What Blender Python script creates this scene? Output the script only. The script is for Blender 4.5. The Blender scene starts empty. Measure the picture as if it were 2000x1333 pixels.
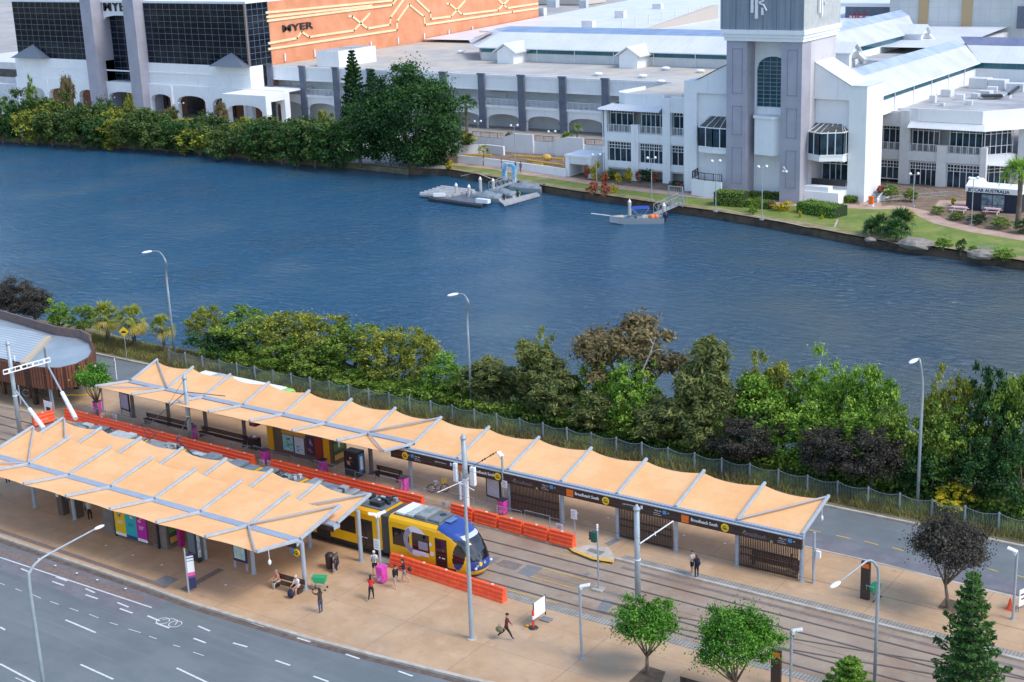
import bpy, bmesh, math, random
import numpy as np
from mathutils import Vector, Matrix
S = bpy.context.scene
COL = S.collection
R_ = random.Random(7)
rad = math.radians
# ---------------------------------------------------------------- camera
# world: X runs along the tram track, Y away from the camera across the river, Z up
FPX = 2887.7
FW = np.array([-0.55303168, 0.78290132, -0.28499384])
RT = np.array([0.82243063, 0.56769867, -0.03641535])
UP = np.array([-0.133281, 0.2545265, 0.95783737])
CAM = np.array([54.26077254, -82.28219601, 43.2])
cd = bpy.data.cameras.new('camera'); cam = bpy.data.objects.new('camera', cd); COL.objects.link(cam)
cam.matrix_world = Matrix(((RT[0], UP[0], -FW[0], CAM[0]), (RT[1], UP[1], -FW[1], CAM[1]), (RT[2], UP[2], -FW[2], CAM[2]), (0, 0, 0, 1)))
cd.sensor_width = 36; cd.lens = 36 * FPX / 2000; cd.clip_start = 1; cd.clip_end = 3000
S.camera = cam
# ---------------------------------------------------------------- sky and sun
SUN_DIR = Vector((0.64, 0.04, 0.77)).normalized()
w = bpy.data.worlds.new('World'); S.world = w; w.use_nodes = True
nt = w.node_tree; bg = nt.nodes['Background']
sky = nt.nodes.new('ShaderNodeTexSky'); sky.sky_type = 'NISHITA'; sky.sun_disc = False
sky.sun_elevation = math.asin(SUN_DIR.z); sky.sun_rotation = math.atan2(SUN_DIR.x, SUN_DIR.y)
sky.air_density = 1.0; sky.dust_density = 1.1; sky.ozone_density = 1.3
nt.links.new(sky.outputs[0], bg.inputs[0]); bg.inputs[1].default_value = 0.15
sd = bpy.data.lights.new('sun', 'SUN'); sd.energy = 1.15; sd.angle = rad(18); sd.color = (1, .93, .84)
so = bpy.data.objects.new('sun', sd); COL.objects.link(so)
so.rotation_euler = SUN_DIR.to_track_quat('Z', 'Y').to_euler()
S.view_settings.view_transform = 'Standard'; S.view_settings.look = 'None'
S.view_settings.exposure = 1.0; S.view_settings.gamma = 1
try:
    S.cycles.max_bounces = 6; S.cycles.transparent_max_bounces = 8
except Exception: pass

# ---------------------------------------------------------------- survey of the place: photo pixel -> ground point
def G(x, y, z=0.):
    D = FW + RT * (x - 1000) / FPX + UP * (666.5 - y) / FPX
    q = CAM + (z - CAM[2]) / D[2] * D
    return Vector((q[0], q[1], z))
def GY(x, y, Y):
    D = FW + RT * (x - 1000) / FPX + UP * (666.5 - y) / FPX
    q = CAM + (Y - CAM[1]) / D[1] * D
    return Vector(q)
def HT(p, y):
    a, b = -30, 90
    for _ in range(40):
        m = (a + b) / 2
        d = np.array([p[0], p[1], m]) - CAM
        if 666.5 - FPX * (d @ UP) / (d @ FW) > y: a = m
        else: b = m
    return a
# ---------------------------------------------------------------- materials
MT = {}
def mat(name, c, rough=.7, metal=0., c2=None, sc=1., bump=0., bsc=None, detail=4, spec=None, lo=.4, hi=.6, stretch=None, emit=0):
    if name in MT: return MT[name]
    m = bpy.data.materials.new(name); m.use_nodes = True; MT[name] = m
    t = m.node_tree; b = t.nodes['Principled BSDF']; L = t.links.new
    b.inputs['Base Color'].default_value = (*c, 1); b.inputs['Roughness'].default_value = rough; b.inputs['Metallic'].default_value = metal
    if spec is not None: b.inputs['Specular IOR Level'].default_value = spec
    if emit: b.inputs['Emission Color'].default_value = (*c, 1); b.inputs['Emission Strength'].default_value = emit
    tc = t.nodes.new('ShaderNodeTexCoord'); src = tc.outputs['Object']
    if stretch:
        mp = t.nodes.new('ShaderNodeMapping'); mp.inputs['Scale'].default_value = stretch; L(src, mp.inputs[0]); src = mp.outputs[0]
    if c2 is not None:
        n = t.nodes.new('ShaderNodeTexNoise'); n.inputs['Scale'].default_value = sc; n.inputs['Detail'].default_value = detail; n.inputs['Roughness'].default_value = .65
        r = t.nodes.new('ShaderNodeValToRGB'); r.color_ramp.elements[0].position = lo; r.color_ramp.elements[1].position = hi
        r.color_ramp.elements[0].color = (*c, 1); r.color_ramp.elements[1].color = (*c2, 1)
        L(src, n.inputs['Vector']); L(n.outputs['Fac'], r.inputs[0]); L(r.outputs[0], b.inputs['Base Color'])
    if bump:
        n2 = t.nodes.new('ShaderNodeTexNoise'); n2.inputs['Scale'].default_value = bsc or sc * 4; n2.inputs['Detail'].default_value = 5
        bp = t.nodes.new('ShaderNodeBump'); bp.inputs['Strength'].default_value = bump; bp.inputs['Distance'].default_value = .05
        L(src, n2.inputs['Vector']); L(n2.outputs['Fac'], bp.inputs['Height']); L(bp.outputs[0], b.inputs['Normal'])
    return m
def N(m, k): return m.node_tree.nodes.new(k)
def bands(m, axis, period, width, col, soft=.0, offset=0., fac=1.):
    """thin lines across an axis mixed over the base colour (joints, seams, courses)"""
    t = m.node_tree; L = t.links.new; b = t.nodes['Principled BSDF']
    tc = N(m, 'ShaderNodeTexCoord'); sp = N(m, 'ShaderNodeSeparateXYZ'); L(tc.outputs['Object'], sp.inputs[0])
    a = N(m, 'ShaderNodeMath'); a.operation = 'ADD'; a.inputs[1].default_value = offset + 1000 * period; L(sp.outputs[axis], a.inputs[0])
    mo = N(m, 'ShaderNodeMath'); mo.operation = 'MODULO'; mo.inputs[1].default_value = period; L(a.outputs[0], mo.inputs[0])
    lt = N(m, 'ShaderNodeMath'); lt.operation = 'LESS_THAN'; lt.inputs[1].default_value = width; L(mo.outputs[0], lt.inputs[0])
    f = N(m, 'ShaderNodeMath'); f.operation = 'MULTIPLY'; f.inputs[1].default_value = fac; L(lt.outputs[0], f.inputs[0])
    mx = N(m, 'ShaderNodeMix'); mx.data_type = 'RGBA'; L(f.outputs[0], mx.inputs['Factor']); mx.inputs['B'].default_value = (*col, 1)
    s = b.inputs['Base Color']
    if s.is_linked: L(s.links[0].from_socket, mx.inputs['A'])
    else: mx.inputs['A'].default_value = s.default_value[:]
    L(mx.outputs['Result'], s)
    return m
def blot(m, sc, col, lo, hi, fac=.6, seed=0., st=(1, 1, 1)):
    """stains: a second noise mixed over the base colour"""
    t = m.node_tree; L = t.links.new; b = t.nodes['Principled BSDF']
    tc = N(m, 'ShaderNodeTexCoord'); mp = N(m, 'ShaderNodeMapping'); mp.inputs['Location'].default_value = (seed, seed * 2, seed * 3); mp.inputs['Scale'].default_value = st
    L(tc.outputs['Object'], mp.inputs[0])
    n = N(m, 'ShaderNodeTexNoise'); n.inputs['Scale'].default_value = sc; n.inputs['Detail'].default_value = 6; n.inputs['Roughness'].default_value = .7; L(mp.outputs[0], n.inputs['Vector'])
    r = N(m, 'ShaderNodeMapRange'); r.inputs['From Min'].default_value = lo; r.inputs['From Max'].default_value = hi; r.inputs['To Max'].default_value = fac
    L(n.outputs['Fac'], r.inputs['Value'])
    mx = N(m, 'ShaderNodeMix'); mx.data_type = 'RGBA'; L(r.outputs[0], mx.inputs['Factor']); mx.inputs['B'].default_value = (*col, 1)
    s = b.inputs['Base Color']
    if s.is_linked: L(s.links[0].from_socket, mx.inputs['A'])
    else: mx.inputs['A'].default_value = s.default_value[:]
    L(mx.outputs['Result'], s)
    return m
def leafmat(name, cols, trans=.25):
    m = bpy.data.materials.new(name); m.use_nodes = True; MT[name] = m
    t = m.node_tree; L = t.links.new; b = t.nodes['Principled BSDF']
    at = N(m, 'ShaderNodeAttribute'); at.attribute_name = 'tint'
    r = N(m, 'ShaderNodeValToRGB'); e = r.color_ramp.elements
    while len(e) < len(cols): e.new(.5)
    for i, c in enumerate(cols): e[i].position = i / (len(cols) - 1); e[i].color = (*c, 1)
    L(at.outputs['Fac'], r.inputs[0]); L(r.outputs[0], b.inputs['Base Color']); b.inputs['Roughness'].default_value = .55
    b.inputs['Specular IOR Level'].default_value = .25
    tr = N(m, 'ShaderNodeBsdfTranslucent'); L(r.outputs[0], tr.inputs['Color']); mx = N(m, 'ShaderNodeMixShader'); mx.inputs[0].default_value = trans
    L(b.outputs[0], mx.inputs[1]); L(tr.outputs[0], mx.inputs[2]); L(mx.outputs[0], t.nodes['Material Output'].inputs[0])
    return m
# ---------------------------------------------------------------- mesh helpers
def tag(o, label=None, cat=None, group=None, kind=None):
    if label: o['label'] = label
    if cat: o['category'] = cat
    if group: o['group'] = group
    if kind: o['kind'] = kind
    return o
def thing(name, loc=(0, 0, 0), label=None, cat=None, group=None, rz=0.):
    o = bpy.data.objects.new(name, None); COL.objects.link(o); o.location = loc; o.rotation_euler = (0, 0, rz); o.empty_display_size = .3
    return tag(o, label, cat, group)
class MB:
    def __init__(s): s.v = []; s.f = []; s.m = []; s.k = 0
    def add(s, vs, fs):
        n = len(s.v); s.v += [tuple(v) for v in vs]; s.f += [tuple(i + n for i in f) for f in fs]; s.m += [s.k] * len(fs); return s
    def box(s, x0, x1, y0, y1, z0, z1, rz=0., piv=None):
        vs = [(x, y, z) for x in (x0, x1) for y in (y0, y1) for z in (z0, z1)]
        if rz:
            c, q = math.cos(rz), math.sin(rz); p = piv or ((x0 + x1) / 2, (y0 + y1) / 2)
            vs = [(p[0] + (x - p[0]) * c - (y - p[1]) * q, p[1] + (x - p[0]) * q + (y - p[1]) * c, z) for x, y, z in vs]
        return s.add(vs, [(0, 1, 3, 2), (4, 6, 7, 5), (0, 4, 5, 1), (2, 3, 7, 6), (0, 2, 6, 4), (1, 5, 7, 3)])
    def quad(s, a, b, c, d): return s.add([a, b, c, d], [(0, 1, 2, 3)])
    def poly(s, pts): return s.add(pts, [tuple(range(len(pts)))])
    def prism(s, pts, d):
        n = len(pts); d = Vector(d); a = [Vector(p) for p in pts]; b = [p + d for p in a]
        return s.add(a + b, [tuple(reversed(range(n))), tuple(range(n, 2 * n))] + [(i, (i + 1) % n, (i + 1) % n + n, i + n) for i in range(n)])
    def bar(s, p, q, w, h=None, up=(0, 0, 1)):
        """rectangular bar from p to q"""
        h = h or w; p = Vector(p); q = Vector(q); d = (q - p).normalized(); u = Vector(up)
        if abs(d.dot(u)) > .98: u = Vector((1, 0, 0))
        a = d.cross(u).normalized() * w / 2; b = a.cross(d).normalized() * h / 2
        vs = [p - a - b, p + a - b, p + a + b, p - a + b, q - a - b, q + a - b, q + a + b, q - a + b]
        return s.add(vs, [(0, 3, 2, 1), (4, 5, 6, 7), (0, 1, 5, 4), (1, 2, 6, 5), (2, 3, 7, 6), (3, 0, 4, 7)])
    def tube(s, pts, r, n=8, cap=True):
        pts = [Vector(p) for p in pts]; rs = r if isinstance(r, (list, tuple)) else [r] * len(pts)
        base = len(s.v); pa = None
        for i, p in enumerate(pts):
            d = (pts[min(i + 1, len(pts) - 1)] - pts[max(i - 1, 0)]).normalized()
            if pa is None: pa = d.orthogonal().normalized()
            a = (pa - d * pa.dot(d))
            a = a.normalized() if a.length > 1e-5 else d.orthogonal().normalized()
            pa = a; b = d.cross(a)
            for k in range(n):
                t = 2 * math.pi * k / n; s.v.append(tuple(p + (a * math.cos(t) + b * math.sin(t)) * rs[i]))
        for i in range(len(pts) - 1):
            for k in range(n):
                s.f.append((base + i * n + k, base + i * n + (k + 1) % n, base + (i + 1) * n + (k + 1) % n, base + (i + 1) * n + k)); s.m.append(s.k)
        if cap:
            s.f.append(tuple(base + k for k in reversed(range(n)))); s.m.append(s.k)
            s.f.append(tuple(base + (len(pts) - 1) * n + k for k in range(n))); s.m.append(s.k)
        return s
    def ball(s, c, r, nu=10, nv=7, noise=0., rnd=None):
        rx, ry, rz = r if isinstance(r, (tuple, list)) else (r, r, r); vs = []; fs = []
        for j in range(nv + 1):
            t = math.pi * j / nv
            for i in range(nu):
                p = 2 * math.pi * i / nu; k = 1 + (noise * (rnd or R_).uniform(-1, 1) if 0 < j < nv else 0)
                vs.append((c[0] + rx * k * math.sin(t) * math.cos(p), c[1] + ry * k * math.sin(t) * math.sin(p), c[2] + rz * k * math.cos(t)))
        for j in range(nv):
            for i in range(nu): fs.append((j * nu + i, (j + 1) * nu + i, (j + 1) * nu + (i + 1) % nu, j * nu + (i + 1) % nu))
        return s.add(vs, fs)
    def arch(s, x0, x1, zs, zt, ztop, y0, y1, n=14, axis='x'):
        """wall panel x0..x1 up to ztop over an arched opening springing at zs, crown at zt"""
        pts = [(x0, zs)]
        for i in range(1, n): 
            t = i / n; x = x0 + (x1 - x0) * t; pts.append((x, zs + (zt - zs) * math.sqrt(max(0, 1 - (2 * t - 1) ** 2)) ** .9))
        pts.append((x1, zs))
        for (xa, za), (xb, zb) in zip(pts[:-1], pts[1:]):
            s.prism([(xa, y0, za), (xb, y0, zb), (xb, y0, ztop), (xa, y0, ztop)], (0, y1 - y0, 0))
        return s
    def build(s, name, m, parent=None, world=False, smooth=False, bevel=0., label=None, cat=None, group=None, kind=None):
        me = bpy.data.meshes.new(name)
        vs = s.v
        if parent is not None and world:
            M = Matrix.LocRotScale(parent.location, parent.rotation_euler, None).inverted(); p2 = parent.parent
            if p2 is not None: M = M @ Matrix.LocRotScale(p2.location, p2.rotation_euler, None).inverted()
            vs = [tuple(M @ Vector(v)) for v in vs]
        me.from_pydata(vs, [], s.f); ms = m if isinstance(m, (list, tuple)) else [m]
        for x in ms: me.materials.append(x)
        if len(ms) > 1: me.polygons.foreach_set('material_index', s.m)
        if smooth: me.polygons.foreach_set('use_smooth', [True] * len(s.f))
        me.update()
        o = bpy.data.objects.new(name, me); COL.objects.link(o)
        if parent is not None: o.parent = parent
        if bevel:
            b = o.modifiers.new('bevel', 'BEVEL'); b.width = bevel; b.segments = 2; b.limit_method = 'ANGLE'
        return tag(o, label, cat, group, kind)
def text(body, size, m, parent, loc, rot=(math.pi / 2, 0, 0), name='lettering', align='LEFT', ext=.01, sx=1., sy=1., bold=0.):
    cu = bpy.data.curves.new('t', 'FONT'); cu.body = body; cu.size = size; cu.extrude = ext; cu.align_x = align; cu.offset = bold
    cu.resolution_u = 2
    o = bpy.data.objects.new('t', cu); me = bpy.data.meshes.new_from_object(o); me.name = name; me.materials.clear(); me.materials.append(m)
    bpy.data.objects.remove(o); bpy.data.curves.remove(cu)
    o = bpy.data.objects.new(name, me); COL.objects.link(o); o.parent = parent; o.location = loc; o.rotation_euler = rot; o.scale = (sx, sy, 1)
    return o
def kids(o): return [c for c in o.children]
def dup(o, loc=None, rz=None, parent=None, label=None, scale=None):
    c = o.copy(); COL.objects.link(c)
    if parent is not None: c.parent = parent
    if loc is not None: c.location = loc
    if rz is not None: c.rotation_euler = (0, 0, rz)
    if label: c['label'] = label
    if scale: c.scale = (scale,) * 3 if not isinstance(scale, tuple) else scale
    for k in KIDS.get(o.name, list(o.children)): dup(k, parent=c)
    return c
KIDS = {}
def sheet(name, pts, z, m, kind='structure', parent=None, **k):
    """flat ground sheet from a list of (x, y)"""
    b = MB(); b.poly([(p[0], p[1], z) for p in pts])
    return b.build(name, m, parent, kind=kind, **k)
def strip(mb, pts, w, z, off=0.):
    """flat ribbon following a polyline on the ground"""
    P = [Vector((p[0], p[1], 0)) for p in pts]; L = []; Rr = []
    for i, p in enumerate(P):
        d = (P[min(i + 1, len(P) - 1)] - P[max(i - 1, 0)]).normalized(); nrm = Vector((-d.y, d.x, 0))
        L.append(p + nrm * (off + w / 2)); Rr.append(p + nrm * (off - w / 2))
    for i in range(len(P) - 1):
        mb.quad((Rr[i].x, Rr[i].y, z), (Rr[i + 1].x, Rr[i + 1].y, z), (L[i + 1].x, L[i + 1].y, z), (L[i].x, L[i].y, z))
    return mb
def walls(mb, pts, z0, z1, t, closed=False):
    """upright wall with thickness t along a polyline"""
    P = [Vector((p[0], p[1], 0)) for p in pts]; A = []; B = []
    for i, p in enumerate(P):
        d = (P[min(i + 1, len(P) - 1)] - P[max(i - 1, 0)]).normalized(); nrm = Vector((-d.y, d.x, 0)) * t / 2
        A.append(p + nrm); B.append(p - nrm)
    n = len(P)
    vs = [(v.x, v.y, z) for z in (z0, z1) for L in (A, B) for v in L]; fs = []
    a0, b0, a1, b1 = 0, n, 2 * n, 3 * n
    for i in range(n - 1):
        fs += [(a0 + i, a1 + i, a1 + i + 1, a0 + i + 1), (b0 + i, b0 + i + 1, b1 + i + 1, b1 + i), (a1 + i, b1 + i, b1 + i + 1, a1 + i + 1)]
    fs += [(a0, b0, b1, a1), (a0 + n - 1, a1 + n - 1, b1 + n - 1, b0 + n - 1)]
    return mb.add(vs, fs)
# ================================================================ ground
ZT = -.14      # track slab level
ZR = -.13      # road level
m_pave = mat('paving', (.43, .275, .150), .75, c2=(.53, .36, .215), sc=.35, bump=.08, bsc=9, lo=.35, hi=.65)
blot(m_pave, .16, (.42, .30, .20), .5, .66, .7); blot(m_pave, 1.1, (.27, .17, .11), .58, .74, .55, 3.)
blot(m_pave, .5, (.66, .47, .32), .55, .75, .5, 12.); blot(m_pave, 3.5, (.30, .19, .12), .64, .76, .5, 15.); blot(m_pave, 9., (.62, .50, .38), .62, .8, .5, 8.)
bands(m_pave, 0, 6.0, .05, (.27, .18, .12), fac=.7, offset=.4); bands(m_pave, 1, 4.1, .05, (.27, .18, .12), fac=.55, offset=1.3)
m_asph = mat('asphalt', (.135, .158, .165), .85, c2=(.165, .188, .195), sc=.22, bump=.15, bsc=40)
blot(m_asph, .55, (.115, .135, .145), .5, .72, .6, 7., (.06, 1, 1)); blot(m_asph, 1.6, (.23, .255, .27), .55, .75, .5, 11., (.05, 1, 1)); blot(m_asph, .09, (.13, .155, .165), .5, .6, .8, 2.); blot(m_asph, 14., (.25, .28, .29), .62, .8, .4); blot(m_asph, .9, (.12, .13, .14), .62, .75, .5, 5.)
m_asph2 = mat('worn_asphalt', (.145, .15, .17), .85, c2=(.185, .19, .21), sc=.6, bump=.15, bsc=40)
blot(m_asph2, .8, (.17, .13, .15), .52, .66, .7, 4.)
m_slab = mat('track_concrete', (.285, .215, .155), .8, c2=(.375, .295, .22), sc=.3, bump=.1, bsc=10, lo=.35, hi=.65)
blot(m_slab, .8, (.30, .24, .19), .5, .72, .6, 3., (.1, 1, 1)); blot(m_slab, .2, (.27, .17, .11), .5, .62, .7, 6.); blot(m_slab, 2.2, (.26, .2, .16), .6, .75, .6, 9.)
bands(m_slab, 0, 5.2, .05, (.22, .17, .13), fac=.6)
m_kerb = mat('kerb_concrete', (.42, .36, .29), .8, c2=(.52, .47, .40), sc=1.5, bump=.1)
m_grime = mat('gutter_grime', (.105, .075, .06), .9, c2=(.16, .12, .10), sc=2.)
m_cob = mat('cobble_setts', (.26, .25, .22), .85, c2=(.36, .35, .31), sc=1.2, bump=.2, bsc=12)
bands(m_cob, 0, .22, .06, (.14, .13, .115), fac=.8); bands(m_cob, 1, .3, .05, (.14, .13, .115), fac=.6)
m_rail = mat('rail_groove', (.12, .085, .065), .55, .3, c2=(.17, .13, .105), sc=3)
m_railtop = mat('rail_steel', (.30, .28, .27), .35, .8)
m_white = mat('road_paint', (.72, .73, .72), .6, c2=(.56, .57, .57), sc=6)
m_yellow = mat('yellow_paint', (.70, .42, .06), .7, c2=(.52, .34, .12), sc=4, lo=.45, hi=.62)
m_patch = mat('grey_patch', (.17, .175, .18), .85, c2=(.21, .21, .21), sc=3)
m_tact = mat('tactile_strip', (.17, .13, .12), .85, c2=(.22, .18, .16), sc=4)
m_soil = mat('soil', (.16, .105, .065), .95, c2=(.10, .07, .045), sc=2, bump=.3)
m_grass = mat('lawn_grass', (.20, .25, .04), .9, c2=(.12, .19, .03), sc=.35, bump=.3, bsc=25)
blot(m_grass, .25, (.30, .26, .10), .52, .66, .8, 4.); blot(m_grass, 5., (.08, .12, .02), .55, .7, .5)
m_path = mat('pink_path', (.42, .27, .20), .85, c2=(.50, .36, .28), sc=.6)
m_bank = mat('river_bank', (.14, .12, .07), .95, c2=(.22, .19, .11), sc=.5, bump=.4, bsc=3)
m_far = mat('car_park', (.34, .33, .31), .9, c2=(.44, .42, .39), sc=.05)
m_seawall = mat('sea_wall', (.06, .045, .032), .9, c2=(.13, .09, .06), sc=.6, bump=.4, bsc=4)

# near plaza, platforms, track slab, roads
KERB = [(-130, -22.3), (-60, -22.3), (-34.6, -22.4), (-18, -22.6), (-13.9, -22.75), (-4.4, -22.45), (1, -22.0), (6.7, -21.4), (12, -20.6), (20, -19.2), (60, -12.4)]
sheet('plaza', [(p[0], p[1] - .0) for p in KERB] + [(60, -11.15), (-130, -11.15)], 0, m_pave)
sheet('platform_paving', [(-130, -3.1), (60, -3.1), (60, 4.4), (31, 4.6), (22, 5.0), (-130, 5.2)], 0, m_pave)
sheet('track_slab', [(-130, -11.6), (60, -11.6), (60, -2.9), (-130, -2.9)], ZT, m_slab)
sheet('main_road', [(-200, -90), (90, -90), (90, -8), (60, -12.1)] + [(p[0], p[1] + .3) for p in reversed(KERB)] + [(-200, -22)], ZR, m_asph)
sheet('bus_road', [(-200, 4.8), (90, 4.0), (90, 13.0), (-200, 13.0)], ZR, m_asph)
b = MB(); walls(b, [(p[0], p[1]) for p in KERB], ZR - .2, .012, .28); b.build('kerb', m_kerb, kind='structure')
b = MB(); walls(b, [(-130, -3.02), (60, -3.02)], ZT - .2, .012, .22); b.build('platform_kerb', m_kerb, kind='structure')
b = MB(); walls(b, [(-130, 5.25), (22, 5.05), (31, 4.65), (60, 4.45)], ZR - .2, .012, .24); b.build('bus_road_kerb', m_kerb, kind='structure')
b = MB(); walls(b, [(-200, 12.75), (80, 12.45)], ZR - .2, .03, .26); b.build('verge_kerb', m_kerb, kind='structure')
b = MB(); strip(b, KERB[1:], .42, ZR + .006, off=-.38); b.build('gutter', m_grime, kind='structure')
b = MB(); strip(b, [(-70, -23.75), (-34.6, -23.85), (-17.5, -24.05)], .9, ZR + .010); b.build('bus_bay_channel', m_tact, kind='structure')
b = MB(); strip(b, [G(0, 1094, ZR)[:2], G(120, 1134, ZR)[:2], G(285, 1196, ZR)[:2]], 2.9, ZR + .004, off=.4); b.build('bus_bay', m_asph2, kind='structure')
b = MB(); strip(b, [(-130, -2.5), (-50, -2.5), (2, -2.5)], .01, .004); strip(b, [(6.6, -2.62), (60, -2.62)], .62, .005); b.build('cobble_edge', m_cob, kind='structure')
b = MB(); strip(b, [(-8, -11.35), (60, -11.35)], .75, ZT + .146); b.build('cobble_edge_near', m_cob, kind='structure')
b = MB(); strip(b, [(7.2, -3.85), (60, -3.85)], .34, ZT + .008); b.build('drain_channel', m_tact, kind='structure')
b = MB()
strip(b, [(-70, -21.75), (-34, -21.8), (-17.3, -22.05)], .42, .005)
strip(b, [G(357, 1153)[:2], G(432, 1112)[:2]], .55, .009)
b.build('tactile_paving', m_tact, kind='structure')
b = MB()
for q in ([(300, 1136), (324, 1124), (350, 1132), (326, 1146)], [(1180, 1062), (1203, 1051), (1213, 1055), (1190, 1067)], [(1163, 1058), (1185, 1053), (1201, 1050)]):
    b.poly([tuple(G(x, y, .006)) for x, y in q])
for q in ([(1164, 1189), (1181, 1170), (1201, 1178), (1183, 1197)], [(1133, 1127), (1146, 1118), (1152, 1121), (1140, 1129)], [(985, 1168), (1045, 1186), (1036, 1193), (988, 1178)],
          [(1146, 1082), (1150, 1069), (1167, 1074), (1160, 1087)], [(950, 1098), (966, 1087), (978, 1089), (958, 1104)], [(1010, 1119), (1030, 1103), (1060, 1110), (1036, 1128)]):
    b.poly([tuple(G(x, y, ZT + .01)) for x, y in q])
b.build('asphalt_patch', m_patch, kind='structure')
b = MB(); b.poly([tuple(G(x, y, ZT + .014)) for x, y in [(968, 1103), (984, 1093), (1022, 1103), (1006, 1114)]]); b.build('track_pit_cover', m_tact, kind='structure')
b = MB(); b.poly([tuple(G(x, y, .02)) for x, y in [(1112, 1071), (1150, 1064), (1190, 1070), (1200, 1088), (1199, 1096), (1160, 1089)]]); b.build('crossing_ramp', m_kerb, kind='structure')
b = MB(); b.poly([tuple(G(x, y, .026)) for x, y in [(1146, 1076), (1152, 1071), (1182, 1078), (1172, 1085)]]); b.build('ramp_tactile', m_patch, kind='structure')
# rails
b = MB(); T_ = ZT + .018
for y in (-4.85, -6.33, -8.78, -10.2): strip(b, [(-130, y), (60, y)], .10, T_)
X1 = [(9, -8.72), (13.0, -8.42), (16, -8.0), (20, -7.5), (25, -6.6), (30, -5.6), (36, -4.85)]
X2 = [(9, -10.12), (13, -9.85), (16, -9.45), (20, -8.85), (25, -8.0), (30, -7.05), (36, -6.33)]
strip(b, X1, .08, T_ + .004); strip(b, X2, .08, T_ + .004)
b.build('rail_grooves', m_rail, kind='structure')
b = MB()
for y in (-4.85, -6.33, -8.78, -10.2): strip(b, [(-130, y + .075), (60, y + .075)], .045, T_ + .008)
strip(b, X1, .04, T_ + .012, off=.07); strip(b, X2, .04, T_ + .012, off=.07)
b.build('rails', m_railtop, kind='structure')
# dark seams left in the slab along the rails
b = MB()
for y in (-7.55, -11.0): strip(b, [(-130, y), (60, y)], .03, ZT + .012)
b.build('slab_seams', m_tact, kind='structure')
# painted markings
mk = MB()
def line(mb, x0, y0, x1, y1, w, z=ZR + .016): strip(mb, [G(x0, y0, z)[:2], G(x1, y1, z)[:2]], w, z)
line(mk, 0, 1089, 296, 1187, .12)
for d in ((102, 1136, 125, 1144), (167, 1162, 191, 1170), (234, 1189, 259, 1198), (304, 1217, 331, 1227), (378, 1247, 402, 1256), (455, 1256, 483, 1264), (538, 1290, 567, 1300), (612, 1321, 642, 1332),
          (41, 1111, 61, 1119), (109, 1127, 131, 1135), (167, 1150, 185, 1158), (229, 1177, 251, 1186), (288, 1203, 312, 1213), (387, 1223, 410, 1233), (492, 1217, 517, 1225), (580, 1246, 606, 1254), (675, 1278, 702, 1287), (778, 1311, 806, 1321),
          (128, 1211, 187, 1236), (157, 1298, 221, 1327), (345, 1305, 410, 1336), (0, 1225, 10, 1231), (0, 1297, 70, 1334)): line(mk, *d, .14)
for d in ((30, 1150, 42, 1155), (64, 1162, 80, 1169), (98, 1175, 115, 1181), (136, 1188, 153, 1194), (174, 1200, 192, 1207), (214, 1216, 230, 1221), (251, 1229, 275, 1236), (291, 1243, 306, 1248), (338, 1260, 352, 1264), (377, 1274, 398, 1281), (0, 1139, 9, 1143), (30, 1324, 50, 1333)): line(mk, *d, .06)
for cx, cy in ((318, 1210), (342, 1216)):   # painted bicycle
    c = G(cx, cy, 0); strip(mk, [(c.x + .42 * math.cos(t * .5), c.y + .42 * math.sin(t * .5)) for t in range(14)], .07, ZR + .02)
c = G(330, 1210, 0); strip(mk, [(c.x - .5, c.y - .1), (c.x - .1, c.y + .35), (c.x + .5, c.y + .3), (c.x + .75, c.y - .2)], .07, ZR + .024)
mk.build('road_markings', m_white, kind='structure')
mk = MB()
for d in ((1078, 1078, 1130, 1090), (1105, 1076, 1190, 1104)): line(mk, *d, .10, ZT + .02)
for d in ((1060, 1110, 1145, 1133), (1036, 1126, 1126, 1151), (990, 1152, 1088, 1179), (1000, 1170, 1050, 1184)): line(mk, *d, .10, ZT + .02)
for d in ((1580, 1035, 1603, 1040), (1633, 1046, 1663, 1053), (1688, 1057, 1716, 1065), (1743, 1070, 1765, 1076), (1930, 1111, 1950, 1117), (1985, 1124, 2005, 1129)): line(mk, *d, .11, ZR + .016)
mk.build('yellow_markings', m_yellow, kind='structure')
b = MB(); b.poly([tuple(G(x, y, .03)) for x, y in [(1110, 1069), (1160, 1088), (1200, 1093), (1199, 1099), (1158, 1093), (1118, 1077)]]); b.build('yellow_kerb_paint', m_yellow, kind='structure')
b = MB(); strip(b, [(-70, 6.5), (14, 6.4), (70, 5.6)], 2.2, ZR + .007); b.build('bus_stop_lane', m_asph2, kind='structure')
b = MB(); b.poly([tuple(G(x, y, .01)) for x, y in [(1831, 1188), (1846, 1168), (1890, 1180), (1876, 1201)]]); b.poly([tuple(G(x, y, .01)) for x, y in [(1226, 1334), (1262, 1300), (1300, 1312), (1290, 1340)]]); b.build('tree_pit', m_soil, kind='structure')
b = MB(); b.poly([tuple(G(x, y, .012)) for x, y in [(800, 1333), (860, 1290), (880, 1296), (820, 1345)]]) if False else None

# near bank and verge, river, far bank
ys = [12.7, 14.2, 16.5, 19.5, 23, 27]; zs = [.02, .05, .0, -.6, -1.25, -2.6]
b = MB(); xs = [-200 + i * 4 for i in range(73)]
for j in range(5):
    for i in range(72):
        def pz(ii, jj):
            off = (2.4 if xs[ii] < -50 else 0) * (jj > 2) * -1.0
            return (xs[ii], ys[jj] + off + (math.sin(xs[ii] * .21) * .8 + math.sin(xs[ii] * .07) * 1.2) * (jj > 2), zs[jj])
        b.quad(pz(i, j), pz(i + 1, j), pz(i + 1, j + 1), pz(i, j + 1))
b.build('river_bank', m_bank, kind='structure', smooth=True)
sheet('river_bed', [(-700, -120), (500, -120), (500, 500), (-700, 500)], -3.2, m_bank)

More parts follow.
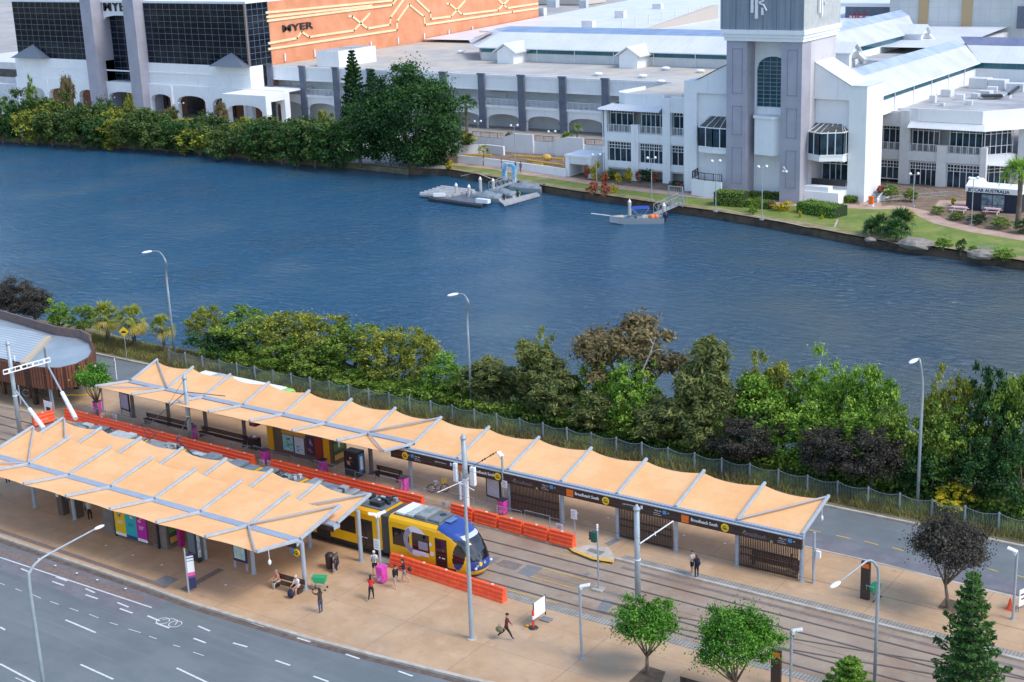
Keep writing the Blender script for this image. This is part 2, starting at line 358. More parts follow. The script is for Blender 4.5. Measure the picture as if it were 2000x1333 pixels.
m_water = bpy.data.materials.new('river_water'); m_water.use_nodes = True
t = m_water.node_tree; L = t.links.new; bs = t.nodes['Principled BSDF']
bs.inputs['Base Color'].default_value = (.012, .045, .06, 1); bs.inputs['Roughness'].default_value = .10; bs.inputs['IOR'].default_value = 1.42; bs.inputs['Specular IOR Level'].default_value = 1.
tc = N(m_water, 'ShaderNodeTexCoord'); mp = N(m_water, 'ShaderNodeMapping'); mp.inputs['Rotation'].default_value = (0, 0, .35); mp.inputs['Scale'].default_value = (.8, 1.7, 1)
L(tc.outputs['Object'], mp.inputs[0])
n1 = N(m_water, 'ShaderNodeTexNoise'); n1.inputs['Scale'].default_value = .7; n1.inputs['Detail'].default_value = 6; n1.inputs['Roughness'].default_value = .62; n1.inputs['Distortion'].default_value = .5
n2 = N(m_water, 'ShaderNodeTexNoise'); n2.inputs['Scale'].default_value = .05; n2.inputs['Detail'].default_value = 3
mr = N(m_water, 'ShaderNodeMapRange'); mr.inputs['From Min'].default_value = .38; mr.inputs['From Max'].default_value = .62; mr.inputs['To Min'].default_value = .45; mr.inputs['To Max'].default_value = 1.
L(mp.outputs[0], n1.inputs['Vector']); L(tc.outputs['Object'], n2.inputs['Vector']); L(n2.outputs['Fac'], mr.inputs['Value'])
bp = N(m_water, 'ShaderNodeBump'); bp.inputs['Distance'].default_value = 1.3; L(mr.outputs[0], bp.inputs['Strength']); L(n1.outputs['Fac'], bp.inputs['Height']); L(bp.outputs[0], bs.inputs['Normal'])
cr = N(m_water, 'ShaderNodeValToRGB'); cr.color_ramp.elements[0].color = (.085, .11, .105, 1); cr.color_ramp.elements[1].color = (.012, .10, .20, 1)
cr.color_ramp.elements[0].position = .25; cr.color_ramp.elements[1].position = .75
sx = N(m_water, 'ShaderNodeSeparateXYZ'); gx = N(m_water, 'ShaderNodeMapRange'); gx.inputs['From Min'].default_value = -60; gx.inputs['From Max'].default_value = 40; gx.inputs['To Min'].default_value = .22; gx.inputs['To Max'].default_value = -.28  # gradient along X puts the sky reflection, blue to grey, into the base colour
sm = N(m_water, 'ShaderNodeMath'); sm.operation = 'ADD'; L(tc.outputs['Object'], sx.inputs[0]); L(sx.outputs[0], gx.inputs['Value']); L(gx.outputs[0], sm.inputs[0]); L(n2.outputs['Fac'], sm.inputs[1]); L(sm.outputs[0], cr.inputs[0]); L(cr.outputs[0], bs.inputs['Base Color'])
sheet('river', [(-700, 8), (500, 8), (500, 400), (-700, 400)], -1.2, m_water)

EDGE = [G(x, y, -1.2)[:2] for x, y in ((2300, 580), (2000, 527), (1850, 503), (1700, 482), (1560, 455), (1400, 427), (1250, 405), (1100, 382), (960, 357), (860, 341), (800, 341), (700, 330), (560, 318), (430, 303), (300, 292), (150, 284), (0, 276), (-300, 262))]
FB = [(p[0], p[1]) for p in EDGE]
sheet('far_bank', FB + [(-900, 330), (-900, 1500), (900, 1500), (900, 60)], -.30, m_far)
b = MB(); walls(b, FB[:11], -3, -.22, .5); b.build('sea_wall', m_seawall, kind='structure')
b = MB(); walls(b, FB[10:], -3, -.28, .6); b.build('muddy_bank', m_bank, kind='structure')
# ================================================================ buildings across the river
def GX(x, y, X):
    D = FW + RT * (x - 1000) / FPX + UP * (666.5 - y) / FPX
    q = CAM + (X - CAM[0]) / D[0] * D
    return Vector(q)
m_frame = mat('white_frame', (.78, .79, .80), .5); m_black = mat('black_metal', (.025, .025, .03), .5)
m_wall = mat('white_render', (.79, .81, .82), .8, c2=(.84, .85, .85), sc=.25)
blot(m_wall, .9, (.50, .52, .52), .6, .85, .4); blot(m_wall, 1.6, (.46, .46, .44), .56, .8, .45, 3., (1, 1, .12))
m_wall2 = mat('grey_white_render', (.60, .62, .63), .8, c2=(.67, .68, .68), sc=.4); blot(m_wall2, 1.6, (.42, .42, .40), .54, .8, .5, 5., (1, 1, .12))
m_shade = mat('shaded_white_render', (.60, .62, .64), .85, c2=(.67, .69, .70), sc=.4)  # white render darkened to carry the shade of recessed walls
m_purple = mat('mauve_render', (.34, .335, .39), .8, c2=(.39, .385, .44), sc=.3)
m_slate = mat('slate_column', (.105, .125, .17), .7, c2=(.14, .16, .205), sc=.5)
m_glass = mat('dark_window_glass', (.008, .018, .03), .08, c2=(.03, .065, .095), sc=.35, spec=.4)
m_teal = mat('teal_glazing', (.015, .12, .16), .15, c2=(.02, .17, .22), sc=.3)
bands(m_teal, 0, .9, .05, (.08, .2, .24)); bands(m_teal, 1, .9, .05, (.08, .2, .24))


m_roof = mat('white_metal_roof', (.62, .65, .68), .5, c2=(.70, .72, .74), sc=.15)
bands(m_roof, 0, 6.2, .12, (.55, .6, .66), fac=.6); bands(m_roof, 0, 1.1, .12, (.55, .60, .64), fac=.5); blot(m_roof, 1.2, (.52, .53, .50), .52, .8, .5, 4., (1, .1, 1)); blot(m_roof, .3, (.62, .62, .58), .55, .8, .4)
m_roof2 = mat('cream_metal_roof', (.50, .52, .49), .5, c2=(.60, .61, .57), sc=.2)
bands(m_roof2, 1, .7, .05, (.48, .52, .54), fac=.5); blot(m_roof2, .35, (.50, .50, .47), .5, .7, .4)
m_blue = mat('blue_skylight', (.16, .25, .42), .3, c2=(.24, .34, .50), sc=.3)
bands(m_blue, 0, .8, .2, (.30, .40, .54), fac=.6); bands(m_blue, 1, .8, .2, (.42, .50, .60), fac=.6)
m_blue2 = mat('pale_skylight', (.27, .35, .50), .3, c2=(.40, .47, .58), sc=.3)
bands(m_blue2, 1, .8, .2, (.62, .66, .72), fac=.7)
m_flat = mat('flat_roof_membrane', (.40, .39, .37), .9, c2=(.50, .48, .43), sc=.12)
blot(m_flat, .12, (.60, .50, .36), .5, .62, .6, 3.); blot(m_flat, .3, (.34, .38, .43), .56, .7, .6, 7.); bands(m_flat, 1, 7, .15, (.3, .3, .3), fac=.5)
m_plant = mat('plant_roof', (.33, .34, .35), .9, c2=(.46, .47, .47), sc=.15); bands(m_plant, 1, 4.5, .35, (.16, .17, .18), fac=.7)
m_brick = mat('orange_brick', (.62, .24, .115), .85, c2=(.70, .30, .165), sc=.3)
bands(m_brick, 2, .45, .05, (.66, .33, .2), fac=.5); blot(m_brick, .6, (.45, .15, .08), .62, .8, .4)
m_brick2 = mat('red_brick', (.36, .13, .075), .9, c2=(.44, .18, .11), sc=.5)
m_cream = mat('cream_brick_band', (.82, .60, .34), .85, c2=(.85, .66, .42), sc=.4)
m_mirror = mat('black_mirror_glass', (.004, .007, .014), .06, c2=(.022, .028, .036), sc=.16, bump=.12, bsc=.5, spec=.25, lo=.5, hi=.66, detail=8, stretch=(1, 1, 3.5))
m_grid = mat('glazing_bar', (.12, .17, .23), .4)
m_door = mat('shop_interior', (.03, .03, .035), .3, c2=(.09, .085, .08), sc=.6)

def window(par, x0, x1, z0, z1, y, n=4, small=1, name='window', sm=None):
    """glazed opening with white bars facing the river; a row of small panes on top"""
    g = MB(); g.box(x0, x1, y, y + .08, z0, z1); g = g.build(name, m_glass, par, world=True)
    f = MB(); w_ = .09; d0, d1 = y - .07, y - .005
    f.box(x0 - .05, x1 + .05, d0, d1, z1 - .04, z1 + .12); f.box(x0 - .05, x1 + .05, d0, d1, z0 - .1, z0 + .04)
    for i in range(n + 1):
        x = x0 + (x1 - x0) * i / n; f.box(x - w_ / 2, x + w_ / 2, d0, d1, z0 + .04, z1 - .04)
    for r in range(small):
        z = z1 - .5 * (r + 1); f.box(x0, x1, d0 + .02, d1 - .001, z - .04, z + .04)
    for i in range(n):
        if small: x = x0 + (x1 - x0) * (i + .5) / n; f.box(x - .03, x + .03, d0 + .02, d1 - .002, z1 - .5 * small, z1 - .04)
    f = f.build('frame', m_frame, world=False); f.parent = g
    for v in f.data.vertices: v.co -= Vector(par.location)
    return g
def railing(par, x0, x1, z0, z1, y, step=.14, m=None, name='railing'):
    b = MB(); b.box(x0, x1, y - .03, y + .03, z1 - .07, z1); b.box(x0, x1, y - .03, y + .03, z0, z0 + .06)
    n = max(2, int((x1 - x0) / step))
    for i in range(n + 1):
        x = x0 + (x1 - x0) * i / n; t_ = .05 if i % 6 == 0 else .012; b.box(x - t_, x + t_, y - .02, y + .02, z0 + .06, z1 - .07)
    return b.build(name, m or m_frame, par, world=True)

# ---- department store
ds = thing('department_store', (-206, 142, 0), 'black glass department store with mauve pylons and orange brick side wall', 'department store')
AR = [(-244, -235.2), (-233.5, -225), (-222.9, -216.9), (-212.9, -202.9), (-198.9, -192.4), (-190.6, -181.8), (-179.8, -170.5), (-168.2, -159.6)]
b = MB(); px_ = -245.2
for a0, a1 in AR:
    b.box(px_, a0, 141.6, 142.6, -.3, 7.6); b.arch(a0, a1, 4.1, 5.45, 7.6, 141.6, 142.6); px_ = a1
b.box(px_, -158.6, 141.6, 142.6, -.3, 7.6)
b.box(-245.2, -213.1, 142.1, 146, 7.6, 12.15); b.box(-202.6, -168.4, 142.1, 146, 7.6, 12.15); b.box(-245.3, -168.3, 141.95, 142.09, 9.95, 10.25)
b.box(-245.2, -158.6, 142.6, 152, 7.2, 7.55); b.box(-233.9, -233.5, 141.3, 141.6, 0, 7.3)
for x in (-192, -181.3, -170.0): b.box(x - .3, x + .3, 141.25, 141.6, -.3, 7.4)
b.build('podium', m_wall, ds, world=True)
b = MB(); b.box(-245, -159, 151.5, 152, -.3, 7.2); b.build('arcade_back_wall', m_brick2, ds, world=True)
for x0, x1 in ((-231, -226), (-222, -218), (-211.5, -204.5), (-198, -193), (-189, -183)): b = MB(); b.box(x0, x1, 151.2, 151.45, -.2, 4.4); b.build('arcade_door', m_door, ds, world=True)
def curtain(x0, x1, z0, z1, y, gx=2.02, gz=1.27, name='glass_facade'):
    g = MB(); g.box(x0, x1, y, y + .3, z0, z1); g = g.build(name, m_mirror, ds, world=True)
    f = MB(); n = round((x1 - x0) / gx); k = round((z1 - z0) / gz)
    for i in range(n + 1): x = x0 + (x1 - x0) * i / n; f.box(x - .035, x + .035, y - .05, y - .01, z0, z1)
    for i in range(k + 1): z = z0 + (z1 - z0) * i / k; f.box(x0, x1, y - .07, y - .055, z - .035, z + .035)
    f = f.build('glazing_bars', m_grid, g)
    for v in f.data.vertices: v.co -= Vector(ds.location)
    return g
curtain(-243.9, -216.8, 12.15, 24.9, 142.3); curtain(-199.1, -168.5, 12.15, 24.9, 142.3); curtain(-213.1, -202.5, 6.5, 22.2, 144.6)
g = MB(); g.box(-168.8, -168.5, 142.3, 149, 12.2, 24.9); g = g.build('glass_facade', m_mirror, ds, world=True)
f = MB()
for i in range(5): f.box(-168.49, -168.44, 142.6 + i * 1.55, 142.68 + i * 1.55, 12.2, 24.9)
for i in range(11): f.box(-168.43, -168.40, 142.4, 149, 12.2 + i * 1.27, 12.27 + i * 1.27)
f = f.build('glazing_bars', m_grid, g)
for v in f.data.vertices: v.co -= Vector(ds.location)
b = MB(); b.box(-168.7, -168.3, 142.0, 142.35, 12.2, 25); b.build('corner_post', mat('brown_post', (.22, .17, .15), .6), ds, world=True)
b = MB(); b.box(-245, -168.5, 142.5, 250, 24.9, 25.4); b.build('roof', m_wall, ds, world=True)
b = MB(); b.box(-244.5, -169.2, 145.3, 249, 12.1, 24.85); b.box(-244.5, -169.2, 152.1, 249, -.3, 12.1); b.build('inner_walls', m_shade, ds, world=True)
for x0, x1 in ((-216.6, -213.1), (-202.6, -199.2)):
    b = MB(); b.box(x0, x1, 139.6, 145.4, -.3, 28); b.build('pylon', m_purple, ds, world=True)
b = MB(); b.arch(-213.1, -202.6, 21.1, 22.1, 28, 142.9, 143.4, n=16)
sg = b.build('sign_panel', m_wall, ds, world=True)
m_ink = mat('black_lettering', (.012, .012, .016), .5)
text('MYER', 2.9, m_ink, sg, (-212.8 - -206, 142.75 - 142, 23.1), sx=1.32, bold=.05, ext=.06)
for q in (((34, 112), (64, 87), (96, 113)), ((420, 128), (452, 103), (488, 130))):
    a = GY(*q[0], 141.9); t_ = GY(*q[1], 142.15); c = GY(*q[2], 141.9)
    b = MB(); apex = Vector((t_.x, 142.2, t_.z)); a.z = c.z = 12.2
    b.add([a, c, apex, (c.x, 142.2, 12.2), (a.x, 142.2, 12.2)], [(0, 1, 2), (1, 3, 2), (0, 2, 4), (0, 4, 3, 1)])
    b.v[0] = (a.x, 139.9, 12.2); b.v[1] = (c.x, 139.9, 12.2)
    b.build('skylight_pyramid', mat('grey_pyramid', (.13, .16, .20), .4), ds, world=True)
OX = -168.9
b = MB(); b.box(OX, OX + .4, 149.0, 251, 7.8, 24.9); b.box(OX, OX + .38, 149.02, 153.5, 24.9, 25.9); b.build('brick_side_wall', m_brick, ds, world=True)
b = MB()
def band(*pts, w=.46):
    P = [GX(x, y, OX + .5) for x, y in pts]
    for p, q in zip(P[:-1], P[1:]):
        e = (q - p).normalized() * w * .45; b.bar(p - e, q + e, w, .22, up=(1, 0, 0))
z_ = lambda *L: [(500 + x / 4, y / 4) for x, y in L]
band(*z_((80, 100), (1070, 5), (1078, -12))); band(*z_((85, 135), (900, 45))); band(*z_((90, 165), (1065, 40), (1100, -10)))
band(*z_((100, 340), (320, 300), (355, 250), (415, 290), (765, 240), (885, 110))); band(*z_((725, 130), (750, 128), (870, 225), (1045, 195), (1050, 140), (1150, 0)))
band(*z_((100, 385), (1100, 235), (1100, 170), (1195, 35), (1310, 130), (1320, 195), (2000, 95), (2200, 66)))
band(*z_((1255, 0), (1360, 100), (1365, 150), (1525, 130), (1630, 10))); band(*z_((1490, 30), (1510, 30), (1610, 115), (1890, 80), (1970, 0))); band(*z_((1895, 0), (1960, 65), (2200, 30)))
b.build('cream_brick_pattern', m_cream, ds, world=True)
p = GX(547.5, 63, OX); q = GX(612, 55, OX)
text('MYER', 2.0, m_ink, ds, (OX + .55 + 206, p.y - 142, p.z), rot=(math.pi / 2, 0, math.pi / 2), sx=(q.y - p.y) / 5.35, bold=.035, ext=.08, name='wall_lettering')
for px2, h in ((556, 1.6), (614, 1.6), (724, 1.5), (777, 1.5), (828, 1.5), (876, 1.4), (922, 1.4)):
    p = GX(px2, 116 - (px2 - 555) * .149, OX + .5); b = MB(); b.box(p.x, p.x + .25, p.y - .15, p.y + .15, 12.2, 12.2 + h); b.build('downpipe', m_frame, ds, world=True)
# porte cochere beside the arcade
pc = thing('arcade_porch', (-160, 138, 0), 'white flat roofed porch beside the arches of the department store', 'porch')
b = MB(); b.box(-169.5, -157.2, 134.5, 141.5, 6.1, 7.5); b.box(-158.4, -157.2, 134.5, 136, -.3, 6.1); b.box(-169.5, -168.3, 134.5, 136, -.3, 6.1); b.box(-158.4, -157.2, 140, 141.5, -.3, 6.1)
b.arch(-168.3, -158.4, 4.2, 5.4, 6.1, 134.5, 135.2); b.build('porch_frame', m_wall, pc, world=True)

# ---- long arcaded block
mb_ = thing('arcade_building', (-115, 147, 0), 'long white shopping building with slate columns, balconies and arches', 'building')
CX_ = [-167.2 + 9.15 * k + .0 for k in range(10)]; Y0 = 147
b = MB(); b.box(-168.3, -54, Y0, Y0 + .5, 9.1, 11.9); b.box(-168.3, -54, Y0 - .12, Y0 - .002, 11.5, 11.95); b.box(-168.3, -54, Y0 - .1, Y0 - .003, 9.05, 9.3)
b.build('parapet', m_wall, mb_, world=True)
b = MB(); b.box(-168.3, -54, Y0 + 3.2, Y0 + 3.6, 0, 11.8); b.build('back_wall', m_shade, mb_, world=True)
b = MB(); b.box(-168.3, -54, Y0 - .25, Y0 + 3.2, 5.75, 6.15); b.build('balcony_floor', m_wall, mb_, world=True)
b = MB()
for k in range(10):
    x = CX_[k] + .8; x2 = x + 7.7
    b.arch(x, x2, 3.4, 4.6, 5.74, Y0, Y0 + .4)
    b.box(x - 1.4, x - .001, Y0 + .02, Y0 + .38, 0, 5.74)
b.build('arcade_wall', m_wall, mb_, world=True)
for k in range(10):
    x = CX_[k]; b = MB(); b.box(x - .7, x + .7, Y0 - .55, Y0 - .14, 0, 11.9); b.box(x - .82, x + .82, Y0 - .66, Y0 - .13, 11.9, 12.2)
    for z in (7.4, 3.4): b.box(x - .8, x + .8, Y0 - .63, Y0 - .13, z, z + .22)
    b.build('column', m_slate, mb_, world=True)
    railing(mb_, x + .7, x + 8.45, 6.15, 7.5, Y0 - .15, .2)
for (px1, py1, px2, py2, T) in ((548, 155, 568, 170, 150), (930, 188, 960, 200, 150), (620, 156, 636, 160, 150), (1130, 192, 1150, 200, 150), (959, 178, 990, 192, 150)):
    a = GY(px1, py1, 150.1); c = GY(px2, py2, 150.1); b = MB(); b.box(a.x, c.x, 150.0, 150.15, c.z, a.z); b.build('wall_panel', m_wall2, mb_, world=True)
b = MB(); b.poly([(-168.4, 147.4, 11.75), (-54, 147.4, 11.75), (-54, 200, 11.75), (-168.4, 251, 11.75)]); b.build('roof', m_flat, mb_, world=True)
a = G(630, 126, 11.8); zt = HT((a.x, a.y), 86)
b = MB(); b.box(-156.3, -150.3, 149.6, 161.5, 11.76, 15.0); b.build('plant_room', m_wall, mb_, world=True)
b = MB(); b.box(-156.0, -150.6, 149.9, 161.2, 15.0, 15.06); b.build('plant_room_roof', m_plant, mb_, world=True)
for (x, y) in ((1168, 148), (1300, 137), (1368, 142), (1290, 163), (1255, 152), (985, 96), (900, 104)):
    p = G(x, y, 11.8); b = MB(); b.ball((p.x, p.y, 12.15), (.9, .9, .3), 10, 5); b.box(p.x - .4, p.x + .4, p.y - .4, p.y + .4, 11.76, 12.1); b.build('roof_vent', m_frame, mb_, world=True)
# raised gallery with clerestory on that roof
gl = thing('roof_gallery', (-100, 176, 11.75), 'long raised white roof gallery with teal clerestory strip and blue ridge glazing', 'rooftop gallery')
E1 = (-129, 170); E2 = (-138.5, 181); E3 = (-130, 190)
b = MB(); b.prism([(E1[0], E1[1], 11.7), (-58, 170, 11.7), (-58, 190, 11.7), (E3[0], 190, 11.7), (E2[0] + 1, 181, 11.7)], (0, 0, 1.7)); b.build('base_wall', m_wall2, gl, world=True)
b = MB(); b.prism([(E1[0] + .1, 170.1, 13.4), (-58, 170.1, 13.4), (-58, 190, 13.4), (-129.5, 190, 13.4), (E2[0] + 1.3, 181, 13.4)], (0, 0, 1.1)); b.build('clerestory_window', m_teal, gl, world=True)
b = MB(); e = 14.5; m_ = 17.1; tp = 18.0
b.quad((-129.4, 168.9, e), (-58, 168.9, e), (-58, 175, m_), (-127.5, 175, m_)); b.quad((-140, 181, e), (-129.4, 168.9, e), (-127.5, 175, m_), (-133, 181, m_))
b.quad((-127.5, 186.5, m_), (-58, 186.5, m_), (-58, 192, e), (-129.4, 192, e)); b.poly([(-140, 181, e), (-133, 181, m_), (-127.5, 186.5, m_), (-129.4, 192, e)])
b.build('roof', m_roof, gl, world=True)
b = MB(); b.quad((-127.5, 175, m_ + .01), (-58, 175, m_ + .01), (-58, 178.2, tp), (-127, 178.2, tp)); b.quad((-127, 178.2, tp), (-58, 178.2, tp), (-58, 186.5, m_), (-127.5, 186.5, m_)); b.poly([(-133, 181, m_ + .01), (-127.5, 175, m_ + .01), (-127, 178.2, tp)])
b.build('ridge_glazing', m_blue, gl, world=True)
b = MB(); b.quad((-135.6, 176.6, 15.6), (-132.6, 173.2, 15.6), (-130.2, 176.2, 16.75), (-132.6, 178.8, 16.7)); b.build('rusty_patch', mat('rust_roof', (.50, .33, .24), .7, c2=(.62, .52, .45), sc=.8), gl, world=True)
b = MB(); b.bar((-129.4, 168.9, e - .08), (-58, 168.9, e - .08), .25, .2); b.bar((-140, 181, e - .08), (-129.4, 168.9, e - .08), .25, .2)
for x in range(-124, -50, 9): b.box(x - .08, x + .08, 169.9, 170.0, 11.8, 14.4)
b.build('gutter', m_frame, gl, world=True)
for px_ in (1010, 1246):
    p = G(px_, 121 + (px_ > 1100) * 9, 11.8); x, y = p.x, 165.2
    d_ = MB(); d_.box(x - 2.4, x + 1.6, 165.2, 172, 11.7, 14.2); d_.prism([(x - 2.4, 165.2, 14.2), (x + 1.6, 165.2, 14.2), (x - .4, 165.2, 15.5)], (0, 7, 0)); d_.build('dormer', m_wall, gl, world=True)
    d_ = MB(); d_.prism([(x - 3.2, 164.6, 13.9), (x - .4, 164.6, 15.6), (x + 2.4, 164.6, 13.9), (x + 2.4, 164.6, 14.15), (x - .4, 164.6, 15.85), (x - 3.2, 164.6, 14.15)], (0, 9, 0)); d_.build('dormer_roof', m_roof, gl, world=True)
# big white roofs further back
fr = thing('white_roof_mall', (-110, 240, 0), 'broad white metal roofs of the mall behind the raised gallery', 'mall')
b = MB(); b.box(-162, -40, 215, 340, -.3, 13.2); b.build('walls', m_wall2, fr, world=True)
b = MB(); b.quad((-168, 200, 12.4), (-40, 200, 13.3), (-40, 345, 17.5), (-168, 345, 15.5)); b.build('roof', m_roof, fr, world=True)
a = G(1225, 60, 14); c = G(1400, 28, 15.2)
b = MB(); b.prism([(a.x, a.y, 13), (c.x, c.y, 13), (c.x, c.y, 17.5), (c.x - .5, c.y - 3, 17.4)], (.3, .1, 0)); b.build('beige_wall', mat('beige_render', (.50, .44, .38), .85), fr, world=True)
for k in range(7):
    p = G(1215 + k * 26, 48 - k * 4.5, 14.6); b = MB(); b.box(p.x - .12, p.x + .12, p.y - .1, p.y + .1, 13.2, 15.8); b.build('roof_post', m_frame, fr, world=True)
for (x, y, s_) in ((1080, 8, 1.6), (1140, 9, 1.2), (1212, 30, 1.3), (1285, 16, 1.3), (1057, 24, 1.3), (1150, 50, 1.5)):
    p = G(x, y, 14.5); b = MB(); b.box(p.x - s_, p.x + s_, p.y - s_ * .6, p.y + s_ * .6, 13.5, 15.6); b.build('roof_unit', m_wall2, fr, world=True)

# ---- corner tower
tw = thing('sign_tower', (-37.8, 112.5, 0), 'tall mauve pillared tower with an arched window under a grey sign box', 'tower')
for x0, x1 in ((-43.6, -40.4), (-35.05, -31.9)):
    b = MB(); b.box(x0, x1, 112.5, 115.4, -.3, 22.9)
    b.build('pillar', m_purple, tw, world=True)
    b = MB()
    for z0, z1 in ((2.2, 7.6), (9.4, 13.6), (15.4, 21.8)):
        xa, xb = x0 + .95, x1 - .65
        for bx in ((xa, xb, z1 - .08, z1), (xa, xb, z0, z0 + .08), (xa, xa + .08, z0, z1), (xb - .08, xb, z0, z1)): b.box(bx[0], bx[1], 112.46, 112.499, bx[2], bx[3])
    b.build('panel_trim', mat('mauve_trim', (.24, .25, .32), .8), tw, world=True)
b = MB(); b.box(-43.55, -31.95, 115.5, 124.5, -.3, 22.88); b.box(-31.96, -31.9, 115.45, 124.4, -.3, 22.8); b.build('shaft', mat('sunlit_mauve_render', (.50, .48, .50), .8, c2=(.56, .54, .56), sc=.3), tw, world=True)  # pillar mauve made lighter and warmer for the sunlight on the right side
b = MB()
a = GY(1479.5, 135, 115.4); xr = -35.05
b.box(-40.4, a.x, 115.2, 115.6, -.3, 22.88); b.box(xr - .01, xr, 115.2, 115.6, 0, 22); b.box(a.x, xr, 115.2, 115.6, -.3, 13.3); 
aw = xr + .1; b.arch(a.x, aw, 18.5, 20.5, 22.88, 115.2, 115.6, n=18)
b.build('recess_wall', m_wall, tw, world=True)
b = MB(); b.box(a.x, aw, 115.45, 115.49, 13.3, 20.6); g = b.build('arched_window', mat('teal_window', (.02, .07, .09), .1, c2=(.05, .12, .15), sc=.5), tw, world=True)
f = MB()
for i in range(1, 5): x = a.x + (aw - a.x) * i / 5; f.box(x - .03, x + .03, 115.36, 115.42, 13.3, 20.3)
for i in range(1, 12): z = 13.3 + 7 * i / 12; f.box(a.x + (.3 if z > 19.6 else 0), aw, 115.36, 115.42, z - .03, z + .03)
f = f.build('glazing_bars', mat('pale_bar', (.35, .48, .52), .5), g)
for v in f.data.vertices: v.co -= Vector(tw.location)
b = MB(); b.prism([(-40.3, 115.2, 6.6), (-39.4, 113.2, 6.6), (-36.4, 112.8, 6.6), (-35.1, 113.8, 6.6), (-35.1, 115.2, 6.6)], (0, 0, 5.3)); b.prism([(-40.4, 115.2, 11.9), (-39.5, 112.9, 11.9), (-36.3, 112.5, 11.9), (-35.1, 113.5, 11.9), (-35.1, 115.2, 11.9)], (0, 0, .35)); b.box(-39.9, -35.06, 115.0, 115.2, 12.2, 13.3); b.build('blank_bay', m_wall, tw, world=True)
b = MB()
for k, (e_, z0, z1) in enumerate(((.15, 22.9, 23.4), (.3, 23.4, 23.9), (.5, 23.9, 24.5))): b.box(-43.7 - e_, -31.85 + e_, 112.4 - e_, 124.6 + e_, z0, z1)
b.build('cornice', m_wall, tw, world=True)
ms = mat('grey_sign_panel', (.17, .215, .265), .35, c2=(.24, .29, .34), sc=.8, stretch=(2, 2, .1)); bands(ms, 0, 2.1, .08, (.07, .09, .12)); 
ms2 = mat('pale_sign_panel', (.42, .44, .44), .45, c2=(.50, .52, .52), sc=.8); bands(ms2, 1, .5, .05, (.36, .38, .38))
b = MB(); b.box(-44.4, -31.62, 112.1, 124.9, 24.5, 36); b.build('sign_box', ms, tw, world=True)
b = MB(); b.box(-31.61, -31.55, 112.1, 124.9, 24.5, 36); b.build('sign_box_side', ms2, tw, world=True)
b = MB()
def mono(f, mb):
    mb.box(0, .3, 0, .2, 2.0, 6.0) if False else None
mm = MB(); mm.box(-39.5, -39.1, 111.75, 112.05, 26.9, 30.0); mm.box(-38.85, -38.45, 111.75, 112.05, 26.1, 29.5)
mm.tube([(-38.3, 111.9, 30.2), (-37.6, 111.9, 29.9), (-37.4, 111.9, 29.2), (-37.7, 111.9, 28.5), (-38.3, 111.9, 28.3)], .16, 6)
mm.tube([(-38.3, 111.9, 28.2), (-37.6, 111.9, 28.0), (-37.1, 111.9, 27.2)], .13, 6); mm.box(-37.9, -37.6, 111.8, 112.05, 26.6, 27.6); mm.build('monogram', m_frame, tw, world=True)
mm = MB(); mm.box(-31.5, -31.2, 116.6, 117.0, 26.6, 31); mm.box(-31.5, -31.2, 117.4, 117.8, 26.1, 30.5); mm.tube([(-31.35, 118.0, 30.2), (-31.35, 118.8, 29.8), (-31.35, 118.7, 28.8), (-31.35, 118.0, 28.5), (-31.35, 118.9, 27.6)], .14, 6); mm.build('side_monogram', m_frame, tw, world=True)
b = MB(); b.tube([(-34.2, 112.4, 5.2), (-34.2, 111.9, 5.3), (-33.8, 111.8, 5.0)], .06, 6); b.ball((-33.7, 111.8, 4.7), .22); b.ball((-34.4, 112.3, 4.6), .18); b.build('security_camera', m_frame, tw, world=True)

# ---- gabled halls on both sides of the tower
def bay(par, pts, z0, z1, zr, back, nm='bay_window'):
    g = MB(); g.prism([(x, y, z0) for x, y in pts], (0, 0, z1 - z0)); g = g.build(nm, m_glass, par, world=True)
    f = MB()
    fr_ = [(p, q) for p, q in zip(pts[:-1], pts[1:])]
    for p, q in fr_:
        P = Vector((*p, 0)); Q = Vector((*q, 0)); n = max(1, round((Q - P).length / 1.1))
        for i in range(n + 1):
            c = P.lerp(Q, i / n); f.bar((c.x, c.y, z0), (c.x, c.y, z1), .1, .12)
            f.bar((c.x, c.y, z1), (c.x * .55 + back[0] * .45 if False else c.x + (back[0] - c.x) * .35, back[1], zr), .08, .08)
        f.bar((p[0], p[1], z0), (q[0], q[1], z0), .14, .2); f.bar((p[0], p[1], z1), (q[0], q[1], z1), .14, .14)
    f = f.build('frame', m_frame, g)
    for v in f.data.vertices: v.co -= Vector(par.location)
    r = MB(); R2 = [(p[0] + (back[0] - p[0]) * .35, back[1], zr) for p in pts]
    for i in range(len(pts) - 1): r.quad((*pts[i], z1), (*pts[i + 1], z1), R2[i + 1], R2[i])
    r.build('bay_roof', mat('tinted_glass_roof', (.05, .06, .055), .2, c2=(.09, .10, .09), sc=.4), par, world=True)
    s_ = MB(); s_.prism([(x, y, z0 - .85) for x, y in pts], (0, 0, .8)); s_.build('bay_sill', m_wall, par, world=True)
gh = thing('gabled_hall', (-48, 114.7, 0), 'white gabled hall with a bay window left of the mauve tower', 'hall')
b = MB(); b.prism([(-51.7, 115.3, -.3), (-43.6, 115.3, -.3), (-43.6, 115.3, 19.6), (-49.7, 115.3, 16.6), (-51.7, 115.3, 16.6)], (0, 4.2, 0)); b.box(-51.7, -49.6, 114.7, 115.3, -.3, 16.6)
b.prism([(-49.6, 114.7, 14.9), (-43.6, 114.7, 14.9), (-43.6, 114.7, 19.7), (-49.6, 114.7, 16.7)], (0, .6, 0)); b.build('walls', m_wall, gh, world=True)
b = MB(); b.quad((-49.9, 114.5, 16.72), (-43.6, 114.5, 19.78), (-43.6, 126, 19.78), (-49.9, 119.5, 16.72)); b.build('roof', m_roof, gh, world=True)
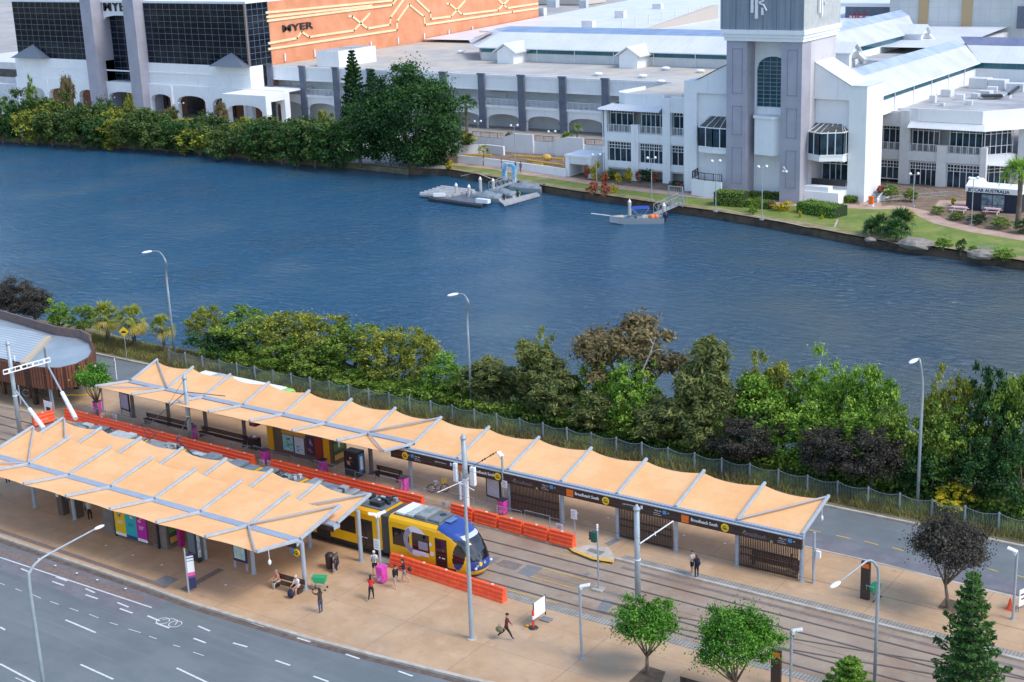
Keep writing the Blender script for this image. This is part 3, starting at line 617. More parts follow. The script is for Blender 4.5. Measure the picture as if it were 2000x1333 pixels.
bay(gh, [(-49.3, 115.2), (-48.6, 113.4), (-46, 112.9), (-43.7, 112.9)], 7.2, 10.1, 11.5, (-45.0, 115.25))
b = MB(); walls(b, [(-49.5, 114.9), (-49.0, 112.2), (-46.5, 111.4), (-43.7, 111.3)], -.3, 2.5, .3); b.build('terrace_wall', m_wall, gh, world=True)
b = MB()
for p, q in zip([(-49.5, 114.9), (-49.0, 112.2), (-46.5, 111.4)], [(-49.0, 112.2), (-46.5, 111.4), (-43.7, 111.3)]):
    b.bar((*p, 3.6), (*q, 3.6), .08); b.bar((*p, 2.65), (*q, 2.65), .06)
    for i in range(9): c = Vector((*p, 0)).lerp(Vector((*q, 0)), i / 8); b.bar((c.x, c.y, 2.5), (c.x, c.y, 3.6), .1 if i % 4 == 0 else .04)
b.build('terrace_railing', m_black, gh, world=True)
gr = thing('gabled_hall', (-28.6, 117, 0), 'white gabled hall with pointed bay window and glass doors right of the mauve tower', 'hall')
b = MB(); b.prism([(-33.2, 117.6, 6), (-24, 117.6, 6), (-24, 117.6, 16.5), (-26.4, 117.6, 16.5), (-33.2, 117.6, 20.4)], (0, 5.7, 0)); b.box(-26.6, -24, 117, 117.6, -.3, 16.5)
b.prism([(-33.2, 117, 14.5), (-26.6, 117, 14.5), (-26.6, 117, 16.6), (-33.2, 117, 20.4)], (0, .6, 0)); b.box(-26.6, -24.0, 117.6, 123.3, -.3, 6.0); b.box(-33.2, -26.6, 122.5, 123.3, -.3, 6); b.box(-33.3, -31.95, 117.6, 118.2, 0, 6); b.box(-33.1, -24.1, 117.25, 122.4, -.3, 2.2)
b.build('walls', m_wall, gr, world=True)
b = MB(); b.quad((-33.2, 116.8, 20.5), (-26.2, 116.8, 16.55), (-26.2, 123.5, 16.55), (-33.2, 123.5, 20.5)); b.box(-26.2, -23.9, 116.85, 123.4, 16.52, 16.6); b.build('roof', m_roof, gr, world=True)
bay(gr, [(-33.1, 117.5), (-33.0, 115.6), (-29.6, 113.9), (-26.8, 115.6), (-26.7, 117.5)], 6.9, 10.1, 11.0, (-29.8, 117.55))
b = MB(); b.box(-33.2, -26.7, 115.8, 122.4, 5.85, 6.0); b.build('porch_ceiling', m_wall, gr, world=True)
d_ = MB(); d_.box(-31.8, -27.8, 120.3, 120.4, 2.3, 5.6); d_ = d_.build('glass_doors', m_glass, gr, world=True)
f = MB()
for x in (-31.8, -30.6, -29.7, -28.9, -27.8): f.box(x - .06, x + .06, 120.2, 120.28, 2.3, 5.6)
for z in (2.35, 4.75, 5.55): f.box(-31.8, -27.8, 120.15, 120.2, z - .06, z + .06)
f = f.build('frame', m_frame, d_)
for v in f.data.vertices: v.co -= Vector(gr.location)
b = MB(); b.box(-33.2, -26.6, 113.9, 117.2, -.3, 1.7); b.box(-32.6, -28.2, 114.1, 115.6, 1.7, 2.4); b.build('terrace', m_wall, gr, world=True)
b = MB(); b.box(-33.2, -26.7, 116.6, 116.7, 2.2, 3.1)
b.build('terrace_railing', m_black, gr, world=True)
# steps beside the right hall
st = thing('entrance_steps', (-25, 119, 0), 'grey steps with white side walls beside the right gabled hall', 'steps')
b = MB()
for i in range(7): b.box(-25.2 + .0, -22.6, 118.2 + i * .55, 118.75 + i * .55, -.1, .15 + i * .17)
b.build('treads', m_plant, st, world=True)
for x in (-25.4, -22.5):
    b = MB(); b.prism([(x, 117.8, 0), (x, 122.2, 0), (x, 122.2, 1.7), (x, 117.8, .5)], (.22, 0, 0)); b.build('side_wall', m_wall, st, world=True)
    b = MB(); b.tube([(x + .1, 117.8, 0), (x + .1, 117.8, 1.4), (x + .1, 122.1, 2.5), (x + .1, 122.1, 1.6)], .05, 6); b.build('handrail', m_black, st, world=True)

# ---- left window wing
lw = thing('window_wing', (-60, 119, 0), 'white three storey wing with white canopy and gridded windows left of the tower', 'building')
b = MB(); b.box(-68.4, -51.7, 119.25, 119.7, 6.0, 7.5); b.box(-68.4, -51.7, 119.25, 119.7, 0, 2.8) if False else None
b.box(-68.4, -67.9, 119, 119.6, -.3, 11.0); b.box(-63.4, -62.1, 118.8, 119.6, -.3, 8.9); b.box(-57.75, -56.4, 118.8, 119.6, -.3, 13.2); b.box(-54.1, -51.7, 118.9, 119.6, -.3, 14.3)
b.box(-67.9, -54.1, 119.02, 119.6, 6.1, 7.45); b.box(-67.9, -54.1, 119.05, 119.6, 1.9, 2.85); b.box(-67.9, -57.75, 119.3, 119.7, 11.05, 11.3); b.box(-56.4, -54.1, 119, 119.5, 11.05, 13.5)
b.box(-68.4, -68.0, 119.6, 140, -.3, 11.3); b.build('walls', m_wall, lw, world=True)
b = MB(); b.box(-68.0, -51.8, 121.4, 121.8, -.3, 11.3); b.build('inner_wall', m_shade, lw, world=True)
b = MB(); b.box(-68.2, -51.8, 119.3, 121.4, 5.9, 6.08); b.box(-68.2, -51.8, 119.3, 121.4, 1.6, 1.88); b.build('floors', m_wall2, lw, world=True)
for x0, x1, n in ((-67.7, -63.5, 4), (-62.0, -57.85, 5), (-56.3, -54.2, 2)):
    window(lw, x0, x1, 7.5, 10.95, 119.9, n, 1); railing(lw, x0, x1, 7.5, 8.75, 119.15, .16)
    window(lw, x0, x1, 2.9, 5.95, 119.35, n, 2)
b = MB(); b.poly([(-69.9, 119.6, 11.15), (-68.7, 117.7, 11.15), (-57.8, 117.7, 11.15), (-57.8, 119.4, 12.0), (-67.0, 119.4, 12.0)]); b.poly([(-69.9, 119.6, 11.15), (-67.0, 119.4, 12.0), (-67.4, 126, 12.0), (-70.2, 126, 11.15)])
b.poly([(-69.9, 119.6, 11.1), (-70.2, 126, 11.1), (-57.8, 126, 11.1), (-57.8, 117.7, 11.1), (-68.7, 117.7, 11.1)]); b.build('canopy', m_roof, lw, world=True)
pts = [(-57.8, 119.5), (-64.6, 119.5), (-66.0, 120.0), (-66.8, 121.4), (-66.6, 123.5), (-66, 128)]
b = MB(); walls(b, pts, 11.2, 13.7, .3); b.build('curved_parapet', m_wall, lw, world=True)
b = MB(); b.poly([(-66.5, 121, 13.2), (-64.6, 119.7, 13.2), (-51.8, 119.7, 13.2), (-51.8, 140, 13.2), (-66, 140, 13.2)]); b.build('roof', m_flat, lw, world=True)
b = MB(); b.tube([(-68.6, 118.4, 11.2), (-68.6, 118.9, 10.7), (-68.55, 118.9, -.2)], .07, 6); b.build('downpipe', m_frame, lw, world=True)
for i in range(5): b = MB(); b.box(-55.5 + i * .6, -55.1 + i * .6, 121 + i * .8, 122 + i, 13.2, 13.6 + .1 * i); b.build('roof_plant', m_plant, lw, world=True)

# ---- right window wing
rw = thing('window_wing', (-20, 133, 0), 'white two storey wing with wide white canopy and gridded windows right of the tower', 'building')
b = MB(); b.box(-29.3, -28.9, 133, 133.5, -.4, 10.9); b.box(-24.9, -23.4, 132.8, 133.5, -.4, 11.1); b.box(-19.1, -17.7, 132.7, 133.5, -.4, 6.2); b.box(-12.6, -11.7, 132.7, 133.5, -.4, 6.2)
b.box(-28.9, -12.2, 133.02, 133.6, 3.6, 4.95); b.box(-28.9, -24.9, 133.03, 133.5, 8.6, 10.9)
b.box(-12.2, -7, 133.2, 133.7, 3.6, 4.95, rz=rad(47), piv=(-12.2, 133.2)); b.box(-29.3, -24, 123, 133, -.4, 3.0) if False else None
b.box(-8.4, -7.2, 136.8, 138.2, -.4, 8.8); b.build('walls', m_wall2, rw, world=True)
b = MB(); b.box(-29, -11, 135.6, 136, -.4, 11); b.box(-29.2, -8, 133.6, 135.6, 3.5, 3.58); b.build('inner_wall', m_shade, rw, world=True)
for x0, x1, n in ((-28.8, -25.0, 4), (-23.3, -19.2, 5), (-17.6, -12.8, 5)):
    window(rw, x0, x1, 4.95, 8.55, 134.0, n, 1); railing(rw, x0, x1, 4.95, 6.2, 133.1, .16)
    window(rw, x0, x1, -.2 if x0 > -25 else .6, 3.35, 133.45, n, 2)
w1 = MB(); w1.box(-12.0, -7.6, 133.9, 134.0, -.2, 3.35, rz=rad(47), piv=(-12.2, 133.2)); w1.box(-12.0, -7.6, 133.9, 134.0, 5, 8.6, rz=rad(47), piv=(-12.2, 133.2)); w1 = w1.build('window', m_glass, rw, world=True)
f = MB()
for i in range(6):
    for z0, z1 in ((-.2, 3.35), (4.95, 8.6)): f.box(-11.9 + i * .9, -11.82 + i * .9, 133.7, 133.85, z0, z1, rz=rad(47), piv=(-12.2, 133.2))
for z in (0, 2.3, 2.8, 3.3, 4.98, 6.2, 8.0, 8.5): f.box(-12, -7.2, 133.72, 133.8, z - .04, z + .04, rz=rad(47), piv=(-12.2, 133.2))
f = f.build('frame', m_frame, w1)
for v in f.data.vertices: v.co -= Vector(rw.location)
b = MB(); b.quad((-23.4, 131.6, 8.75), (-11.8, 131.6, 8.75), (-12.3, 133.1, 9.7), (-23.4, 133.1, 9.7)); b.quad((-11.8, 131.6, 8.75), (-6.2, 137.6, 8.75), (-7.5, 138.4, 9.7), (-12.3, 133.1, 9.7)); b.quad((-23.4, 131.6, 8.65), (-23.4, 134, 8.65), (-10, 134, 8.65), (-11.8, 131.6, 8.65)); b.build('canopy', m_roof, rw, world=True)
b = MB(); walls(b, [(-23.4, 133.3), (-22.2, 133.0), (-12.6, 133.0), (-9.5, 136.2), (-7.5, 138.6), (-7.2, 141)], 9.6, 11.5, .3); b.build('curved_parapet', m_wall, rw, world=True)
b = MB(); b.poly([(-29.3, 133.3, 10.7), (-22, 133.2, 10.7), (-12.6, 133.2, 10.7), (-7.4, 139, 10.7), (20, 165, 10.7), (20, 180, 10.7), (-29.3, 180, 10.7)]); b.build('roof', m_plant, rw, world=True)
for (x, y, s_, h) in ((1850, 186, .9, 1), (1875, 193, .7, .8), (1822, 199, .5, 1.1), (1905, 190, .6, .7), (1925, 187, 1, .9), (1938, 178, .8, .8), (1960, 190, 1.1, .4), (1893, 203, .5, .6), (1840, 205, .4, .4), (1950, 172, 1.4, 1.5), (1915, 170, 1.6, 1.6), (1985, 176, 1.4, 1.2)):
    p = G(x, y, 10.9); b = MB(); b.box(p.x - s_, p.x + s_, p.y - s_ * .7, p.y + s_ * .7, 10.7, 10.8 + h, rz=R_.uniform(-.2, .2)); b.build('roof_plant', m_wall2, rw, world=True, bevel=.05)
b = MB(); p = G(1970, 184, 11.5); q = G(1993, 168, 11.5); b.bar(p, q, .35, .35); p = G(1936, 190, 11); b.box(p.x - 1.4, p.x + 1.6, p.y - .8, p.y + .8, 11.0, 11.4, rz=.5); b.build('duct', m_black, rw, world=True)
for i in range(26):
    pass
# ---- rooftop halls behind the right wing
def hall(nm, lab, pts_eave, d_up, L_, loc, teal=True, ends=0):
    pass
rh = thing('roof_hall', (-30, 150, 10.7), 'cream sloped roof hall with teal window strip beside the plant roof', 'rooftop hall')
b = MB(); b.box(-34, -26.4, 123.4, 173, 10.7, 12.9); b.build('base_wall', m_wall, rh, world=True)
b = MB(); b.box(-34, -26.5, 123.5, 173, 12.9, 14.0); b.build('clerestory_window', m_teal, rh, world=True)
b = MB(); b.quad((-25.7, 122, 13.95), (-25.7, 172, 13.95), (-29.6, 176, 16.4), (-29.6, 120.5, 16.4)); b.quad((-38, 120.5, 13.9), (-33.5, 120.5, 16.4), (-33.5, 176, 16.4), (-38, 176, 13.9)); b.build('roof', m_roof2, rh, world=True)
b = MB(); b.quad((-29.6, 120.5, 16.41), (-29.6, 176, 16.41), (-31.6, 176, 17.3), (-31.6, 120.5, 17.3)); b.quad((-31.6, 120.5, 17.3), (-31.6, 176, 17.3), (-33.5, 176, 16.41), (-33.5, 120.5, 16.41)); b.build('ridge_glazing', m_blue2, rh, world=True)
b = MB()
for y in range(126, 172, 8): b.box(-26.38, -26.25, y, y + .15, 10.8, 13.9)
b.bar((-25.7, 122, 13.9), (-25.7, 172, 13.9), .2); b.build('gutter', m_frame, rh, world=True)
r2 = thing('roof_hall', (0, 176, 10.7), 'white roof hall with dark blue ridge running off at the upper right', 'rooftop hall')
b = MB(); b.box(-28, 60, 173, 186, 10.7, 12.9); b.build('base_wall', m_wall, r2, world=True)
b = MB(); b.box(-28, 60, 172.9, 186, 12.9, 14.0); b.build('clerestory_window', m_teal, r2, world=True)
b = MB(); b.quad((-25.7, 172, 13.95), (60, 172, 13.95), (60, 177, 16.4), (-29.6, 176.5, 16.4)); b.build('roof', m_roof, r2, world=True)
b = MB(); b.quad((-29.6, 176.5, 16.41), (60, 177, 16.41), (60, 179.5, 17.6), (-31.6, 179, 17.6)); b.quad((-31.6, 179, 17.6), (60, 179.5, 17.6), (60, 186, 14), (-31.6, 186, 14)); b.build('ridge_glazing', mat('dark_blue_skylight', (.13, .16, .26), .4, c2=(.2, .22, .32), sc=.3), r2, world=True)
r3 = thing('roof_hall', (-47, 150, 10.7), 'cream roof hall with two dormers and silver ducts behind the tower', 'rooftop hall')
b = MB(); b.box(-54, -42.4, 125, 176, 10.7, 13.4); b.build('base_wall', m_wall, r3, world=True)
b = MB(); b.box(-54, -42.3, 126, 176, 13.4, 14.5); b.build('clerestory_window', m_teal, r3, world=True)
b = MB(); b.quad((-41.6, 125, 14.45), (-41.6, 176, 14.45), (-46, 183, 17.2), (-46, 125, 17.2)); b.quad((-41.6, 176, 14.45), (-48, 190, 14.4), (-48, 186, 17.2), (-46, 183, 17.2)); b.build('roof', m_roof2, r3, world=True)
b = MB(); b.quad((-46, 125, 17.21), (-46, 183, 17.21), (-48.5, 185, 18.2), (-48.5, 125, 18.2)); b.build('ridge_glazing', m_blue2, r3, world=True)
b = MB(); b.poly([(-42.4, 125, 12), (-34, 125, 12), (-34, 176, 12), (-42.4, 176, 12)]); b.build('valley_roof', m_plant, r3, world=True)
for y in (133, 170):
    b = MB(); b.box(-42.4, -38.6, y, y + 4, 12, 14.7); b.prism([(-38.6, y, 14.7), (-38.6, y + 4, 14.7), (-38.6, y + 2, 16)], (-5, 0, 0)); b.build('dormer', m_wall, r3, world=True)
    b = MB(); b.prism([(-38, y - .6, 14.5), (-38, y + 2, 16.2), (-38, y + 4.6, 14.5), (-38, y + 4.6, 14.7), (-38, y + 2, 16.45), (-38, y - .6, 14.7)], (-7, 0, 0)); b.build('dormer_roof', m_roof, r3, world=True)
    b = MB(); b.tube([(-38.6, y + 2, 14), (-37.6, y + 2, 14.2), (-37, y + 2.4, 13.4), (-37, y + 3, 12.1)], .75, 12); b.tube([(-37.4, y + 4.5, 12.4), (-37.4, y + 4.5, 13.6), (-36.6, y + 4.5, 13.6), (-36.6, y + 4.5, 12.4)], .07, 5)
    for i in range(6): b.box(-37.8, -35.2, y + 1 + i * .9, y + 1.4 + i * .9, 12.05, 12.5 + .15 * (i % 3))
    b.build('silver_duct', mat('galvanised_duct', (.55, .57, .58), .4, .6), r3, world=True)
r3.location.x -= 11.8; r3.location.y += 42
b = MB(); b.poly([(-70, 123.5, 11.3), (-34.2, 123.5, 11.3), (-34.2, 235, 11.3), (-70, 235, 11.3)]); b.build('low_roof', m_flat, rh, world=True)
# ---- big boxes at the back right
bb = thing('retail_shed', (0, 235, 0), 'pale panelled retail shed with two tan strips at the back', 'retail shed')
mp_ = mat('panel_cladding', (.47, .49, .48), .7, c2=(.54, .56, .55), sc=.1); bands(mp_, 0, 2.2, .12, (.40, .42, .42), fac=.7); bands(mp_, 2, 3, .08, (.36, .38, .38), fac=.7)
a = GY(1736, 70, 235)
b = MB(); b.box(a.x, 130, 235, 330, -.3, 21.6); b.build('walls', mp_, bb, world=True)
b = MB(); b.box(a.x - .4, 130, 234.6, 330, 21.6, 22.1); b.build('roof', m_roof, bb, world=True)
for p0, p1 in ((1794, 1812), (1878, 1898)):
    x0 = GY(p0, 30, 234.8).x; x1 = GY(p1, 30, 234.8).x; b = MB(); b.box(x0, x1, 234.7, 234.98, -.2, 21.5); b.build('tan_panel', mat('tan_cladding', (.42, .30, .16), .7), bb, world=True)
x0 = GY(1987, 25, 234.8).x; b = MB(); b.box(x0, x0 + 8, 234.7, 234.95, 14, 18.5); b.build('dark_panel', m_slate, bb, world=True)
nb = thing('navy_store', (-60, 260, 0), 'dark navy flat store with a small white sign behind the tower', 'store')
a = GY(1650, 60, 250); c = GY(1736, 60, 250)
b = MB(); b.box(a.x, c.x + 3, 250, 300, -.3, 17); b.build('walls', m_slate, nb, world=True); b = MB(); b.box(a.x - 1, c.x + 2, 249, 300, 17, 17.8); b.build('roof', m_roof, nb, world=True)
p = GY(1660, 31, 249.9); q = GY(1700, 42, 249.9); b = MB(); b.box(p.x, q.x, 249.6, 249.9, q.z, p.z); b = b.build('sign', m_frame, nb, world=True)
text('JAX', 2.0, mat('red_lettering', (.6, .03, .04), .5), b, (p.x + 60 + .5, -10.5, q.z + .5), ext=.05, sx=1.2)
# ---- things at the far left
fl = thing('car_park_deck', (-265, 170, 0), 'grey car park deck with a low shop front at the far left', 'car park')
b = MB(); b.box(-300, -246, 160, 162, -.3, 8.2); b.box(-300, -246, 162, 230, 7.4, 7.9); b.box(-300, -246, 150, 152, -.3, 4.2); b.build('deck', m_wall2, fl, world=True)
b = MB(); b.box(-300, -246, 159.9, 159.99, 4.5, 6.5); b.build('openings', m_door, fl, world=True)
for i, (x, y, z, w_, d2, h, c) in enumerate(((-330, 420, 0, 26, 18, 5, (.5, .22, .13)), (-300, 470, 0, 30, 16, 6, (.55, .5, .45)), (-365, 460, 0, 24, 16, 6, (.6, .55, .5)))):
    hs = thing('distant_house', (x, y, 0), ['low brick house with red roof beyond the car park', 'pale long house beyond the car park', 'cream house at the top left edge'][i], 'house', 'houses far behind the car park')
    b = MB(); b.box(-w_ / 2, w_ / 2, -d2 / 2, d2 / 2, 0, h); b.build('wall', mat('house_wall%d' % i, c, .9), hs)
    b = MB(); b.prism([(-w_ / 2 - 1, -d2 / 2 - 1, h), (-w_ / 2 - 1, d2 / 2 + 1, h), (-w_ / 2 - 1, 0, h + 4)], (w_ + 2, 0, 0)); b.build('roof', mat('house_roof', (.36, .16, .11), .8), hs)
# ================================================================ tram stop: canopies, screens, kiosks
m_fab = mat('shade_fabric', (.88, .47, .20), .85, c2=(.91, .54, .26), sc=.35)
t = m_fab.node_tree; trn = N(m_fab, 'ShaderNodeBsdfTranslucent'); trn.inputs['Color'].default_value = (.75, .42, .15, 1); mxs = N(m_fab, 'ShaderNodeMixShader'); mxs.inputs[0].default_value = .10
t.links.new(t.nodes['Principled BSDF'].outputs[0], mxs.inputs[1]); t.links.new(trn.outputs[0], mxs.inputs[2]); t.links.new(mxs.outputs[0], t.nodes['Material Output'].inputs[0])
blot(m_fab, 1.2, (.70, .42, .19), .5, .8, .4, 2.); blot(m_fab, 2., (.62, .40, .22), .58, .75, .35, 5., (.15, 1, 1)); bands(m_fab, 1, 1.45, .03, (.62, .36, .15), fac=.4)
m_steel = mat('painted_steel', (.38, .42, .45), .5, .1, c2=(.44, .48, .51), sc=1.5)
m_gutter = mat('ribbed_gutter', (.30, .36, .43), .45, c2=(.35, .41, .49), sc=1); bands(m_gutter, 0, .28, .09, (.24, .29, .38), fac=.8)
m_post = mat('grey_post', (.30, .34, .39), .55, c2=(.35, .39, .44), sc=2)
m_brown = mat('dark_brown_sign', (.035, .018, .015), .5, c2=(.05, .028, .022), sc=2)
m_pale = mat('white_lettering', (.8, .8, .78), .6)
m_yel = mat('bright_yellow', (.88, .58, .015), .5)
m_org = mat('bright_orange', (.85, .17, .015), .5)
m_sky = mat('sign_blue', (.06, .28, .60), .5)
BAY = 4.63
def fabric(par, x0, x1, ya, za, yb, zb, sc=.40, sag=.05):
    b = MB(); nx, ny = 10, 6; vs = []
    for j in range(ny + 1):
        v = j / ny
        for i in range(nx + 1):
            u_ = i / nx; w_ = 4 * u_ * (1 - u_); vv = v * (1 - sc * w_ / abs(yb - ya) * v)
            vs.append((x0 + (x1 - x0) * u_, ya + (yb - ya) * vv, za + (zb - za) * vv - sag * w_ * math.sin(math.pi * min(1, v * .9)) ))
    b.add(vs, [(j * (nx + 1) + i, j * (nx + 1) + i + 1, (j + 1) * (nx + 1) + i + 1, (j + 1) * (nx + 1) + i) for j in range(ny) for i in range(nx)])
    return b.build('fabric_panel', m_fab, par, world=True, smooth=True)
def rib(par, x, ya, za, yb, zb):
    b = MB(); k = .02 + (zb > za) * 0; b.bar((x, ya, za + .10), (x, yb, zb + .12), .21, .2, up=(1, 0, 0)); return b.build('rib', m_steel, par, world=True, bevel=.03)
def brace(par, p, q):
    b = MB(); b.tube([Vector(p) + Vector((0, 0, .14)), Vector(q) + Vector((0, 0, .16))], .075, 8); return b.build('brace', mat('brace_steel', (.44, .42, .42), .5, .2), par, world=True)
def post(par, x, y, z1, r=.15, m=None):
    b = MB(); b.tube([(x, y, 0), (x, y, z1)], r, 14); b.tube([(x, y, 0), (x, y, .05)], r * 1.5, 14); return b.build('post', m or m_post, par, world=True, smooth=False)
def ped_light(par, x, y, z):
    b = MB(); b.tube([(x, y, z), (x, y, z - .7)], .02, 5); b.ball((x, y, z - .85), (.11, .11, .2), 8, 6); return b.build('hanging_lamp', m_pale, par, world=True)
# far canopy
fc = thing('station_canopy', (-14, 0, 0), 'long orange fabric canopy with brown sign band on the far platform', 'canopy', 'orange fabric canopies of the tram stop')
XK = lambda k: (k - 10) * BAY
for k in range(14):
    ya, za = (.95, 3.35) if k < 7 else (0, 3.22)
    fabric(fc, XK(k), XK(k + 1), ya, za, 4.1, 4.33)
    if k < 7: fabric(fc, XK(k), XK(k + 1), ya - .5, za, -2.95, 3.9, sc=.25, sag=.04)
for k in range(15):
    ya, za = (.95, 3.35) if k <= 7 else (0, 3.22)
    rib(fc, XK(k), ya if k != 7 else 0, za if k != 7 else 3.22, 4.2, 4.38)
    if k <= 7: rib(fc, XK(k), .6, za, -3.05, 3.93)
    post(fc, XK(k), .75 if k < 7 else 0, za - .1, .15 if k > 6 else .17, m_post if k > 6 else mat('shaded_grey_post', (.15, .13, .13), .6))  # posts of the left half get a darker colour for the shade there
brace(fc, (XK(13), 0, 3.25), (XK(14) - .1, 4.0, 4.3)); brace(fc, (XK(6), .95, 3.4), (XK(7) - .1, 4.0, 4.3)); brace(fc, (XK(6), .6, 3.4), (XK(7) - .2, -2.9, 3.88)); brace(fc, (XK(1), .95, 3.4), (XK(0) + .15, 4.0, 4.3)); brace(fc, (XK(1), .6, 3.4), (XK(0) + .15, -2.9, 3.88))
b = MB(); b.box(XK(0), XK(7), .5, 1.15, 3.1, 3.42); b.build('gutter_beam', m_gutter, fc, world=True)
b = MB(); b.box(XK(0), XK(7), .42, .495, 2.98, 3.3); b.build('beam_shade_strip', m_brown, fc, world=True)  # solid dark strip painted in for the shade below the gutter beam
b = MB(); b.box(XK(7), XK(14) + .1, -.12, .28, 3.12, 3.26); b.build('edge_gutter', m_gutter, fc, world=True)
b = MB(); b.box(XK(7) - 1.6, XK(14) + .1, -.34, -.13, 2.38, 3.1); b = b.build('sign_band', m_brown, fc, world=True); sbd = b
# fascia edge line under the band
b = MB(); b.box(XK(7) - 1.6, XK(14) + .1, -.36, -.2, 3.105, 3.16); b.build('band_capping', m_steel, fc, world=True)
def onband(px_, py_, Y=-.345): return GY(px_, py_, Y)
for (x0, y0, k, w_) in ((925, 915, 'a', 1), (1125, 965, 'b', 1), (1352, 1017, 'c', 1)):
    p = onband(x0, y0)
    o = text('Broadbeach South', .34, m_pale, sbd, (p.x - fc.location.x - .1, -.36, 2.66), sx=.8, bold=.008, ext=.004)
for (x0, y0) in ((791, 887), (972, 927), (1183, 976), (1416, 1028)):
    p = onband(x0, y0); b = MB(); b.tube([(p.x, -.375, 2.74), (p.x, -.35, 2.74)], .29, 20); g = b.build('round_logo', m_yel, sbd); 
    for v in g.data.vertices: v.co.x -= fc.location.x
    text('G:', .38, m_brown, sbd, (p.x - fc.location.x - .17, -.385, 2.61), ext=.004, bold=.008)
for (x0, y0) in ((902, 912), (1113, 960), (1338, 1010)):
    p = onband(x0, y0); b = MB(); b.box(p.x - .28 - fc.location.x, p.x + .28 - fc.location.x, -.37, -.345, 2.46, 2.98); b.build('orange_plate', m_org, sbd)
for (x0, dx) in ((805, 1), (1077, -1), (1298, -1), (1543, -1)):
    p = onband(x0, 0 + 890 + (x0 - 805) * .222); X_ = p.x - fc.location.x
    b = MB(); b.box(X_ - .14, X_ + .14, -.37, -.345, 2.72, 2.98); b.build('exit_icon', m_sky, sbd)
    text('Way out', .15, m_pale, sbd, (X_ + (.22 if dx > 0 else -.78), -.36, 2.82), ext=.003)
    text('Surf Parade', .10, m_pale, sbd, (X_ + (.22 if dx > 0 else -.85), -.36, 2.66), ext=.003); text('Bus connections', .09, m_pale, sbd, (X_ + (.22 if dx > 0 else -.85), -.36, 2.54), ext=.003)
    text('\u2192' if dx < 0 else '\u2190', .2, m_pale, sbd, (X_ + (.18 if dx < 0 else -.42), -.36, 2.78), ext=.003)
for x0 in (849, 1216):
    p = onband(x0, 897 if x0 < 900 else 983); text('Light Rail Platform', .15, m_pale, sbd, (p.x - fc.location.x, -.36, 2.78), ext=.003)
    q = p.x - fc.location.x + 1.45; b = MB(); b.box(q, q + .16, -.37, -.35, 2.74, 2.98); b.build('tram_icon', m_pale, sbd)
m_olive = mat('olive_script', (.30, .30, .17), .6)
for x0, y0 in ((1002, 940), (1450, 1043)):
    p = onband(x0, y0); X_ = p.x - fc.location.x
    text('Broadbeach', .42, mat('mauve_script', (.22, .18, .22), .6), sbd, (X_ + .15, -.37, 2.56), rot=(math.pi / 2, 0, 0), sx=.78, ext=.004)
    b = MB(); b.tube([(X_ + .02, -.36, 2.6), (X_ + .16, -.36, 2.86), (X_ + .2, -.36, 2.8)], .03, 5); b.ball((X_ + 2.1, -.38, 2.5), (.12, .02, .09), 7, 4); b.build('leaf_emblem', m_olive, sbd)
b = MB(); b.tube([(19.3, .1, 0), (19.3, .1, 3.6)], .1, 10); b.build('slim_post', m_post, fc, world=True)
b = MB(); b.box(19.45, 19.75, .0, .2, 1.9, 2.35); b.tube([(19.3, .1, 2.5), (19.6, .1, 2.45)], .03, 5); b.ball((19.55, .1, 1.85), .09); b.build('wall_phone', m_pale, fc, world=True)
ped_light(fc, 18.4, 3.4, 4.0)
for x in (-39, -29): ped_light(fc, x, 1.4, 3.2)
# slatted screens between posts
m_slat = mat('dark_timber_slat', (.05, .028, .02), .7, c2=(.075, .042, .03), sc=3)
for i, k in enumerate((9, 11, 13)):
    s_ = thing('slatted_screen', (XK(k) + BAY / 2, 0, 0), ['dark slatted screen behind the crowd fences, left of the three', 'dark slatted screen behind the catenary pole, middle of the three', 'dark slatted screen with a seated person behind it, at the right end of the canopy'][i], 'screen', 'dark slatted screens under the sign band')
    b = MB(); n = 34; w_ = BAY - .5
    for j in range(n): x = -w_ / 2 + w_ * j / (n - 1); b.box(x - .028, x + .028, -.14, -.06, .12, 2.42)
    b.build('slats', m_slat, s_)
    b = MB()
    for z in (.14, .95, 1.45, 2.3): b.box(-w_ / 2, w_ / 2, -.055, .0, z, z + .09)
    b.build('rails', m_slat, s_)
# benches
def bench(x, y, L_, lab, rz=0, back=True):
    t_ = thing('bench', (x, y, 0), lab, 'bench', 'dark benches on the platforms', rz)
    b = MB()
    for j in range(5): b.box(-L_ / 2, L_ / 2, -.25 + j * .1, -.18 + j * .1, .42, .47)
    b.build('seat', m_slat, t_)
    if back:
        b = MB()
        for j in range(3): b.box(-L_ / 2, L_ / 2, .26, .3, .55 + j * .13, .65 + j * .13)
        b.build('backrest', m_slat, t_)
    for s in (-1, 1):
        b = MB(); x0 = s * (L_ / 2 - .25); b.box(x0 - .04, x0 + .04, -.2, .22, 0, .42); b.box(x0 - .04, x0 + .04, .22, .28, 0, .9 if back else .42); b.build('leg', m_slat, t_)
    return t_
bench(-41.2, .15, 6.0, 'long dark bench at the left end of the far platform'); bench(-34.5, .15, 5.6, 'long dark bench left of the ticket kiosk, its end near a bin'); bench(-16.6, .4, 2.6, 'short dark bench just right of the black vending machine'); bench(16.3, .75, 3.6, 'dark bench behind the right slatted screen')
bench(-9.9, -18.2, 2.5, 'dark bench with two seated people at the corner of the near canopy', rz=.05); bench(19.6, -16.6, 2.4, 'brown bench at the bottom edge of the photo, between the two fig trees', rz=0)
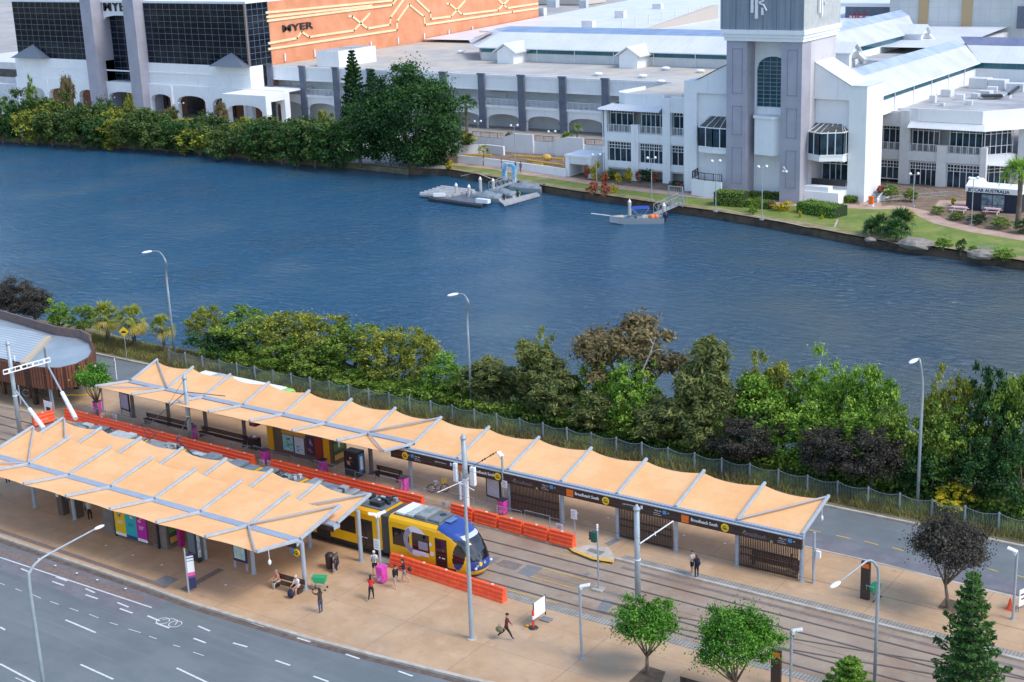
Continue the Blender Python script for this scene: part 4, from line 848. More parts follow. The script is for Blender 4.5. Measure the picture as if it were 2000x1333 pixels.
# ticket kiosk on the far platform
tk = thing('ticket_kiosk', (-25.6, .9, 0), 'brown ticket kiosk with posters and orange panels under the far canopy', 'kiosk')
m_kb = mat('kiosk_brown', (.13, .085, .06), .7, c2=(.17, .11, .08), sc=2)
b = MB(); b.box(-3.6, 3.3, -.6, 1.3, 0, 2.75); b.build('walls', m_kb, tk)
b = MB(); b.box(-4.6, 3.5, -1.2, 1.5, 2.75, 2.85); b.build('roof', m_brown, tk)
def art(par, x0, x1, z0, z1, y, cols, seed, nm='poster'):
    rr = random.Random(seed); b = MB(); b.box(x0, x1, y, y + .03, z0, z1); b.k = 1
    ms = [mat('poster_%d_%d' % (seed, i), c, .5) for i, c in enumerate(cols)]
    for i in range(1, len(cols)):
        b.k = i
        for _ in range(4):
            cx = rr.uniform(x0 + .15, x1 - .3); cz = rr.uniform(z0 + .1, z1 - .25); w_ = rr.uniform(.1, .35) * (x1 - x0); h = rr.uniform(.04, .14) * (z1 - z0)
            b.box(cx, min(x1 - .04, cx + w_), y - .004 - .003 * i, y - .001, cz, min(z1 - .04, cz + h))
    return b.build(nm, ms, par)
b = MB(); b.box(-2.0, .6, -.66, -.61, 2.0, 2.35); b.build('header', mat('amber_header', (.62, .32, .05), .5), tk)
art(tk, -1.9, -.75, .55, 1.95, -.68, [(.30, .55, .55), (.05, .40, .45), (.65, .72, .70), (.10, .30, .12)], 3); art(tk, -.6, .45, .5, 1.95, -.68, [(.55, .60, .65), (.20, .40, .65), (.72, .70, .5)], 4)
art(tk, .7, 1.5, .6, 2.2, -.68, [(.06, .03, .10), (.45, .35, .25), (.5, .2, .1)], 5, 'vending_front'); b = MB(); b.box(1.6, 2.4, -.66, -.61, .5, 2.2); b.build('red_panel', mat('dark_red_panel', (.30, .03, .02), .5), tk)
for x in (-3.62, 2.55):
    b = MB(); b.box(x, x + .65, -.68, -.61, .3, 2.5); b.build('amber_panel', mat('amber_panel', (.78, .38, .01), .5), tk)
b = MB(); b.box(-5.3, -4.6, -1.0, -.4, 2.15, 2.7); b.build('red_sign_box', mat('maroon_box', (.25, .03, .05), .5), tk)
def sideart(par, x, y0, y1, z0, z1):
    b = MB(); b.box(x, x + .03, y0, y1, z0, z1); b.k = 1; b.box(x + .03, x + .036, y0 + .1, y1 - .1, z0 + .9, z0 + 1.5); b.k = 2; b.box(x + .03, x + .036, y0 + .15, y1 - .15, z0 + .1, z0 + .55); b.k = 3; b.box(x + .03, x + .04, (y0 + y1) / 2 - .12, (y0 + y1) / 2 + .12, z0 + 1.1, z0 + 1.8)
    return b.build('mural', [mat('mural_dark', (.06, .07, .05), .6), mat('mural_green', (.10, .22, .05), .6), mat('mural_orange', (.62, .30, .06), .6), m_pale], par)
sideart(tk, 3.31, -.4, 1.1, .3, 2.5)
# vending machine
vm = thing('vending_machine', (-19.5, -.1, 0), 'black vending machine beside a post of the far canopy', 'vending machine')
b = MB(); b.box(-.7, .7, -.45, .45, .05, 2.1); b.build('cabinet', m_black, vm, bevel=.03); art(vm, -.6, .45, .8, 1.95, -.47, [(.03, .02, .02), (.45, .08, .05), (.5, .4, .3)], 9, 'display_window')
b = MB(); b.box(.705, .72, -.3, .3, .4, 1.9); b.k = 1; b.box(.72, .725, -.15, .15, .6, 1.7); b.build('side_picture', [mat('vend_blue', (.05, .25, .5), .5), m_pale], vm)
# near canopies
def near_canopy(lab, y, ya_b, yb, zb, yf, zf, dx, postf, nb=7):
    c = thing('station_canopy', (-25 + dx, y, 0), lab, 'canopy', 'orange fabric canopies of the tram stop')
    X = lambda k: -9.1 + dx - 4.62 * k; z0 = 3.5
    for k in range(nb):
        fabric(c, X(k + 1), X(k), y + .25, z0 + .05, yb, zb, sc=.38)
        if yf is not None: fabric(c, X(k + 1), X(k), y - .25, z0, yf, zf, sc=.25, sag=.03)
    for k in range(nb + 1):
        rib(c, X(k), y + .1, z0 + .02, yb + .05, zb + .05)
        if yf is not None: rib(c, X(k), y - .1, z0, yf - .05, zf + .03)
        post(c, X(k) + (.1 if k == 0 else 0), y + postf, z0 - .15 + postf * .2, .15)
    brace(c, (X(1), y, z0 + .05), (X(0) - .15, yb, zb)); brace(c, (X(nb - 1), y, z0 + .05), (X(nb) + .15, yb, zb))
    if yf is not None: brace(c, (X(1), y, z0), (X(0) - .2, yf, zf)); brace(c, (X(nb - 1), y, z0), (X(nb) + .2, yf, zf)); ped_light(c, X(0) + .1, yf + .9, zf - .1); ped_light(c, X(5), y - 1.2, 3.3)
    b = MB(); b.box(X(nb), X(0), y - .33, y + .33, z0 - .3, z0 + .06); b.build('gutter_beam', m_gutter, c, world=True)
    b = MB(); b.box(X(nb), X(0), y - .36, y - .29, z0 - .42, z0 - .06); b.build('beam_shade_strip', m_brown, c, world=True)  # dark strip again stands in for shade under the beam
    return c
cA = near_canopy('wide orange butterfly canopy on the near platform beside the road', -17.6, 0, -13.45, 4.3, -21.45, 4.15, 0, .1)
cB = near_canopy('orange fabric canopy between the near butterfly canopy and the tram', -14.35, 0, -10.75, 4.25, None, 0, .38, 2.1)
# banners and walls under the near canopy
bw = thing('banner_kiosk', (-25.2, -17, 0), 'near platform kiosk with yellow, teal and magenta banners', 'kiosk')
b = MB(); b.box(-3.4, -1.9, -.85, .9, 0, 2.7); b.box(1.9, 3.4, -.85, .9, 0, 2.7); b.box(-1.9, 1.9, -.2, .3, 0, 2.7); b.build('walls', mat('taupe_wall', (.15, .12, .105), .8, c2=(.19, .155, .135), sc=1.5), bw)
def banner(x0, x1, c, foot, pic, seed):
    rr = random.Random(seed); b = MB(); b.box(x0, x1, -1.04, -1.0, .35, 2.6); b.k = 1; b.box(x0, x1, -1.045, -1.001, .2, .42)
    for i, q in enumerate(pic):
        b.k = 2 + i
        for _ in range(4):
            cx = (x0 + x1) / 2 + rr.uniform(-.25, .25); cz = 1.95 + rr.uniform(-.22, .22); s = rr.uniform(.05, .11); b.tube([(cx, -1.05 - .003 * i, cz), (cx, -1.03, cz)], s, 8)
    b.k = 1
    for r in range(3): b.box(x0 + .25, x1 - .25 - .08 * r, -1.045, -1.03, 1.35 - .1 * r, 1.38 - .1 * r)
    return b.build('banner', [mat('banner_%d' % seed, c, .6), mat('banner_foot_%d' % seed, foot, .6)] + [mat('banner_pic_%d_%d' % (seed, i), q, .6) for i, q in enumerate(pic)], bw)
banner(-1.75, -.62, (.72, .43, .005), (.75, .72, .68), [(.05, .35, .30), (.55, .06, .05)], 21); banner(-.6, .55, (.01, .36, .38), (.01, .05, .18), [(.75, .7, .65), (.6, .2, .1)], 22); banner(.57, 1.6, (.45, .005, .30), (.75, .70, .72), [(.05, .01, .05), (.7, .35, .2)], 23)
b = MB()
for j in range(16): b.box(1.62, 2.55, -.98, -.92, .25 + j * .15, .33 + j * .15)
b.build('louvre', mat('brown_louvre', (.22, .12, .08), .7), bw)
b = MB(); b.box(2.56, 2.7, -1, -.6, 0, 2.7); b.box(-1.95, -1.8, -1, -.6, 0, 2.7); b.build('dark_pier', m_black, bw)
sideart(bw, 3.41, -.7, .8, .3, 2.5)
b = MB(); b.box(3.9, 4.2, -.3, .1, .2, 2.3); b.build('magenta_panel', mat('magenta_panel', (.35, .01, .16), .5), bw)
for (x, y, w_, rz, lab) in ((-18.85, -18.0, .62, -.2, 'black standing display screen under the near canopy'),):
    t_ = thing('display_screen', (x, y, 0), lab, 'display', None, rz); b = MB(); b.box(-w_, w_, -.15, .15, .02, 2.35); b.build('case', m_black, t_, bevel=.02)
    b = MB(); b.box(-w_ + .1, w_ - .25, -.16, -.151, .6, 2.1); b.build('screen', mat('grey_screen', (.14, .16, .19), .3), t_)
    b = MB(); b.box(w_ + .002, w_ + .02, -.12, .12, .4, 2.1); b.build('side_poster', mat('blue_poster', (.2, .4, .6), .4, c2=(.7, .7, .72), sc=3), t_)
t_ = thing('map_board', (-15.0, -17.4, 0), 'blue route map board on two posts under the near canopy', 'map board')
b = MB(); b.box(-.62, .62, -.05, .05, .55, 2.1); b.build('frame', mat('navy_frame', (.02, .03, .08), .5), t_); b = MB(); b.box(-.52, .52, -.07, -.052, .75, 2.02); b.build('map', mat('route_map', (.30, .48, .55), .5, c2=(.55, .62, .50), sc=4), t_)
for s in (-.58, .58): b = MB(); b.box(s - .06, s + .06, -.06, .06, 0, .55); b.build('leg', m_post, t_)
for i, (x, y, m_, lab) in enumerate(((-47.3, .75, mat('lilac_map', (.50, .42, .52), .5, c2=(.40, .35, .48), sc=4), 'lilac map board at the left end of the far platform'), (-6.4, .5, mat('pale_map', (.55, .55, .60), .5, c2=(.45, .47, .54), sc=4), 'pale poster board behind the tall white-banded pole'))):
    t_ = thing('map_board', (x, y, 0), lab, 'map board', None, -.15); b = MB(); b.box(-.75, .75, -.05, .05, .5, 2.15); b.build('frame', m_black, t_); b = MB(); b.box(-.62, .62, -.07, -.052, .65, 2.05); b.build('map', m_, t_)
    for s in (-.7, .7): b = MB(); b.box(s - .06, s + .06, -.06, .06, 0, .5); b.build('leg', m_post, t_)
# dark walls at the left under the near canopy
dw = thing('shelter_wall', (-33.2, -17.2, 0), 'dark brown shelter wall with a bin at the left of the near platform', 'wall')
b = MB(); b.box(-.9, -.3, -.3, .3, 0, 2.6); b.box(.5, 1.1, -.1, .5, 0, 2.6); b.box(-.3, .5, .0, .2, 1.2, 2.4); b.build('piers', mat('dark_taupe', (.10, .075, .065), .8), dw)
# round hanging logo by the near canopy post
lg = thing('round_sign', (-9.6, -17.0, 0), 'round yellow logo sign hanging under the corner of the near canopy', 'sign')
p = GY(579, 1080, -17.0); b = MB(); b.tube([(p.x + 9.6, -.03, p.z), (p.x + 9.6, .03, p.z)], .27, 20); b.build('disc', m_yel, lg); b = MB(); b.box(p.x + 9.1, p.x + 9.4, -.03, .03, p.z - .1, p.z + .5); b.build('bracket', m_sky, lg)
text('G:', .36, m_brown, lg, (p.x + 9.45, -.04, p.z - .13), ext=.004, bold=.01)

# rusty round pavilion at the left
pv = thing('round_pavilion', (-68, 2, 0), 'rust slatted curved pavilion with grey metal roof by the left edge', 'pavilion')
m_rust = mat('rusted_slats', (.22, .075, .035), .85, c2=(.16, .055, .028), sc=2); bands(m_rust, 0, .35, .1, (.05, .02, .012)); bands(m_rust, 1, .35, .1, (.05, .02, .012))
m_proof = mat('pavilion_roof', (.24, .30, .34), .4, c2=(.31, .37, .41), sc=.3); bands(m_proof, 0, .6, .08, (.24, .31, .37), fac=.7)
rim = [G(x, y, 4.0) for x, y in ((-120, 690), (-60, 697), (0, 708), (45, 718), (80, 723), (115, 724), (150, 716), (175, 703), (184, 688), (178, 672), (160, 662), (110, 655), (60, 640), (0, 622), (-120, 596))]
b = MB(); b.poly([(p.x, p.y, 4.0) for p in rim]); b.build('roof', m_proof, pv, world=True)
b = MB(); q = [Vector((p.x, p.y, 0)) for p in rim[:10]]; walls(b, [(v.x, v.y) for v in q], 2.2, 4.25, .25); b.build('slatted_fascia', m_rust, pv, world=True)
b = MB(); walls(b, [(v.x, v.y) for v in [Vector((p.x, p.y, 0)) for p in rim[9:]]], 3.6, 4.9, .2); b.build('back_parapet', mat('brown_fence', (.19, .13, .12), .8, c2=(.15, .10, .09), sc=3), pv, world=True)
b = MB(); a = G(45, 712, 4.1); c = G(95, 660, 4.1); d_ = G(60, 650, 4.1); e_ = G(0, 640, 4.1); f_ = G(-60, 640, 4.1); g_ = G(-60, 690, 4.1); b.poly([(v.x, v.y, 4.25) for v in (g_, a, c, d_, e_, f_)]); b.build('upper_roof', mat('pale_ribbed_roof', (.38, .43, .46), .4, c2=(.44, .49, .52), sc=.3), pv, world=True)
bands(MT['pale_ribbed_roof'], 1, .55, .16, (.16, .22, .26), fac=.8)
b = MB(); b.bar((a.x, a.y, 4.15), (c.x, c.y, 4.15), .5, .3); b.build('timber_edge', mat('pale_timber', (.50, .42, .30), .8), pv, world=True)
for x, y in ((62, 778), (72, 790), (10, 770), (120, 775), (150, 760)):
    p = G(x, y, 0); b = MB(); b.box(p.x - .18, p.x + .18, p.y - .18, p.y + .18, 0, 2.5); b.build('column', m_rust, pv, world=True)
b = MB(); v = [G(x, y, 0) for x, y in ((-60, 756), (40, 762), (120, 760), (165, 735))]; walls(b, [(p.x, p.y + 1.4) for p in v], 0, 2.4, .1); b.build('inner_screen', mat('dark_inner', (.03, .035, .03), .8, c2=(.02, .10, .08), sc=1.5), pv, world=True)
for i, (x, y) in enumerate(((60, 775), (78, 776), (44, 772))):
    p = G(x, y, 0); t_ = thing('bicycle', (p.x, p.y, 0), ['bicycle with white rims parked at the pavilion', 'dark bicycle, right of the white rimmed one', 'dark bicycle, left of the white rimmed one'][i], 'bicycle', 'bicycles parked at the pavilion', .3)
    for s in (-.5, .5):
        b = MB(); b.tube([(s + .33 * math.cos(a_ * .449), 0, .34 + .33 * math.sin(a_ * .449)) for a_ in range(15)], .025, 5, cap=False); b.build('wheel', m_pale if i == 0 else m_black, t_)
    b = MB(); b.tube([(-.5, 0, .34), (-.1, 0, .75), (.4, 0, .8), (.05, 0, .32), (-.5, 0, .34)], .02, 5); b.tube([(.5, 0, .34), (.38, 0, .95), (.3, .2, 1.0), (.3, -.2, 1.0)], .02, 5); b.tube([(.05, 0, .32), (-.15, 0, .9)], .02, 5); b.box(-.28, -.02, -.06, .06, .9, .94); b.build('frame', m_black, t_)
fb = thing('timber_fence', (-75, 14, 0), 'brown timber fence behind the pavilion roof', 'fence')
b = MB(); v = [G(x, y, 0) for x, y in ((-60, 672), (0, 680), (70, 690), (110, 697), (150, 700), (180, 712))]; walls(b, [(p.x, p.y) for p in v], 0, 2.6, .12); b.build('boards', MT['brown_fence'], fb, world=True)
# ================================================================ tram
m_ty = mat('tram_yellow', (.86, .47, .008), .28, c2=(.84, .45, .008), sc=1)
m_tb = mat('tram_blue', (.03, .07, .28), .25)
m_tg = mat('tram_roof_grey', (.11, .135, .15), .55, c2=(.17, .195, .21), sc=1.2); blot(m_tg, 1.5, (.10, .12, .14), .55, .7, .6)
m_tk = mat('tram_charcoal', (.025, .023, .025), .4)
m_tglass = mat('tram_glass', (.012, .014, .02), .05, spec=.9)
m_tw = mat('tram_white', (.72, .72, .80), .4)
m_eq = mat('roof_equipment', (.18, .20, .20), .6, c2=(.28, .30, .29), sc=1.5)
m_eq2 = mat('pale_equipment', (.34, .38, .37), .6, c2=(.46, .48, .46), sc=2)
TX, TY = -.05, -9.52
tr = thing('tram', (TX, TY, ZT + .02), 'yellow tram with blue nose stopped between the canopies', 'tram')
HW = 1.325
xfz = lambda z: float(np.interp(z, [.25, .45, .8, 1.1, 1.35, 1.8, 2.3, 2.7, 3.0, 3.2, 3.36], [-.12, .02, .1, .08, 0, -.2, -.52, -.92, -1.4, -1.95, -2.7]))
def section(x0, x1, nm='body_shell', door=None):
    b = MB(); pr = [(-HW, .55), (-HW, 2.95), (-1.25, 3.16), (-1.02, 3.32), (1.02, 3.32), (1.25, 3.16), (HW, 2.95), (HW, .55)]
    b.prism([(x0, y, z) for y, z in pr], (x1 - x0, 0, 0)); o = b.build(nm, m_ty, tr)
    k = MB(); k.box(x0, x1, -HW + .03, HW - .03, .22, .549); k.build('skirt', m_tk, tr); return o
def twin(x0, x1, z0=1.27, z1=2.55, nm='window'):
    b = MB()
    for s in (-1, 1): b.box(x0, x1, s * HW - .012, s * HW + .012, z0, z1)
    return b.build(nm, m_tglass, tr, bevel=.0)
def tdoor(x0, x1):
    b = MB()
    for s in (-1, 1): b.box(x0, x1, s * HW - .015, s * HW + .015, .3, 2.55)
    d = b.build('door', m_tk, tr)
    for s in (-1, 1):
        g = MB(); n = 2 if x1 - x0 > 1 else 1
        for i in range(n): w_ = (x1 - x0) / n; g.box(x0 + w_ * i + .09, x0 + w_ * (i + 1) - .09, s * HW - .02, s * HW + .02, .6, 2.4)
        g.build('door_glass', m_tglass, d)
    g = MB(); g.box(x0 + .3, x0 + .42, -HW - .03, -HW - .016, 1.15, 1.23); g.box(x0 + .55, x0 + .8, -HW - .03, -HW - .016, 1.15, 1.22); g.build('door_button', m_pale, d)
section(-7.1, -3.0)
twin(-6.8, -5.35); twin(-5.1, -3.62); tdoor(-3.12, -2.15)
for i, (x0, x1) in enumerate(((-16.0, -7.85), (-20.6, -16.7), (-28.6, -21.3), (-32.9, -29.3), (-41.8, -33.6))):
    section(x0, x1)
    if x1 - x0 > 6: tdoor(x1 - 2.05, x1 - .75); twin(x1 - 3.75, x1 - 2.3); tdoor(x1 - 6.0, x1 - 4.7) if x1 - x0 > 7.8 else twin(x1 - 5.5, x1 - 4.0); twin(x0 + .3, x0 + 1.6)
    else: twin(x0 + .3, x0 + 1.8); twin(x0 + 2.05, x1 - .3)
for x0, x1 in ((-7.85, -7.1), (-16.7, -16.0), (-21.3, -20.6), (-29.3, -28.6), (-33.6, -32.9)):
    b = MB()
    for i in range(7): x = x0 + (x1 - x0) * i / 7; b.box(x + .01, x + .085, -1.22, 1.22, .35, 3.15)
    b.box(x0, x1, -1.17, 1.17, .4, 3.1); b.build('gangway_bellows', mat('bellows', (.085, .085, .085), .8), tr)
# white emblem ring on the side
def ring(cx, cz, r0, r1, a0, a1, y=-HW - .006, n=40, nm='side_emblem', hole=True):
    b = MB()
    for i in range(n):
        p, q = rad(a0 + (a1 - a0) * i / n), rad(a0 + (a1 - a0) * (i + 1) / n)
        P = [(cx + r * math.cos(a), y, cz + r * math.sin(a)) for r, a in ((r0, p), (r1, p), (r1, q), (r0, q))]
        b.quad(*P)
    return b
b = ring(-4.82, 1.9, .58, 1.08, 35, 330); b.tube([(-3.55, -HW - .01, 1.95), (-3.55, -HW, 1.95)], .14, 14); b.tube([(-3.42, -HW - .01, 1.3), (-3.42, -HW, 1.3)], .17, 14); b.box(-4.3, -3.75, -HW - .02, -HW - .001, .95, 1.2); b.build('side_emblem', m_tw, tr)
b = MB(); q = ring(-4.82, 1.9, .62, 1.02, 120, 250, y=-HW - .02); q.build('window_film', mat('grey_film', (.28, .28, .34), .4), tr)
b = MB(); b.box(-4.55, -3.75, -HW - .022, -HW - .013, 1.42, 2.0); b.build('window_film', MT['grey_film'], tr)
# shaped nose
NB = {k: MB() for k in ('y', 'g', 'b', 'k', 'w', 'o', 'p')}
def nose(tt, z):
    xf = xfz(z); xs = min(-2.9, xf - .4); L_ = xf - xs
    w_ = HW * float(np.interp(z, [.25, .6, 2.6, 3.0, 3.2, 3.36], [.93, 1, 1, .975, .90, .74]))
    a = abs(tt) * math.pi / 2
    x = xs + L_ * math.cos(a) ** (2 / 3.0); y = math.copysign(w_ * math.sin(a) ** (2 / 2.7), tt)
    return (x, y, z)
nz_, nt_ = 60, 84
zz_ = [.25 + 3.11 * j / nz_ for j in range(nz_ + 1)]
# denser on the sides
tl = [math.copysign(abs(k) ** .8, k) for k in [(-1 + 2 * i / nt_) for i in range(nt_ + 1)]]
for j in range(nz_):
    for i in range(nt_):
        q = [nose(tl[i], zz_[j]), nose(tl[i + 1], zz_[j]), nose(tl[i + 1], zz_[j + 1]), nose(tl[i], zz_[j + 1])]
        cx, cy, cz = [sum(v[k] for v in q) / 4 for k in range(3)]
        db = xfz(cz) - cx; ay = abs(cy)
        k = 'y'
        lim = float(np.interp(cz, [.3, 1.2, 2.0, 2.8, 3.1], [.75, .62, .62, .9, 1.2]))
        if cz < .56: k = 'y' if cx > -1.5 else 'k'
        elif db < lim:
            k = 'b' if cz < 1.22 else ('g' if cz < 2.62 else ('w' if cz < 2.86 and ay < .85 and db < .62 else 'b'))
        elif cz > 2.86 and ay < 1.06 - .25 * max(0, -cx - 1.6): k = 'b'
        e_ = ((cx + 1.25 + .35 * (cz - 1.6) * -.35) / .46) ** 2 + ((cz - 1.55) / 1.0) ** 2
        if e_ < 1 and ay > .8: k = 'o' if cz > 1.0 else 'b'
        NB[k if k != 'o' or cy < 0 else 'p'].add(q, [(0, 1, 2, 3)])
top = [nose(t_, zz_[-1]) for t_ in tl]; NB['b'].add(top, [tuple(range(len(top)))])
for k, nm, m_ in (('y', 'nose_shell', m_ty), ('g', 'windscreen', m_tglass), ('b', 'nose_panel', m_tb), ('k', 'skirt', m_tk), ('w', 'destination_display', mat('pale_display', (.5, .55, .6), .3)), ('o', 'side_oval_window', m_tglass), ('p', 'side_oval_window', m_tglass)):
    if NB[k].f: NB[k].build(nm, m_, tr, smooth=True)
b = MB(); b.box(-3.3, -2.8, -1.3, 1.3, .55, 3.0); b.box(-3.3, -2.9, -1.0, 1.0, 3.0, 3.34); b.build('cab_bulkhead', m_ty, tr)
b = MB(); b.tube([(.0, -.55, 1.05), (.1, -.55, 1.05)], .14, 14); b.k = 0; b.build('front_emblem', m_yel, tr)
text('G:', .26, m_pale, tr, (.13, -.28, .98), rot=(math.pi / 2, 0, math.pi / 2), name='front_lettering'); text('22', .2, m_pale, tr, (.0, -.95, .95), rot=(math.pi / 2, 0, math.pi / 2 - .5), name='front_number')
for s in (-1, 1): b = MB(); b.ball((-.12, s * .86, .78), (.1, .12, .1), 8, 6); b.build('headlight', m_tw, tr)
b = MB(); b.tube([(-.6, .1, 2.2), (-.1, .55, 1.5)], .02, 4); b.build('wiper', m_black, tr)
# roof fairings and equipment
rr = random.Random(5)
b = MB()
for x0, x1 in ((-6.9, -2.9), (-16.0, -7.85), (-20.6, -16.7), (-28.6, -21.3), (-32.9, -29.3), (-41.8, -33.6)): b.box(x0, x1, -.98, .98, 3.325, 3.40)
b.build('roof_deck', m_tg, tr)
def eq(x0, x1, y0, y1, h, m_, nm='roof_unit', bev=.03):
    b = MB(); b.box(x0, x1, y0, y1, 3.405, 3.405 + h); return b.build(nm, m_, tr, bevel=bev)
eq(-4.0, -3.05, -.85, .75, .16, m_tg); eq(-5.1, -4.15, -.9, .9, .28, m_eq, bev=.06); eq(-5.9, -5.2, -.95, .95, .16, m_eq2); eq(-6.7, -5.95, -.95, .95, .17, mat('white_unit', (.74, .76, .78), .5))
b = MB(); b.tube([(-3.5, .2, 3.56), (-3.5, .2, 3.59)], .25, 14); b.build('fan_grille', m_black, tr); eq(-2.95, -2.45, -.4, .5, .05, mat('blue_hatch', (.12, .20, .38), .4))
x = -8.3
for k in range(30):
    w_ = rr.choice([.6, .8, 1.2, 1.7]); h = rr.uniform(.1, .38)
    if any(a < x < b_ for a, b_ in ((-17, -15.6), (-21.6, -20.3), (-29.6, -28.3), (-34, -32.5))): x -= .8; continue
    if x - w_ < -41.5: break
    kind = rr.random()
    if kind < .55: eq(x - w_, x, -.92, .92, h * .6, rr.choice([m_tg, m_eq, m_tg, m_eq2]))
    elif kind < .8:
        for s in (-.7, .1): eq(x - w_ * .8, x, s, s + .55, h, rr.choice([m_eq, m_eq2, m_black]))
    else:
        b = MB()
        for _ in range(5): yy = rr.uniform(-.8, .8); b.tube([(x - w_, yy, 3.5), (x - w_ * .5, yy + rr.uniform(-.2, .2), 3.6 + rr.uniform(0, .15)), (x, yy, 3.5)], .04, 6)
        b.build('roof_cabling', m_black, tr)
    x -= w_ + rr.uniform(.08, .3)
for x in (-8.6, -17.5, -30):   # crowded ends with insulators
    for _ in range(12): b = MB(); xx, yy = x + rr.uniform(-1, .4), rr.uniform(-.9, .9); b.box(xx, xx + rr.uniform(.1, .35), yy, yy + rr.uniform(.1, .3), 3.41, 3.45 + rr.uniform(.05, .35)); b.build('roof_insulator', rr.choice([m_eq, m_eq2, m_black]), tr)
b = MB(); px_ = -33; b.tube([(px_, -.5, 3.5), (px_ + 1.1, -.4, 4.2), (px_ - .1, 0, 5.0)], .04, 6); b.tube([(px_, .5, 3.5), (px_ + 1.1, .4, 4.2), (px_ - .1, 0, 5.0)], .04, 6); b.tube([(px_ - .1, -.85, 4.95), (px_ - .1, .85, 4.95)], .04, 6); b.build('pantograph', m_black, tr)
for x in (-5, -18.6, -31, -39):
    for dx in (-.9, .9):
        for s in (-.72, .72): b = MB(); b.tube([(x + dx, s - .06, .3), (x + dx, s + .06, .3)], .3, 16); b.build('wheel', m_tk, tr)

# white bus on the road behind the far canopy
bus = thing('bus', (-38.4, 6.6, ZR), 'white bus with green end half hidden behind the far canopy', 'bus')
b = MB(); pr = [(-1.25, .3), (-1.25, 2.7), (-1.05, 2.95), (1.05, 2.95), (1.25, 2.7), (1.25, .3)]
b.prism([(-5.6, y, z) for y, z in pr], (10.2, 0, 0)); b.build('body', m_frame, bus, bevel=.05)
b = MB(); b.prism([(4.61, y * .99, z * .99) for y, z in pr], (.9, 0, 0)); b.build('rear_panel', mat('bus_green', (.30, .58, .12), .4), bus, bevel=.12)
b = MB()
for s in (-1.26, 1.24): b.box(-5.2, 4.2, s, s + .02, 1.3, 2.2)
b.build('window', m_tglass, bus)
b = MB(); b.box(-3.5, -1.5, -.7, .7, 2.955, 3.15); b.build('roof_unit', m_eq2, bus, bevel=.05)
for x in (-3.6, 3.0):
    for s in (-1.2, .95): b = MB(); b.tube([(x, s, .47), (x, s + .25, .47)], .47, 18); b.build('wheel', m_tk, bus)
# ================================================================ street furniture
m_fence = mat('fence_grey', (.20, .24, .27), .5, .2, c2=(.26, .30, .33), sc=2)
m_galv = mat('galvanised_pole', (.31, .36, .39), .5, .2, c2=(.37, .42, .45), sc=1.2)
m_wplast = mat('white_plastic', (.80, .81, .82), .4)
m_or = mat('orange_barrier_plastic', (.88, .085, .025), .45, c2=(.92, .13, .04), sc=2.5)
m_pink = mat('magenta_bin', (.62, .03, .36), .5, c2=(.70, .09, .45), sc=3)
def street_lamp(base, pts, lab, head, r=.11, hs=1.):
    t_ = thing('street_lamp', tuple(base), lab, 'street lamp', 'tall curved street lamps'); o = Vector(base)
    P = [Vector(p) - o for p in pts]
    # smooth the curve
    Q = []
    for i in range(len(P) - 1):
        p0, p1, p2, p3 = P[max(i - 1, 0)], P[i], P[i + 1], P[min(i + 2, len(P) - 1)]
        n = 1 if i == 0 else 5
        for k in range(n):
            u_ = k / n; Q.append(.5 * ((2 * p1) + (p2 - p0) * u_ + (2 * p0 - 5 * p1 + 4 * p2 - p3) * u_ ** 2 + (3 * p1 - p0 - 3 * p2 + p3) * u_ ** 3) if i else p1.lerp(p2, u_))
    Q.append(P[-1]); n = len(Q)
    b = MB(); b.tube(Q, [r * (1 - .62 * i / (n - 1)) for i in range(n)], 10); b.build('pole', m_galv, t_, smooth=True)
    h = Vector(head) - o; d = (h - Q[-1]); d.z *= .3; d = d.normalized(); c = Q[-1] + d * .45 * hs
    b = MB(); b.ball((0, 0, 0), (.55 * hs, .2 * hs, .12 * hs), 12, 8); hd = b.build('lamp_head', m_wplast, t_, smooth=True)
    hd.location = c; hd.rotation_euler = (0, -math.asin(max(-1, min(1, d.z))), math.atan2(d.y, d.x))
    b = MB(); b.box(-.22, .22, -.22, .22, 0, .04); b.build('base_plate', m_kerb, t_)
    return t_
def arc(px_, py_, h, pxs):
    """pole standing at a photo point, bending over to the listed (pixel, height) points"""
    g = G(px_, py_, 0); return g, [g, Vector((g.x, g.y, h * .55)), Vector((g.x, g.y, h * .82))] + [G(a, b_, z) for a, b_, z in pxs]
g, P = arc(342, 700, 11, [(324, 512, 10.7), (312, 493, 11.25), (296, 491, 11.2)]); street_lamp(g, P, 'tall lamp beside the smallest palm and the river', G(287, 494, 11.1))
g, P = arc(921, 800, 10.8, [(915, 592, 10.5), (906, 576, 11.0), (894, 574, 11.0)]); street_lamp(g, P, 'tall lamp in the middle of the photo in front of the river', G(882, 578, 10.9))
g, P = arc(1791, 1003, 11.6, [(1798, 712, 11.4), (1795, 701, 11.75), (1791, 702, 11.8)]); street_lamp(g, P, 'tall lamp behind the fence at the right with yellow flowers at its foot', G(1783, 708, 11.7))
a = G(1708, 1333, .3); g = Vector((a.x, a.y, 0)); P = [g, Vector((g.x, g.y, 4)), Vector((g.x, g.y, 6.9)), G(1709, 1102, 7.7), G(1697, 1095, 8.0), G(1680, 1106, 7.9), G(1640, 1137, 7.6)]; street_lamp(g, P, 'near lamp with a long arm above the tracks at the lower right', G(1620, 1154, 7.4), r=.10, hs=.85)
a = G(57, 1140, 8.2); g = Vector((a.x, a.y, 0)); P = [Vector((g.x, g.y, ZR)), Vector((g.x, g.y, 4)), Vector((g.x, g.y, 8.2)), G(60, 1115, 8.9), G(74, 1097, 9.3), G(100, 1080, 9.5), G(185, 1034, 9.8)]; street_lamp(g, P, 'near lamp with a long arm over the road at the lower left', G(203, 1026, 9.8), r=.12, hs=.7)
